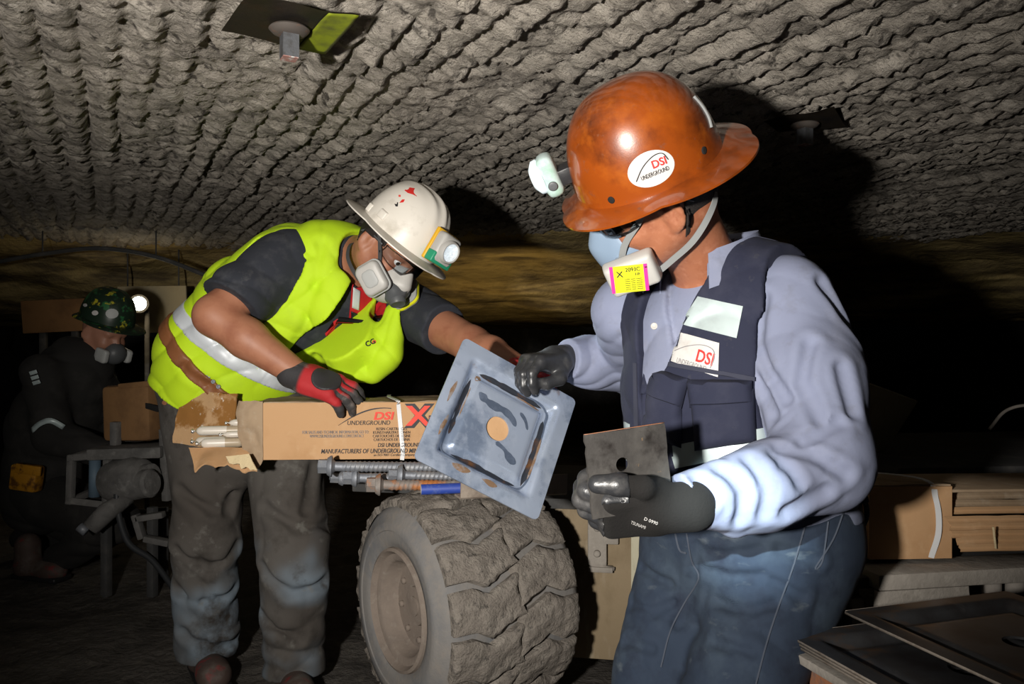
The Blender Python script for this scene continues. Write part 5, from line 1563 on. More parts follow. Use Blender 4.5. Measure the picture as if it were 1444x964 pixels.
def jeansA_f(P):
    d = loft(P, [(A(0.440, 1.482, 0.745), 0.196, 0.172, LT, FT), (A(0.440, 1.484, 0.68), 0.199, 0.174, LT, FT), (A(0.43, 1.49, 0.60), 0.180, 0.150, LT, FT)], 0.04)
    d = np.maximum(d, plane(P, A(0, 0, 0.742), A(0, 0, 1)))
    l1 = chain(P, [HLA + A(0.005, 0, 0.0), KLA, FLA], [0.108, 0.080, 0.062], 0.02)
    l2 = chain(P, [HRA + A(-0.005, 0, 0), KRA, FRA], [0.104, 0.080, 0.062], 0.02)
    f = wrinkle(P, nrm(A(0.5, 0.2, 1)), 0.060, 0.008, 2.0, 0.8, 5) * (0.35 + bump(P, A(0.34, 1.38, 0.64), 0.13) + bump(P, KLA + A(0.05, 0, 0.05), 0.12))
    f = f + wrinkle(P, nrm(A(1, -0.2, 0.25)), 0.10, 0.006, 7.0, 0.9, 4) 
    l1 = l1 + f; l2 = l2 + f
    d = smin(smin(d, l1, 0.035), l2, 0.035) + crJ(P)
    d = np.maximum(d, -plane(P, A(0, 0, 0.06), A(0, 0, 1)))
    return d
jA = mesh_sdf(jeansA_f, (0.0, 1.1, 0.04), (0.70, 1.75, 0.76), 0.0048)
jeansA = mk('jeans', jA, M['jeans'], pA, label='faded dusty blue denim jeans')
sJ = Surf(jA)
def seam(px, d, w, surf, parent, mt, th=0.0015, name='seam'):
    pts = [W(x, y, d) for x, y in px]
    pts = bez(pts, 5)
    hp = [surf.hit(p, p - A(0, 0, CAMZ)) for p in pts]
    n = [-nrm(p - A(0, 0, CAMZ)) for p in hp]
    hp = [p + nn * 0.001 for p, nn in zip(hp, n)]
    mk(name, ribbon(hp, np.array(n), w, th), mt, parent, sharp=60)
seam([(1135, 742), (1118, 800), (1096, 860), (1080, 910), (1066, 964)], 1.36, 0.0025, sJ, jeansA, M['denim_seam'])
seam([(1168, 735), (1160, 790), (1150, 800), (1175, 760), (1190, 720)], 1.42, 0.0025, sJ, jeansA, M['denim_seam'], name='pocket_stitching')
seam([(968, 752), (975, 790), (985, 815), (965, 850), (945, 890), (932, 940)], 1.36, 0.0025, sJ, jeansA, M['denim_seam'])
seam([(952, 752), (958, 775), (968, 780)], 1.36, 0.003, sJ, jeansA, M['denim_seam'], name='fly_stitching')
def boot(person, ankle, toe_dir, mt):
    t = nrm(A(toe_dir[0], toe_dir[1], 0)); lx = A(-t[1], t[0], 0)
    Mb = np.array([t, lx, A(0, 0, 1.0)])
    def f(P):
        q = (P - A(ankle[0], ankle[1], 0)) @ Mb.T
        d = cone(q, (0, 0, 0.05), (-0.005, 0, 0.14), 0.050, 0.052)
        d = smin(d, cone(q, (-0.02, 0, 0.045), (0.15, 0, 0.040), 0.044, 0.042), 0.03)
        d = smin(d, ell(q, (0.13, 0, 0.045), (0.070, 0.048, 0.040)), 0.02)
        d = np.maximum(d, -(q[:, 2] - 0.004)); return d
    o = mk('boot', mesh_sdf(f, A(ankle[0] - 0.22, ankle[1] - 0.22, 0), A(ankle[0] + 0.22, ankle[1] + 0.22, 0.2), 0.006), mt, person)
    mk('sole', box(A(ankle[0], ankle[1], 0.012) + t * 0.07, (0.125, 0.047, 0.012), Mb, 0.008), M['black'], o, sharp=50)
boot(pA, FLA, A(-0.7, -0.7, 0), M['boot']); boot(pA, FRA, A(-0.75, -0.6, 0), M['boot'])

# gloves
def gloveA1(P):
    return hand_sdf(P, A1O, A1X, A1Z, True, [(34, 62, 40), (34, 64, 42), (36, 64, 42), (38, 64, 42)], 0.04,
                    thumb=((0.52, 0.80, 0.46), (0.96, 0.26, -0.02), (1.0, 0.0, -0.16)), s=1.02, fat=1.12)[0]
A1O = WA1 + axF * 0.022 + A(0.0, -0.004, -0.002); A1X = nrm(A(-0.98, 0.06, -0.10)); A1Z = nrm(A(0.05, -0.80, -0.60))
g1 = mesh_sdf(gloveA1, A1O - A(0.22, 0.14, 0.14), A1O + A(0.08, 0.14, 0.14), 0.0024)
gl1 = mk('glove', g1, M['glove_knit'], pA, label='black knitted work glove with dipped fingers')
def dip1(P):
    d, (q, j) = hand_sdf(P, A1O, A1X, A1Z, True, [(34, 62, 40), (34, 64, 42), (36, 64, 42), (38, 64, 42)], 0.04,
                    thumb=((0.52, 0.80, 0.46), (0.96, 0.26, -0.02), (1.0, 0.0, -0.16)), s=1.02, fat=1.12)
    d = d - 0.0016
    cut = np.minimum(0.092 - q[:, 0], 10)
    tc = np.minimum(cut, np.maximum(0.055 - q[:, 0], 0.036 - q[:, 1]))
    return np.maximum(d, tc)
mk('dipped_coating', mesh_sdf(dip1, A1O - A(0.22, 0.14, 0.14), A1O + A(0.08, 0.14, 0.14), 0.0024), M['glove_dip'], gl1, label='shiny dark grey dipped finger coating')
sG = Surf(g1)
for s_, px, py, wd in (('D 0990', 908, 733, 20), ('TSUNAMI', 889, 738, 22)):
    c = W(px, py, 1.09); u_ = nrm(A(0.93, 0, -0.36)); v_ = nrm(A(0.36, 0, 0.93))
    mk('glove_print', sG.print(text2d(s_, 4.5 / 1030, 0, 0, 'LEFT', wd / 1030), c, u_, v_, nrm(c - A(0, 0, CAMZ)), 0.0015), M['sticker'], gl1, smooth=False)
A2O = WA2 + axF2 * 0.0; A2X = nrm(A(-0.78, -0.60, -0.05)); A2Z = nrm(A(-0.30, -0.25, 0.9))
def gloveA2(P):
    return hand_sdf(P, A2O, A2X, A2Z, False, [(38, 50, 28), (38, 52, 30), (40, 52, 30), (44, 52, 30)], 0.03,
                    thumb=((0.55, 0.35, -0.55), (0.95, -0.25, -0.30), (0.9, -0.35, 0.15)), s=0.98, fat=1.10)[0]
mk('glove', mesh_sdf(gloveA2, A2O - A(0.2, 0.2, 0.16), A2O + A(0.12, 0.10, 0.12), 0.0026), M['glove_dip'], pA, label='shiny dark rubber-coated glove on the plate edge')

# head gear
hatA, hatAo = helmet(pA, AO, AH, M['orange'], 0.126, 0.113, 0.158, (0.032, 0.048, 0.032), 0.012, 'helmet', ridge=0.0, crown=0.74)
hatA['label'] = 'glossy amber orange full-brim helmet'
sH = Surf(hatAo)
def on_hat(surf, O, H, x, z, dirloc):
    p = O + A(x, 0, z) @ H
    d = A(*dirloc) @ H
    return surf.hit(p, d, 0.3), d
def hat_patch(surf, hat, O, H, c, u, v, d, poly, mt, name, lift=0.0006, label=None):
    """poly in metres on the local tangent plane, laid on the shell"""
    n = len(poly); K = 5; V = []; F = []
    for r in range(1, K + 1):
        for x, y in poly: V.append(surf.hit(c + u * x * r / K + v * y * r / K, d) - d * lift)
    V.append(surf.hit(c, d) - d * lift)
    for k in range(n): F.append([len(V) - 1, k, (k + 1) % n])
    for r in range(K - 1):
        for k in range(n): F.append([r * n + k, (r + 1) * n + k, (r + 1) * n + (k + 1) % n, r * n + (k + 1) % n])
    return mk(name, (np.array(V), F), mt, hat, label=label)
dS = nrm(W(918, 238, 1.3) - A(0, 0, CAMZ))
cS = W(918, 238, 1.24)
a_ = math.radians(22)
uS = nrm(A(math.cos(a_), 0, math.sin(a_))); uS = nrm(uS - dS * (uS @ dS)); vS = np.cross(uS, dS); vS = vS if vS[2] > 0 else -vS
kS = 1.24 / FPX
hat_patch(sH, hatA, AO, AH, cS, uS, vS, dS, [(33 * kS * math.cos(t), 24 * kS * math.sin(t)) for t in np.linspace(0, 2 * math.pi, 40)[:-1]], M['sticker'], 'sticker', label='oval white sticker with red and black lettering')
mk('sticker_text', sH.print(text2d('DSI', 10.5 * kS, 0.02, 0, 'LEFT', 20 * kS), cS + uS * 3 * kS + vS * -1 * kS, uS, vS, dS, 0.0026), M['red_ink'], hatA, smooth=False)
mk('sticker_text', sH.print(text2d('UNDERGROUND', 6 * kS, 0, 0, 'LEFT', 40 * kS), cS + uS * -17 * kS + vS * -10.5 * kS, uS, vS, dS, 0.0026), M['black_ink'], hatA, smooth=False)
mk('sticker_swoosh', sH.print(arc2d([(x * kS, y * kS) for x, y in bez([A(-25, -9), A(-10, 6), A(8, 15), A(21, 14), A(26, 3)], 6)], 1.2 * kS), cS, uS, vS, dS, 0.0026), M['black_ink'], hatA, smooth=False)
for px, py in ((862, 282), (993, 212)):
    c = sH.hit(W(px, py, 1.24), W(px, py, 1.24) - A(0, 0, CAMZ)); dn = nrm(c - AO); dn = nrm(dn - aU * (dn @ aU))
    mk('rivet_hole', lathe([(0.0062, 0.0), (0.0060, 0.0016), (0.0040, 0.0022), (0.0003, 0.0018)], 16, c - dn * 0.0006, frame(np.cross(dn, aU), dn)), M['hole'], hatA)
# lamp on the front of the helmet
lo = AO + A(0.152, 0.004, 0.062) @ AH
LMA = np.array([aL, aU, aF])
lampA = mk('headlamp', rounded_slab(lo, 0.024, 0.036, 0.015, 0.012, LMA), M['lampA'], pA, sharp=50, label='pale translucent cap lamp on the orange helmet')
mk('lens', lathe([(0.026, 0.010), (0.030, 0.014), (0.029, 0.022), (0.018, 0.030), (0.0005, 0.031)], 28, lo + aU * 0.004, LMA), M['lampA_lens'], lampA)
mk('side_button', lathe([(0.008, 0.0), (0.008, 0.003), (0.0065, 0.004), (0.0003, 0.003)], 18, lo + aL * 0.0235 - aU * 0.012, np.array([aF, aU, aL])), M['valve'], lampA)
mk('lamp_bracket', box(AO + A(0.128, 0.0, 0.052) @ AH, (0.012, 0.018, 0.014), AH, 0.003), M['black'], lampA, sharp=40)
hat_crk = [sH.hit(W(x, y, 1.3), W(x, y, 1.3) - A(0, 0, CAMZ)) for x, y in ((978, 136), (990, 150), (999, 166), (1003, 180))]
mk('cord_clip', ribbon(bez([p + e3 * 0.001 for p in hat_crk], 5), e3, 0.005, 0.002), M['strap'], hatA)

glasses(pA, AO, AH)
eyes(pA, AO, AH, nrm(A(0.85, 0.15, -0.5) @ AH))
def hairA(P):
    q = (P - AO) @ AH.T
    d = head_sdf(P, AO, AH) - 0.004
    c = np.maximum(q[:, 0] - (-0.035 + 0.0 * q[:, 2]), 0) * 0 + np.where(q[:, 2] > -0.012, q[:, 0] - 0.035, q[:, 0] + 0.038 + (q[:, 2] + 0.035) * 0.3)
    d = np.maximum(d, c)
    d = np.maximum(d, -(q[:, 2] + 0.105))
    return d
mk('hair', mesh_sdf(hairA, AO - 0.17, AO + 0.15, 0.004), M['hair'], pA)
# respirator: facepiece, cartridges with printed label, straps
def faceA(P):
    q = (P - AO) @ AH.T
    d = ell(q, (0.072, 0, -0.108), (0.058, 0.056, 0.068))
    d = smin(d, cone(q, (0.108, 0, -0.056), (0.122, 0, -0.092), 0.014, 0.020), 0.025)
    d = smin(d, ell(q, (0.100, 0, -0.120), (0.034, 0.034, 0.040)), 0.02)
    d = np.maximum(d, -(head_sdf(P, AO, AH) - 0.001) - 0.004)
    s = np.abs(q[:, 1])
    d = np.maximum(d, -(q[:, 0] - 0.030 - 0.0 * s))
    return d
rA = mk('respirator', mesh_sdf(faceA, AO - 0.22, AO + 0.18, 0.003), M['silicone'], pA, label='blue-grey silicone half-mask respirator')
def pad(c, hx, hy, hz, r, Mx, taper=0.0):
    """cushion-shaped slab: rounded-rectangle outline (corner radius r), soft front"""
    n = 10; ol = []
    for sx, sy, a0 in ((1, 1, 0), (-1, 1, 90), (-1, -1, 180), (1, -1, 270)):
        for k in range(n):
            a = math.radians(a0 + 90 * k / (n - 1)); ol.append((sx * (hx - r) + r * math.cos(a), sy * (hy - r) + r * math.sin(a)))
    V = []; F = []; m = len(ol)
    rows = [(-1, 0.94), (-0.7, 1.0), (0.3, 1.0 - taper * 0.5), (0.75, 0.97 - taper), (1.0, 0.86 - taper), (1.04, 0.4), (1.05, 0.02)]
    for z, k in rows:
        for x, y in ol: V.append((x * k, y * k, z * hz))
    for i in range(len(rows) - 1):
        for k in range(m): F.append([i * m + k, i * m + (k + 1) % m, (i + 1) * m + (k + 1) % m, (i + 1) * m + k])
    F.append(list(range(m))[::-1])
    F.append([(len(rows) - 1) * m + k for k in range(m)])
    return xf(V, c, Mx), F
def cartridge_pad(person, O, H, s, cpos, ax, up, hx, hy, hz, mt, label):
    nx = nrm(A(*ax) @ H); u_ = nrm(A(*up) @ H); Mc = frame(u_, nx); Mc = np.array([Mc[0], Mc[1], Mc[2]])
    c = O + A(*cpos) @ H
    o = mk('filter_cartridge', rounded_slab(c, hx, hy, hz, 0.008, Mc, 0.10) if person is pA else pad(c, hx, hy, hz, 0.018, Mc, 0.06), mt, person, sharp=45, label=label)
    return o, c, Mc
crt, cc, Mc = cartridge_pad(pA, AO, AH, 1, (0.085, 0.080, -0.128), (0.12, 0.98, 0.02), (-1.0, 0.10, 0.03), 0.046, 0.031, 0.016, M['cart'], 'grey filter cartridge with yellow and magenta label')
mk('cartridge_neck', tube([cc - Mc[2] * 0.012, cc - Mc[2] * 0.050 + aF * 0.008], 0.02, 16), M['valve'], rA)
tn = Mc[2]
tu = nrm(W(945, 388, 1.25) - W(878, 402, 1.25)); tu = nrm(tu - tn * (tu @ tn)); tv = np.cross(tn, tu)
lp = cc + tn * 0.0165
def lab(x0, y0, x1, y1, mt, nm, l=0.0003):
    G = np.array([[lp + tu * x + tv * y + tn * l for y in (y0, y1)] for x in (x0, x1)])
    mk(nm, sheet(G, 0.0003, tn), mt, crt, smooth=False)
lab(-0.030, -0.026, 0.020, 0.024, M['yellow_ink'], 'label_field')
lab(-0.036, -0.026, -0.030, 0.024, M['pink_ink'], 'label_bar')
lab(0.020, -0.026, 0.026, 0.024, M['pink_ink'], 'label_bar')
def ltxt(s_, x, y, size, w, rot=0):
    u2 = tu * math.cos(rot) + tv * math.sin(rot); v2 = -tu * math.sin(rot) + tv * math.cos(rot)
    mk('label_text', flat(text2d(s_, size, 0.01, 0, 'LEFT', w), lp + tu * x + tv * y, u2, v2, tn * 0.0018), M['black_ink'], crt, smooth=False)
ltxt('2093C', -0.010, 0.013, 0.0075, 0.024); ltxt('HF', 0.006, 0.005, 0.005, 0.008)
for k in range(6): ltxt('IIIIII IIIII IIIIIII', -0.012, -0.002 - 0.0038 * k, 0.0018, 0.028)
ltxt('X', -0.026, 0.004, 0.011, 0.012); ltxt('3M', 0.0215, 0.017, 0.003, 0.004, 0)
c2, _, _ = cartridge_pad(pA, AO, AH, -1, (0.085, -0.080, -0.128), (0.12, -0.98, 0.02), (-1.0, -0.10, 0.03), 0.046, 0.031, 0.016, M['cart'], 'far grey filter cartridge')
def hl(x, y, z): return AO + A(x, y, z) @ AH
mk('strap', ribbon(bez([hl(0.096, 0.054, -0.112), hl(0.078, 0.064, -0.080), hl(0.045, 0.077, -0.048), hl(0.010, 0.083, -0.015), hl(-0.05, 0.082, 0.005)], 5), aL, 0.011, 0.0016), M['strap'], rA, sharp=60)
mk('strap', ribbon(bez([hl(0.050, 0.070, -0.150), hl(0.015, 0.073, -0.135), hl(-0.025, 0.078, -0.115), hl(-0.060, 0.070, -0.090), hl(-0.085, 0.045, -0.070), hl(-0.09, 0.0, -0.06)], 5), np.array([nrm(aL - aF * max(0, (i - 12) / 10)) for i in range(26)]), 0.011, 0.0016), M['strap'], rA, sharp=60)
mk('strap_buckle', box(hl(0.094, 0.055, -0.108), (0.010, 0.005, 0.004), AH, 0.0015), M['clip'], rA)
# belt hook with a black ring hanging behind him
mk('belt_ring', tube([W(1208, 700, 1.44) + A(0.018 * math.cos(t), 0.010 * math.sin(t), 0.032 * math.sin(t) - 0.02) for t in np.linspace(0, 2 * math.pi, 20)], 0.005, 8), M['black_hose'], pA)

# ================================================================== left-hand man: white helmet, lime vest
def ubasis(px, py, ang, toward, tilt):
    e1, e2, e3 = view_basis(px, py, ang)
    c, s = math.cos(math.radians(toward)), math.sin(math.radians(toward))
    F = e1 * c + e3 * s
    side = -e1 * s + e3 * c
    ct, stt = math.cos(math.radians(tilt)), math.sin(math.radians(tilt))
    U = e2 * ct + side * stt
    return np.array([F, np.cross(U, F), U])
BH = ubasis(565, 330, 44.5, 40, 9)
BO = W(563, 333, 2.20)
LB = nrm(A(0.565, 0.574, -0.59)); FB = nrm(A(0.396, -0.82, -0.413))
pelB = W(300, 575, 2.46)
stB0 = [pelB, W(318, 520, 2.44), W(370, 460, 2.40), W(430, 420, 2.37), W(478, 388, 2.35), W(500, 368, 2.32)]
stB = []
for i, c in enumerate(stB0):
    a = min(1, max(0, (i - 0.0) / 3.0))
    Lv = nrm(A(1.0, 0.15, -0.15) * (1 - a) + LB * a); Fv = nrm(np.cross(Lv, stB0[-1] - stB0[0]))
    if Fv[1] > 0: Fv = -Fv
    stB.append((c, [0.175, 0.185, 0.190, 0.195, 0.165, 0.075][i], [0.140, 0.155, 0.155, 0.145, 0.105, 0.068][i], Lv, Fv))
spB = nrm(stB0[4] - stB0[1])
SB1 = W(402, 368, 2.25); EB1 = W(303, 445, 2.12); WB1 = W(424, 530, 2.10)
SB2 = W(575, 436, 2.36); EB2 = W(666, 486, 2.12); WB2 = W(735, 522, 1.93)
NKB = W(503, 362, 2.31)
HRB = W(290, 590, 2.47); KRB = W(292, 760, 2.42); FRB = W(290, 925, 2.46)
HLB = W(398, 600, 2.44); KLB = W(414, 770, 2.30); FLB = W(414, 945, 2.34)
FRB[2] = 0.07; FLB[2] = 0.07
def torsoB(P): return loft(P, stB, 0.05)
def armR(P, o=0.0): return chain(P, [SB1, EB1, EB1 * 0.62 + WB1 * 0.38, WB1], [0.066 + o, 0.054 + o, 0.052 + o, 0.034 + o], 0.02)
def armL(P, o=0.0): return chain(P, [SB2, EB2, EB2 * 0.6 + WB2 * 0.4, WB2], [0.064 + o, 0.048 + o, 0.045 + o, 0.032 + o], 0.02)
def bodyB(P):
    d = head_sdf(P, BO, BH)
    d = smin(d, cone(P, BO + A(-0.03, 0, -0.095) @ BH, NKB, 0.056, 0.062), 0.035)
    d = smin(d, torsoB(P) + 0.018, 0.03)
    d = smin(d, armR(P) , 0.03)
    d = smin(d, armL(P), 0.03)
    d = smin(d, chain(P, [HRB, KRB, FRB], [0.085, 0.058, 0.04]), 0.04)
    d = smin(d, chain(P, [HLB, KLB, FLB], [0.085, 0.058, 0.04]), 0.04)
    return d
bB = mesh_sdf(bodyB, (-1.20, 1.85, 0.02), (0.10, 2.72, 1.50), 0.0046)
pB = mk('person', bB, M['skinB'], label='man in white helmet and lime safety vest leaning over the cardboard box', cat='person', org=A(-0.80, 2.42, 0.0))
uR = nrm(EB1 - SB1); uL = nrm(EB2 - SB2)
def teeB(P):
    f = wrinkle(P, nrm(A(0.6, 0.1, 1)), 0.075, 0.007, 3.0, 0.9, 5)
    r = chain(P, [SB1, SB1 * 0.35 + EB1 * 0.65, EB1], [0.088, 0.084, 0.082], 0.02) + f
    r = np.maximum(r, plane(P, SB1 * 0.22 + EB1 * 0.78, nrm(uR + A(0.15, 0, -0.15))))
    l = chain(P, [SB2, EB2], [0.082, 0.066], 0.02) + f
    l = np.maximum(l, plane(P, SB2 * 0.40 + EB2 * 0.60, uL))
    d = torsoB(P) + f * 0.6
    d = smin(smin(d, r, 0.04), l, 0.04)
    nk = cone(P, NKB + A(0, 0, -0.03), BO + A(-0.03, 0, -0.08) @ BH, 0.066, 0.066)
    d = smax(d, -nk, 0.006)
    d = np.maximum(d, -plane(P, W(286, 540, 2.44), nrm(spB * 0.72 + A(0, 0, 0.55))))
    return d
tB = mesh_sdf(teeB, (-1.2, 1.95, 0.82), (0.02, 2.72, 1.48), 0.0048)
mk('t_shirt', tB, M['tee'], pB, label='dark navy dusty t-shirt')
def opening(P):
    """front opening of the lime vest"""
    q = P - NKB
    down = -(q @ spB)
    w = np.interp(down, [-0.15, 0.0, 0.10, 0.22, 0.33, 0.40], [0.055, 0.058, 0.046, 0.030, 0.008, 0.0])
    Fm = stB[4][4]; Lm = stB[4][3]
    V = np.maximum(np.abs(q @ Lm - 0.050 + 0.02 * down) - w, -(q @ Fm) - 0.02)
    return np.maximum(V, down - 0.40)
crL = creases(lambda P: torsoB(P) - 0.018, [[(452, 345), (446, 410), (425, 470)], [(482, 372), (470, 440), (440, 510)], [(290, 460), (330, 500), (370, 520)], [(262, 520), (300, 545)], [(420, 480), (400, 530)], [(405, 330), (440, 360)], [(470, 490), (450, 540)]], 2.35, 0.006, 0.016)
def limeB(P):
    f = wrinkle(P, nrm(A(0.55, 0.1, -0.8)), 0.12, 0.009, 5.0, 0.8, 3.5) + wrinkle(P, nrm(A(0.8, 0.2, 0.6)), 0.10, 0.005, 8.0, 0.8, 5)
    d = torsoB(P) - 0.018
    # the loose front hangs forward off the chest
    d = smin(d, chain(P, [W(470, 400, 2.26), W(490, 480, 2.24), W(488, 520, 2.26)], [0.055, 0.075, 0.045], 0.02), 0.06)
    d = smin(d, chain(P, [W(558, 440, 2.26), W(545, 500, 2.24), W(525, 525, 2.25)], [0.030, 0.040, 0.030], 0.02), 0.05)
    d = d + f + crL(P)
    d = smin(d, chain(P, [stB0[4] + A(0, 0, 0.01), SB1 * 0.55 + stB0[4] * 0.45 + A(0.0, 0.0, 0.02)], [0.095, 0.075], 0.0), 0.04)
    r = chain(P, [SB1, SB1 * 0.35 + EB1 * 0.65, EB1], [0.094, 0.092, 0.090], 0.02)
    r = np.maximum(r, -plane(P, SB1 * 0.86 + stB0[4] * 0.14, nrm(uR + A(0, 0, -0.30))))
    l = chain(P, [SB2 - uL * 0.02, EB2], [0.090, 0.074], 0.02)
    d = smax(d, -r, 0.008); d = smax(d, -l, 0.008)
    hem = W(286, 566, 2.44)
    d = np.maximum(d, -plane(P, hem, nrm(spB * 0.72 + A(0, 0, 0.55))))
    d = smax(d, -np.maximum(opening(P), -(torsoB(P) + 0.04)), 0.006)
    nk = cone(P, NKB + A(0, 0, -0.04), BO + A(-0.03, 0, -0.06) @ BH, 0.078, 0.10)
    d = smax(d, -nk, 0.008)
    return d
lB = mesh_sdf(limeB, (-1.25, 2.0, 0.80), (0.0, 2.75, 1.50), 0.0048)
limeO = mk('safety_vest', lB, M['lime'], pB, label='bright lime safety vest with silver tape')
sL = Surf(lB)
def band(P, p, n, w, off): return np.maximum(limeB(P) - off, np.abs(plane(P, p, n)) - w / 2)
tn_ = nrm(spB * 0.9 + A(0.0, 0, 0.42))
def silverB(P):
    d = np.maximum(limeB(P) - 0.0025, np.abs(plane(P, W(365, 522, 2.30), tn_)) - 0.024)
    return np.maximum(d, -(limeB(P) + 0.006))
mk('silver_tape', mesh_sdf(silverB, (-1.25, 2.0, 0.80), (-0.2, 2.75, 1.40), 0.0045), M['silver'], limeO)
bn_ = nrm(spB * 0.95 + A(0.12, 0, 0.25))
def beltB(P):
    d = np.maximum(limeB(P) - 0.008, np.abs(plane(P, W(276, 503, 2.32), bn_)) - 0.021)
    d = np.maximum(d, -(limeB(P) + 0.004))
    return np.maximum(d, plane(P, W(372, 560, 2.3), A(1, 0, 0)))
blt = mesh_sdf(beltB, (-1.25, 2.0, 0.80), (-0.3, 2.75, 1.30), 0.0045)
beltO = mk('belt', blt, M['leather'], pB, label='brown leather belt worn over the vest')
sB_ = Surf(blt)
for k in range(5):
    px, py = 279 + 7.2 * k, 517 + 7.0 * k
    c = sB_.hit(W(px, py, 2.3), W(px, py, 2.3) - A(0, 0, CAMZ)); dn = nrm(A(0, 0, CAMZ) - c)
    mk('grommet', lathe([(0.0060, 0), (0.0064, 0.0015), (0.0048, 0.0028), (0.0032, 0.0015), (0.0003, 0.0008)], 14, c, frame(np.cross(dn, A(0, 0, 1)), dn)), M['bolt'], beltO)
# red harness seen in the vest opening
tS = Surf(tB)
lay2 = lambda px4, d, th, mt, nm, puff=0.0, par=pB, surf=tS: mk(nm, surf.patch(None, None, None, 0, 0, nrm(sum(quad(px4, d)) / 4 - A(0, 0, CAMZ)), th, 12, 14, 0.006, puff, corners=quad(px4, d)), mt, par, sharp=50)
hz = lay2([(497, 392), (516, 398), (532, 440), (486, 500)], 2.2, 0.004, M['harness_red'], 'harness')
hz2 = lay2([(508, 440), (546, 418), (545, 440), (488, 502)], 2.2, 0.005, M['harness_red'], 'harness')
mk('silver_tape', tS.patch(None, None, None, 0, 0, nrm(W(503, 420, 2.2) - A(0, 0, CAMZ)), 0.002, 8, 8, 0.011, 0, corners=quad([(498, 404), (508, 410), (506, 438), (496, 434)], 2.2)), M['silver'], hz)
mk('harness_strap', tS.patch(None, None, None, 0, 0, nrm(W(520, 450, 2.2) - A(0, 0, CAMZ)), 0.004, 8, 14, 0.013, 0, corners=quad([(494, 438), (530, 452), (528, 462), (494, 450)], 2.2)), M['black'], hz)
mk('radio_pouch', tS.patch(None, None, None, 0, 0, nrm(W(520, 465, 2.2) - A(0, 0, CAMZ)), 0.006, 8, 14, 0.012, 0.008, corners=quad([(508, 452), (530, 440), (524, 476), (502, 486)], 2.2)), M['black'], hz)
for k, (px, py, c_) in enumerate(((517, 489, M['black_ink']), (526, 485, M['box_red']))):
    p = sL.hit(W(px, py, 2.15), W(px, py, 2.15) - A(0, 0, CAMZ)); d_ = nrm(p - A(0, 0, CAMZ))
    mk('vest_logo', sL.print(text2d('CG' if k == 0 else 'o', 0.014, 0.03), p, nrm(A(0.9, 0, 0.42)), nrm(A(-0.42, 0, 0.9)), d_, 0.002), c_, limeO, smooth=False)
# trousers
def pants0(P):
    r = chain(P, [HRB, KRB, FRB], [0.112, 0.098, 0.088], 0.02)
    return np.minimum(r, chain(P, [HLB, KLB, FLB], [0.118, 0.100, 0.086], 0.02))
crP = creases(pants0, [[(250, 775), (295, 800), (335, 770)], [(250, 830), (300, 850), (330, 830)], [(255, 690), (300, 720)], [(375, 715), (420, 745), (462, 740)], [(372, 800), (410, 835), (455, 820)], [(372, 870), (420, 900)], [(258, 890), (300, 915), (330, 900)], [(440, 660), (430, 720)], [(335, 655), (320, 720)]], 2.40, 0.011, 0.016)
def pantsB(P):
    d = loft(P, [(W(296, 515, 2.46), 0.165, 0.135, A(1.0, 0, 0), A(0, -1.0, 0)), (W(322, 580, 2.46), 0.180, 0.150, A(1.0, 0, 0), A(0, -1.0, 0)), (W(335, 625, 2.46), 0.175, 0.14, A(1.0, 0, 0), A(0, -1.0, 0))], 0.04)
    f = wrinkle(P, nrm(A(0.75, 0.1, 0.8)), 0.115, 0.009, 2.0, 0.9, 4, 0.9) * np.clip((0.62 - P[:, 2]) * 3, 0.3, 1.0) + wrinkle(P, nrm(A(-0.6, 0.3, 0.8)), 0.09, 0.006, 4.0, 0.9, 5, 0.8) * np.clip((0.35 - P[:, 2]) * 5, 0, 1) + wrinkle(P, A(1, 0.3, 0.15), 0.14, 0.008, 6.0, 0.8, 3, 0.9)
    r = chain(P, [HRB, KRB, FRB], [0.112, 0.098, 0.088], 0.02) + f
    l = chain(P, [HLB, KLB, FLB], [0.118, 0.100, 0.086], 0.02) + f
    d = smin(smin(d, r, 0.04), l, 0.04) + crP(P)
    return np.maximum(d, -plane(P, A(0, 0, 0.055), A(0, 0, 1)))
tr = mesh_sdf(pantsB, (-1.2, 2.1, 0.04), (-0.4, 2.75, 1.02), 0.0052)
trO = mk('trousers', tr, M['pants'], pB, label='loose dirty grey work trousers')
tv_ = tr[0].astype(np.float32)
lit_fade = np.clip((0.46 + 0.16 * fbm(tv_, 6, 3, 2) - tv_[:, 2]) / 0.10, 0, 1) * np.clip(0.55 + 0.9 * fbm(tv_, 9, 3, 8), 0, 1)  # brighter bluish lower legs: light and wear put into the colour
shade_smear = np.clip(bump(tv_, W(285, 710, 2.35), 0.15) + bump(tv_, W(440, 720, 2.25), 0.10) + bump(tv_, W(430, 880, 2.25), 0.09) * 0.8, 0, 1)  # box shadow over the thighs painted in, with a lower smudge
trc = A(0.082, 0.075, 0.068)[None] * (1 - lit_fade[:, None]) + A(0.155, 0.195, 0.235)[None] * lit_fade[:, None]
trc = trc * (1 - 0.75 * shade_smear[:, None]) + A(0.045, 0.036, 0.029)[None] * 0.75 * shade_smear[:, None]
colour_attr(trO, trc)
boot(pB, FRB, A(0.5, -0.85, 0), M['boot']); boot(pB, FLB, A(0.35, -0.95, 0), M['boot'])
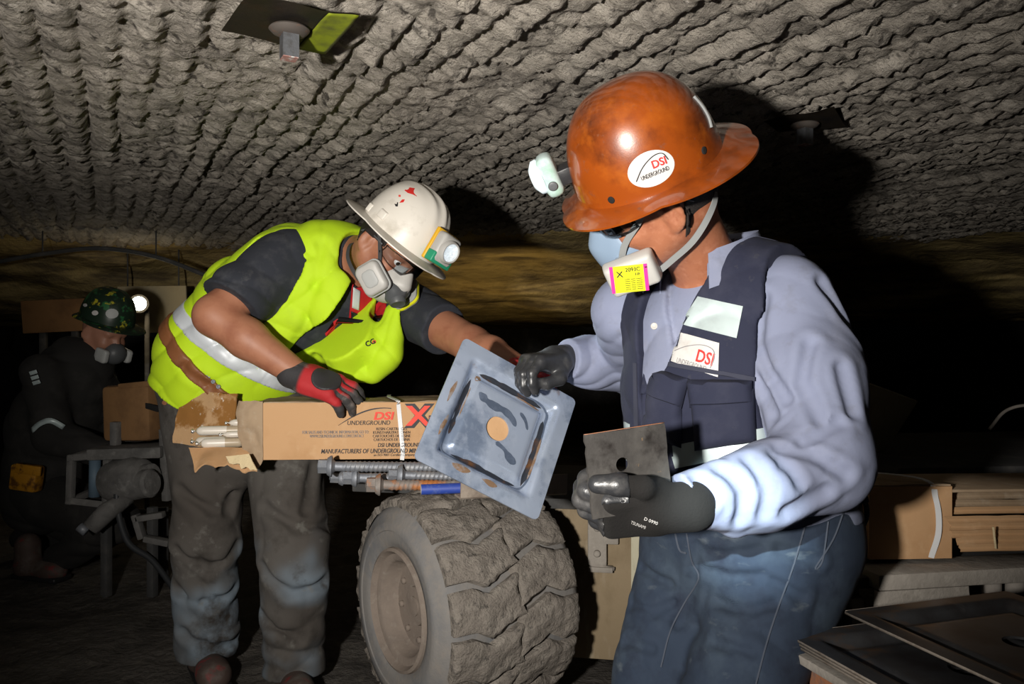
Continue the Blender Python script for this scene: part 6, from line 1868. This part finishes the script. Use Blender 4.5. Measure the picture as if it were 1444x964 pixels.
# gloves: right hand on the box
B1O = WB1 + nrm(WB1 - EB1) * 0.004; B1X = nrm(A(0.90, -0.10, -0.30)); B1Z = nrm(A(0.20, -0.62, 0.78))
B1C = [(12, 34, 20), (14, 34, 22), (16, 34, 22), (18, 34, 20)]
def gB1(P, full=False):
    r = hand_sdf(P, B1O, B1X, B1Z, False, B1C, 0.16, thumb=((0.4, 0.75, -0.5), (0.8, 0.35, -0.4), (0.9, 0.1, -0.4)), s=1.12, fat=1.15, cuff=0.026)
    return r if full else r[0]
gb = mesh_sdf(gB1, B1O - A(0.09, 0.14, 0.2), B1O + A(0.24, 0.14, 0.12), 0.0026)
gB = mk('glove', gb, M['glove_red'], pB, label='dirty red and black padded work glove')
d_, (q_, j_) = gB1(gb[0], True)
rgb = np.tile(A(0.40, 0.018, 0.022), (len(gb[0]), 1))
k1 = np.clip((q_[:, 0] - 0.118) / 0.012, 0, 1)[:, None]
rgb = rgb * (1 - k1) + A(0.075, 0.068, 0.066) * k1
k2 = np.clip((0.012 - q_[:, 0]) / 0.008, 0, 1)[:, None]
rgb = rgb * (1 - k2) + A(0.03, 0.028, 0.03) * k2
k3 = np.clip((-0.006 - q_[:, 2]) / 0.005, 0, 1)[:, None]
rgb = rgb * (1 - k3) + A(0.04, 0.038, 0.038) * k3
# grey seams between the fingers
k4 = (np.clip((q_[:, 0] - 0.085) / 0.01, 0, 1) * np.clip((np.minimum.reduce([np.abs(q_[:, 1] - y) for y in (0.019, -0.0005, -0.0205)]) < 0.0045).astype(float), 0, 1))[:, None]
rgb = rgb * (1 - k4) + A(0.04, 0.038, 0.038) * k4
colour_attr(gB, rgb)
def padB(P):
    d, (q, j) = gB1(P, True)
    e = ell(q, (0.062, -0.002, 0.02), (0.036, 0.034, 0.03))
    return np.maximum(d - 0.0035, e)
mk('knuckle_pad', mesh_sdf(padB, B1O - A(0.09, 0.14, 0.2), B1O + A(0.24, 0.14, 0.12), 0.0026), M['rubber_pad'], gB)
B2O = WB2; B2X = nrm(A(0.55, -0.72, -0.1)); B2Z = nrm(A(0.3, 0.6, 0.7))
def gB2(P): return hand_sdf(P, B2O, B2X, B2Z, True, [(22, 30, 20)] * 4, 0.03, s=0.98, fat=1.12, thumb=((0.5, 0.6, -0.3), (0.85, 0.3, -0.2), (0.95, 0.1, -0.2)))[0]
gb2 = mesh_sdf(gB2, B2O - A(0.14, 0.24, 0.16), B2O + A(0.2, 0.12, 0.14), 0.0032)
g2 = mk('glove', gb2, M['glove_red'], pB, label='red glove behind the dished plate')
colour_attr(g2, np.tile(A(0.40, 0.018, 0.022), (len(gb2[0]), 1)))

# head gear
hatB, hatBo = helmet(pB, BO, BH, M['white_hat'], 0.124, 0.108, 0.150, (0.040, 0.040, 0.036), 0.010, 'helmet', ridge=0.007, crown=0.70)
hatB['label'] = 'scuffed white full-brim helmet with red stickers'
sHB = Surf(hatBo)
bF, bL, bU = BH
# side lugs on the shell
for x in (0.0, -0.062):
    for sg in (-1, 1):
        pz = 0.028 if x == 0 else 0.016
        c = sHB.hit(BO + A(x, sg * 0.2, pz) @ BH, -sg * bL, 0.05)
        mk('side_lug', rounded_slab(c, 0.016 if x == 0 else 0.010, 0.014, 0.005, 0.003, np.array([bF, bU, bL * sg]), 0.2), M['white_hat'], hatB, sharp=40)
dB = nrm(W(580, 300, 2.2) - A(0, 0, CAMZ))
def bdec(px, py, pts, mt, nm):
    c = W(px, py, 2.1); d = nrm(c - A(0, 0, CAMZ)); k = 2.1 / FPX
    hat_patch(sHB, hatB, BO, BH, c, A(1.0, 0, 0), A(0, 0, 1.0), d, [(x * k, y * k) for x, y in pts], mt, nm)
bdec(580, 271, [(-10, 3), (-2, 7), (5, 6), (8, -6), (2, -3), (-5, -1)], M['red_ink'], 'red_sticker')
bdec(566, 284, [(-3, -2), (1, 3), (5, 3), (3, -1)], M['red_ink'], 'red_sticker')
bdec(560, 288, [(-4, 1), (-1, -1), (0, 3), (1.5, 3), (1, -3), (-2, -3)], M['black_ink'], 'dark_sticker')
bdec(563.5, 276, [(-1.5, -1.5), (-1.5, 1.5), (1.5, 1.5), (1.5, -1.5)], M['box_red'], 'small_sticker')
# cap lamp
lb = BO + A(0.150, -0.006, 0.058) @ BH
lfw = nrm(bF * 0.86 + bU * 0.05 + A(0.25, -0.35, 0.0))
LMB = frame(np.cross(bU, lfw), lfw); LMB = np.array([LMB[0], LMB[1], LMB[2]])
lampB = mk('headlamp', rounded_slab(lb, 0.036, 0.042, 0.022, 0.012, LMB), M['cart'], pB, sharp=45, label='cap lamp with green and yellow trim on the white helmet')
mk('yellow_trim', rounded_slab(lb - LMB[2] * 0.013, 0.041, 0.046, 0.006, 0.004, LMB), M['lamp_yellow'], lampB, sharp=45)
mk('green_trim', rounded_slab(lb - LMB[1] * 0.030 * np.sign(LMB[1] @ bU) - LMB[2] * 0.001, 0.038, 0.015, 0.021, 0.004, LMB), M['lamp_green'], lampB, sharp=45)
mk('bezel', lathe([(0.032, 0.018), (0.032, 0.030), (0.028, 0.036), (0.025, 0.035), (0.024, 0.028)], 28, lb, LMB, capped=False), M['cart'], lampB, sharp=45)
mk('reflector', lathe([(0.0245, 0.033), (0.016, 0.028), (0.0005, 0.024)], 24, lb, LMB, capped=False), M['lamp_on'], lampB)
mk('lamp_bracket', box(BO + A(0.126, -0.002, 0.050) @ BH, (0.014, 0.016, 0.016), BH, 0.003), M['black'], lampB)
mk('lamp_latch', box(lb - bU * 0.044 - bF * 0.004, (0.004, 0.004, 0.010), LMB, 0.001), M['chrome'], lampB)
lsrc = lb + LMB[2] * 0.045
spot('cap_lamp_beam', lsrc, lb + LMB[2] * 1.0, 12, 40, 0.9, 0.010, (0.86, 0.97, 1.0))

glasses(pB, BO, BH)
eyes(pB, BO, BH, nrm(A(0.85, -0.25, -0.25) @ BH))
def hairB(P):
    q = (P - BO) @ BH.T
    d = head_sdf(P, BO, BH) - 0.004
    c = np.where(q[:, 2] > -0.040, q[:, 0] - 0.040, q[:, 0] + 0.030)
    return np.maximum(np.maximum(d, c), -(q[:, 2] + 0.085))
mk('hair', mesh_sdf(hairB, BO - 0.17, BO + 0.15, 0.0045), M['hair'], pB)
def faceB(P):
    q = (P - BO) @ BH.T
    d = ell(q, (0.070, 0, -0.108), (0.056, 0.056, 0.064))
    d = smin(d, cone(q, (0.106, 0, -0.058), (0.120, 0, -0.088), 0.014, 0.020), 0.02)
    d = np.maximum(d, -(head_sdf(P, BO, BH) - 0.001) - 0.004)
    return np.maximum(d, -(q[:, 0] - 0.028))
rB = mk('respirator', mesh_sdf(faceB, BO - 0.22, BO + 0.2, 0.0035), M['cart'], pB, label='grey half-mask respirator with dark valve cover')
def yokeB(P):
    q = (P - BO) @ BH.T
    d = ell(q, (0.112, 0, -0.120), (0.030, 0.032, 0.034))
    s = np.stack([q[:, 0], np.abs(q[:, 1]), q[:, 2]], 1)
    d = smin(d, cone(s, (0.112, 0.02, -0.112), (0.086, 0.060, -0.114), 0.018, 0.020), 0.012)
    d = smin(d, cone(q, (0.130, 0, -0.090), (0.118, 0, -0.070), 0.010, 0.006), 0.010)
    return d
yk = mk('valve_cover', mesh_sdf(yokeB, BO - 0.22, BO + 0.22, 0.003), M['valve'], rB)
vc = BO + A(0.136, 0, -0.132) @ BH; vn = nrm(A(0.85, 0, -0.5) @ BH)
mk('exhale_valve', lathe([(0.023, -0.012), (0.023, 0.004), (0.020, 0.009), (0.015, 0.007), (0.0005, 0.008)], 28, vc, frame(bL, vn)), M['valve'], rB, sharp=35)
for sg, lb_ in ((-1, 'near grey filter pad of the respirator'), (1, 'far filter pad with a yellow band')):
    cp, c0, Mp = cartridge_pad(pB, BO, BH, sg, (0.088, sg * 0.086, -0.118), (0.42, sg * 0.88, -0.12), (-0.75, sg * 0.4, 0.35), 0.043, 0.036, 0.012, M['cart'], lb_)
    mk('raised_disc', pad(c0 + Mp[2] * 0.012, 0.024, 0.020, 0.003, 0.014, Mp, 0.05), M['mask_grey'], cp, sharp=45)
    mk('pad_rim', pad(c0 - Mp[2] * 0.010, 0.046, 0.039, 0.004, 0.020, Mp), M['mask_grey'], cp, sharp=45)
    if sg == 1:
        mk('yellow_band', pad(c0 - Mp[2] * 0.001, 0.0448, 0.0378, 0.0055, 0.019, Mp), M['yellow_ink'], cp, sharp=45)
def hb_(x, y, z): return BO + A(x, y, z) @ BH
mk('strap', ribbon(bez([hb_(0.092, -0.056, -0.122), hb_(0.070, -0.068, -0.085), hb_(0.040, -0.080, -0.045), hb_(0.005, -0.084, -0.015), hb_(-0.05, -0.08, 0.005)], 5), -bL, 0.011, 0.0018), M['strap_dark'], rB, sharp=60)
mk('strap_clip', ribbon(bez([hb_(0.105, -0.046, -0.135), hb_(0.092, -0.060, -0.115), hb_(0.074, -0.068, -0.088)], 5), -bL, 0.018, 0.004), M['valve'], rB, sharp=60)
mk('strap', ribbon(bez([hb_(0.040, -0.068, -0.150), hb_(0.00, -0.075, -0.140), hb_(-0.04, -0.072, -0.125), hb_(-0.075, -0.05, -0.10), hb_(-0.085, 0, -0.09)], 5), -bL, 0.011, 0.0018), M['strap_dark'], rB, sharp=60)
mk('t_shirt_collar', lathe([(0.066, -0.008), (0.072, 0.0), (0.072, 0.012), (0.067, 0.018)], 40, NKB + A(-0.004, 0.012, -0.015), frame(np.cross(nrm(BO + A(-0.03, 0, -0.08) @ BH - NKB), A(0, 1, 0)), nrm(BO + A(-0.03, 0, -0.08) @ BH - NKB)), capped=False), M['tee'], pB)

# ================================================================== dim background on the left
DC = 3.6
def CW(px, py, dd=0.0): return W(px, py, DC + dd)
cF = nrm(A(0.86, -0.38, -0.30)); cU = nrm(A(0.25, -0.1, 0.95)); cU = nrm(cU - cF * (cU @ cF)); CH = np.array([cF, np.cross(cU, cF), cU])
CO = CW(150, 455)
def bodyC(P):
    d = head_sdf(P, CO, CH)
    d = smin(d, cone(P, CO + A(-0.02, 0, -0.10) @ CH, CW(112, 512), 0.055, 0.065), 0.03)
    d = smin(d, chain(P, [CW(105, 525), CW(75, 600), CW(60, 690)], [0.13, 0.15, 0.14], 0.03), 0.05)
    return d
pC = mk('person', mesh_sdf(bodyC, CO - A(0.5, 0.3, 1.0), CO + A(0.25, 0.3, 0.2), 0.009), M['skinC'], label='crouching man in dark clothes and patterned green helmet, back in the dark', cat='person', org=A(CO[0] - 0.25, DC, 0.0))
def clothC(P):
    f = wrinkle(P, nrm(A(0.4, 0, 1)), 0.12, 0.012, 3.0, 0.8, 4)
    d = chain(P, [CW(108, 522), CW(78, 600), CW(58, 700)], [0.155, 0.185, 0.165], 0.04)
    d = smin(d, chain(P, [CW(60, 525, -0.17), CW(75, 615, -0.22), CW(150, 640, -0.3)], [0.085, 0.075, 0.055], 0.02), 0.04)
    d = smin(d, chain(P, [CW(140, 540, 0.12), CW(175, 600, 0.1), CW(205, 560, 0.0)], [0.08, 0.065, 0.05], 0.02), 0.04)
    return d + f
mk('coverall_jacket', mesh_sdf(clothC, CO - A(0.65, 0.6, 1.05), CO + A(0.35, 0.5, 0.15), 0.010), M['dark_cloth'], pC)
def legsC(P):
    f = wrinkle(P, nrm(A(0.4, 0, 1)), 0.12, 0.012, 6.0, 0.8, 4)
    kr = CW(165, 735, -0.25); kl = CW(140, 760, 0.2)
    a1 = A(kr[0] - 0.30, DC - 0.15, 0.08); a2 = A(kl[0] - 0.35, DC + 0.2, 0.08)
    d = chain(P, [CW(58, 700, -0.05), kr, a1], [0.13, 0.085, 0.065], 0.02)
    d = smin(d, chain(P, [CW(58, 700, 0.05), kl, a2], [0.13, 0.085, 0.065], 0.02), 0.04)
    return np.maximum(d + f, 0.05 - P[:, 2])
mk('work_trousers', mesh_sdf(legsC, CO - A(0.65, 0.5, 1.15), CO + A(0.35, 0.5, -0.5), 0.010), M['dark_cloth'], pC)
boot(pC, A(CO[0] - 0.26, DC - 0.15, 0), A(0.9, -0.3, 0), M['boot']); boot(pC, A(CO[0] - 0.38, DC + 0.2, 0), A(0.9, -0.3, 0), M['boot'])
def gC(P): return hand_sdf(P, CW(150, 640, -0.3), nrm(A(0.9, -0.2, -0.3)), A(0, -0.4, 0.9), False, [(40, 50, 30)] * 4, 0.02, fat=1.15)[0]
mk('glove', mesh_sdf(gC, CW(150, 640, -0.3) - 0.2, CW(150, 640, -0.3) + 0.2, 0.005), M['glove_knit'], pC)
def gC2(P): return hand_sdf(P, CW(205, 560, 0.0), nrm(A(0.6, -0.2, 0.6)), A(-0.3, -0.4, 0.7), True, [(40, 50, 30)] * 4, 0.02, fat=1.15)[0]
mk('glove', mesh_sdf(gC2, CW(205, 560) - 0.2, CW(205, 560) + 0.2, 0.005), M['glove_knit'], pC)
hatC, hatCo = helmet(pC, CO + A(0, 0, 0.015) @ CH, CH, M['camo'], 0.126, 0.110, 0.145, (0.055, 0.02, 0.014), 0.014, 'helmet', ridge=0.004, crown=0.72)
sC = Surf(hatCo)
for px, py, r in ((158, 442, 9), (134, 441, 4.5), (120, 430, 3)):
    c = CW(px, py, -0.1); d_ = nrm(c - A(0, 0, CAMZ)); k_ = DC / FPX
    hat_patch(sC, hatC, CO, CH, c, A(1.0, 0, 0), A(0, 0, 1.0), d_, [(r * k_ * math.cos(t), r * 0.75 * k_ * math.sin(t)) for t in np.linspace(0, 2 * math.pi, 16)[:-1]], M['sticker'] if r < 8 else M['mask_grey'], 'helmet_sticker')
rC = mk('respirator', mesh_sdf(lambda P: ell((P - CO) @ CH.T, (0.095, 0, -0.115), (0.045, 0.05, 0.05)), CO - 0.22, CO + 0.2, 0.006), M['valve'], pC)
for sg in (-1, 1): mk('filter_pad', pad(CO + A(0.09, 0.062 * sg, -0.125) @ CH, 0.035, 0.03, 0.012, 0.014, np.array([CH[0], np.cross(CH[1] * sg, CH[0]), CH[1] * sg])), M['mask_grey'], rC)
mk('reflective_band', ribbon(bez([CW(45, 607, -0.30), CW(57, 597, -0.315), CW(72, 593, -0.315), CW(90, 602, -0.29)], 5), A(0, -1.0, 0.2), 0.022, 0.002), M['reflect'], pC)
for k in range(3):
    mk('reflective_mark', box(CW(47 + 2.2 * k, 525 + 7 * k, -0.275), (0.016, 0.002, 0.008), frame(A(1, 0, 0.3), A(0, -0.2, 1)), 0.001), M['reflect'], pC)
pch = mk('pouch', box(CW(38, 673, -0.235), (0.060, 0.03, 0.055), frame(A(1, -0.1, -0.12), UPZ), 0.012), M['pouch'], pC, sharp=40, label='amber belt pouch')
mk('pouch_flap', box(CW(40, 662, -0.27), (0.056, 0.006, 0.020), frame(A(1, -0.1, -0.12), UPZ), 0.004), M['pouch'], pch, sharp=40)

M['lamp_warm'] = mat('warm_lamp_glow', (1, 0.9, 0.7), 0.3, emit=((1.0, 0.78, 0.45), 6))
# drilling rig
DR = 3.15
def RW(px, py, dd=0.0): return W(px, py, DR + dd)
rig = empty('drill_rig', (RW(175, 700)[0], DR, 0.0), 'dusty grey drilling rig with bar frame and motor, behind the lime-vested man', 'drill rig')
def bar(p, q, r, mt=M['greymach'], nm='frame_bar'):
    x = nrm(q - p); mk(nm, box((p + q) / 2, (np.linalg.norm(q - p) / 2 + r, r, r), frame(x, A(0.1, 0.3, 1)), r * 0.2), mt, rig, sharp=40)
f4 = [RW(101, 646), RW(152, 641), RW(150, 712), RW(99, 706)]
for k in range(4): bar(f4[k], f4[(k + 1) % 4], 0.013)
b4 = [p + A(0.03, 0.22, 0.02) for p in f4]
for k in range(4): bar(b4[k], b4[(k + 1) % 4], 0.013); bar(f4[k], b4[k], 0.012)
mk('blue_cylinder', tube([RW(134, 648, 0.05), RW(133, 700, 0.05)], 0.022, 14), M['water_blue'], rig)
mk('motor_housing', lathe([(0.02, -0.10), (0.075, -0.095), (0.085, -0.07), (0.085, 0.04), (0.07, 0.07), (0.05, 0.08), (0.048, 0.11), (0.01, 0.112)], 28, RW(183, 675), frame(A(0.3, 1, 0), A(0.75, -0.65, 0.15))), M['greymach'], rig, sharp=35)
mk('motor_cap', lathe([(0.055, 0), (0.055, 0.03), (0.045, 0.04), (0.01, 0.042)], 24, RW(203, 682, -0.08), frame(A(0.3, 1, 0), A(0.45, -0.88, 0.1))), M['greymach'], rig, sharp=35)
mk('hydraulic_arm', tube([RW(128, 744, -0.1), RW(150, 722, -0.08), RW(182, 700, -0.02)], [0.034, 0.038, 0.03], 14), M['greymach'], rig)
mk('arm_rod', tube([RW(122, 750, -0.11), RW(112, 742, -0.11)], 0.018, 12), M['bolt'], rig)
mk('bracket', join(box(RW(212, 728), (0.055, 0.02, 0.012), frame(A(1, 0, 0.15), UPZ), 0.004), box(RW(196, 742), (0.012, 0.02, 0.05), frame(A(1, 0, 0.3), UPZ), 0.004), box(RW(222, 762), (0.05, 0.02, 0.012), frame(A(1, 0, -0.2), UPZ), 0.004)), M['greymach'], rig, sharp=40)
mk('base_slab', box(RW(190, 634, 0.1), (0.14, 0.12, 0.022), frame(A(1, 0.1, 0.02), UPZ), 0.006), M['greymach'], rig, sharp=40)
hs = mk('ochre_housing', box(RW(200, 580, 0.2), (0.115, 0.10, 0.115), frame(A(1, -0.25, 0.04), UPZ), 0.02), M['ochre_sheet'], rig, sharp=40)
mk('housing_slot', box(RW(208, 572, 0.085), (0.055, 0.006, 0.012), frame(A(1, -0.25, -0.25), UPZ), 0.003), M['hole'], hs)
mk('top_lid', box(RW(212, 541, 0.18), (0.085, 0.09, 0.012), frame(A(1, -0.25, 0.1), UPZ), 0.005), M['ochre_sheet'], hs, sharp=40)
bar(RW(163, 690, 0.1), RW(163, 600, 0.1), 0.016); bar(RW(236, 700, 0.05), RW(232, 610, 0.05), 0.016)
for x, dd in ((150, 0.05), (215, 0.05), (150, 0.3), (230, 0.3)):
    p = RW(x, 720, dd); q = p.copy(); q[2] = 0.0
    bar(p, q + A(0, 0, 0.014), 0.016, M['darkmach'], 'leg')
mk('feed_hose', tube(bez([RW(190, 640, 0.1), RW(165, 690, -0.05), RW(178, 760, -0.05), RW(215, 790, 0.0), A(RW(240, 800)[0], DR + 0.05, 0.02)], 8), 0.012, 8), M['black_hose'], rig)

# work lamp on a stand with a pale brattice board behind it
LP = W(196, 428, 4.7)
wl = empty('work_lamp', (LP[0], LP[1] + 0.05, 0.0), 'bright round work lamp glowing on a stand in the left background', 'lamp')
lM = frame(A(1, 0.4, 0), nrm(A(0.4, -1, -0.02)))
mk('lamp_housing', lathe([(0.02, -0.08), (0.045, -0.07), (0.055, -0.02), (0.055, 0.012), (0.048, 0.014)], 24, LP, lM), M['darkmach'], wl, sharp=40)
mk('lamp_lens', lathe([(0.046, 0.010), (0.034, 0.020), (0.0005, 0.024)], 24, LP, lM, capped=False), M['lamp_glow'], wl)
mk('stand_pole', tube([LP + A(0.02, 0.06, -0.04), A(LP[0] + 0.02, LP[1] + 0.06, 0.0)], 0.014, 10), M['greymach'], wl)
mk('foot_bar', box(A(LP[0] + 0.02, LP[1] + 0.06, 0.012), (0.16, 0.02, 0.012), I3, 0.003), M['greymach'], wl)
mk('cross_arm', tube([LP + A(0.02, 0.06, -0.02), LP + A(0.0, 0.03, 0.0)], 0.012, 10), M['greymach'], wl)
pl = bpy.data.lights.new('work_lamp_light', 'POINT'); pl.energy = 1.2; pl.color = (1.0, 0.80, 0.50); pl.shadow_soft_size = 0.04
po = bpy.data.objects.new('work_lamp_light', pl); po.location = LP + lM[2] * 0.09; COL.objects.link(po)
bb = mk('brattice_board', box(W(216, 436, 4.95), (0.205, 0.012, 0.145), frame(A(1, 0.1, 0.02), A(0, -0.05, 1)), 0.004), M['pale_board'], label='pale rectangular board hung right behind the bright lamp', cat='board', sharp=40)
mk('board_hanger', tube([W(180, 405, 4.96), A(W(180, 405, 4.96)[0], 4.96, 1.62)], 0.005, 8), M['darkmach'], bb)
mk('board_hanger', tube([W(252, 405, 4.96), A(W(252, 405, 4.96)[0], 4.96, 1.62)], 0.005, 8), M['darkmach'], bb)
ob = mk('ochre_board', box(W(80, 445, 4.9), (0.20, 0.012, 0.10), frame(A(1, 0.1, 0.05), A(0, -0.05, 1)), 0.004), M['ochre_sheet'], label='dim ochre board behind the crouching man', cat='board', sharp=40)
mk('board_post', box(A(W(60, 445, 4.92)[0], 4.93, 0.58), (0.02, 0.015, 0.58), I3, 0.003), M['darkmach'], ob)
mk('board_post', box(A(W(105, 445, 4.92)[0], 4.93, 0.58), (0.02, 0.015, 0.58), I3, 0.003), M['darkmach'], ob)
cb = mk('roof_cable', tube(bez([W(-20, 372, 4.3), W(60, 358, 4.3), W(140, 350, 4.3), W(220, 362, 4.3), W(300, 392, 4.3)], 8), 0.012, 8), M['darkmach'], label='slack dark cable hung under the roof at upper left', cat='cable')
for k, (px, py) in enumerate(((60, 358), (220, 362))):
    p = W(px, py, 4.3); mk('cable_hook', tube([p, A(p[0], p[1], 1.62)], 0.004, 6), M['darkmach'], cb)

# unseen lamp and stand, added behind the dished plate to light the roof brow
BP = W(705, 530, 4.15)
bl_ = empty('added_lamp', (BP[0], BP[1], 0.0), 'added warm lamp on a low stand, unseen behind the dished plate', 'lamp')
bd_ = nrm(A(0.10, 5.5, 1.46) - BP)
bMx = frame(A(1, 0, 0), bd_)
mk('lamp_housing', lathe([(0.02, -0.09), (0.045, -0.08), (0.055, -0.02), (0.055, 0.012), (0.050, 0.012), (0.030, -0.01)], 24, BP, bMx), M['darkmach'], bl_, sharp=40)
mk('lamp_lens', lathe([(0.048, 0.004), (0.034, 0.010), (0.0005, 0.012)], 24, BP, bMx, capped=False), M['lamp_warm'], bl_)
mk('stand_pole', tube([BP - bd_ * 0.05, A(BP[0], BP[1] - 0.04, 0.0)], 0.012, 10), M['darkmach'], bl_)
mk('foot_bar', box(A(BP[0], BP[1] - 0.04, 0.01), (0.14, 0.03, 0.01), I3, 0.003), M['darkmach'], bl_)
spot('added_lamp_beam', BP + bd_ * 0.03, A(-0.05, 5.5, 1.46), 24, 84, 1.0, 0.03, (1.0, 0.74, 0.36))
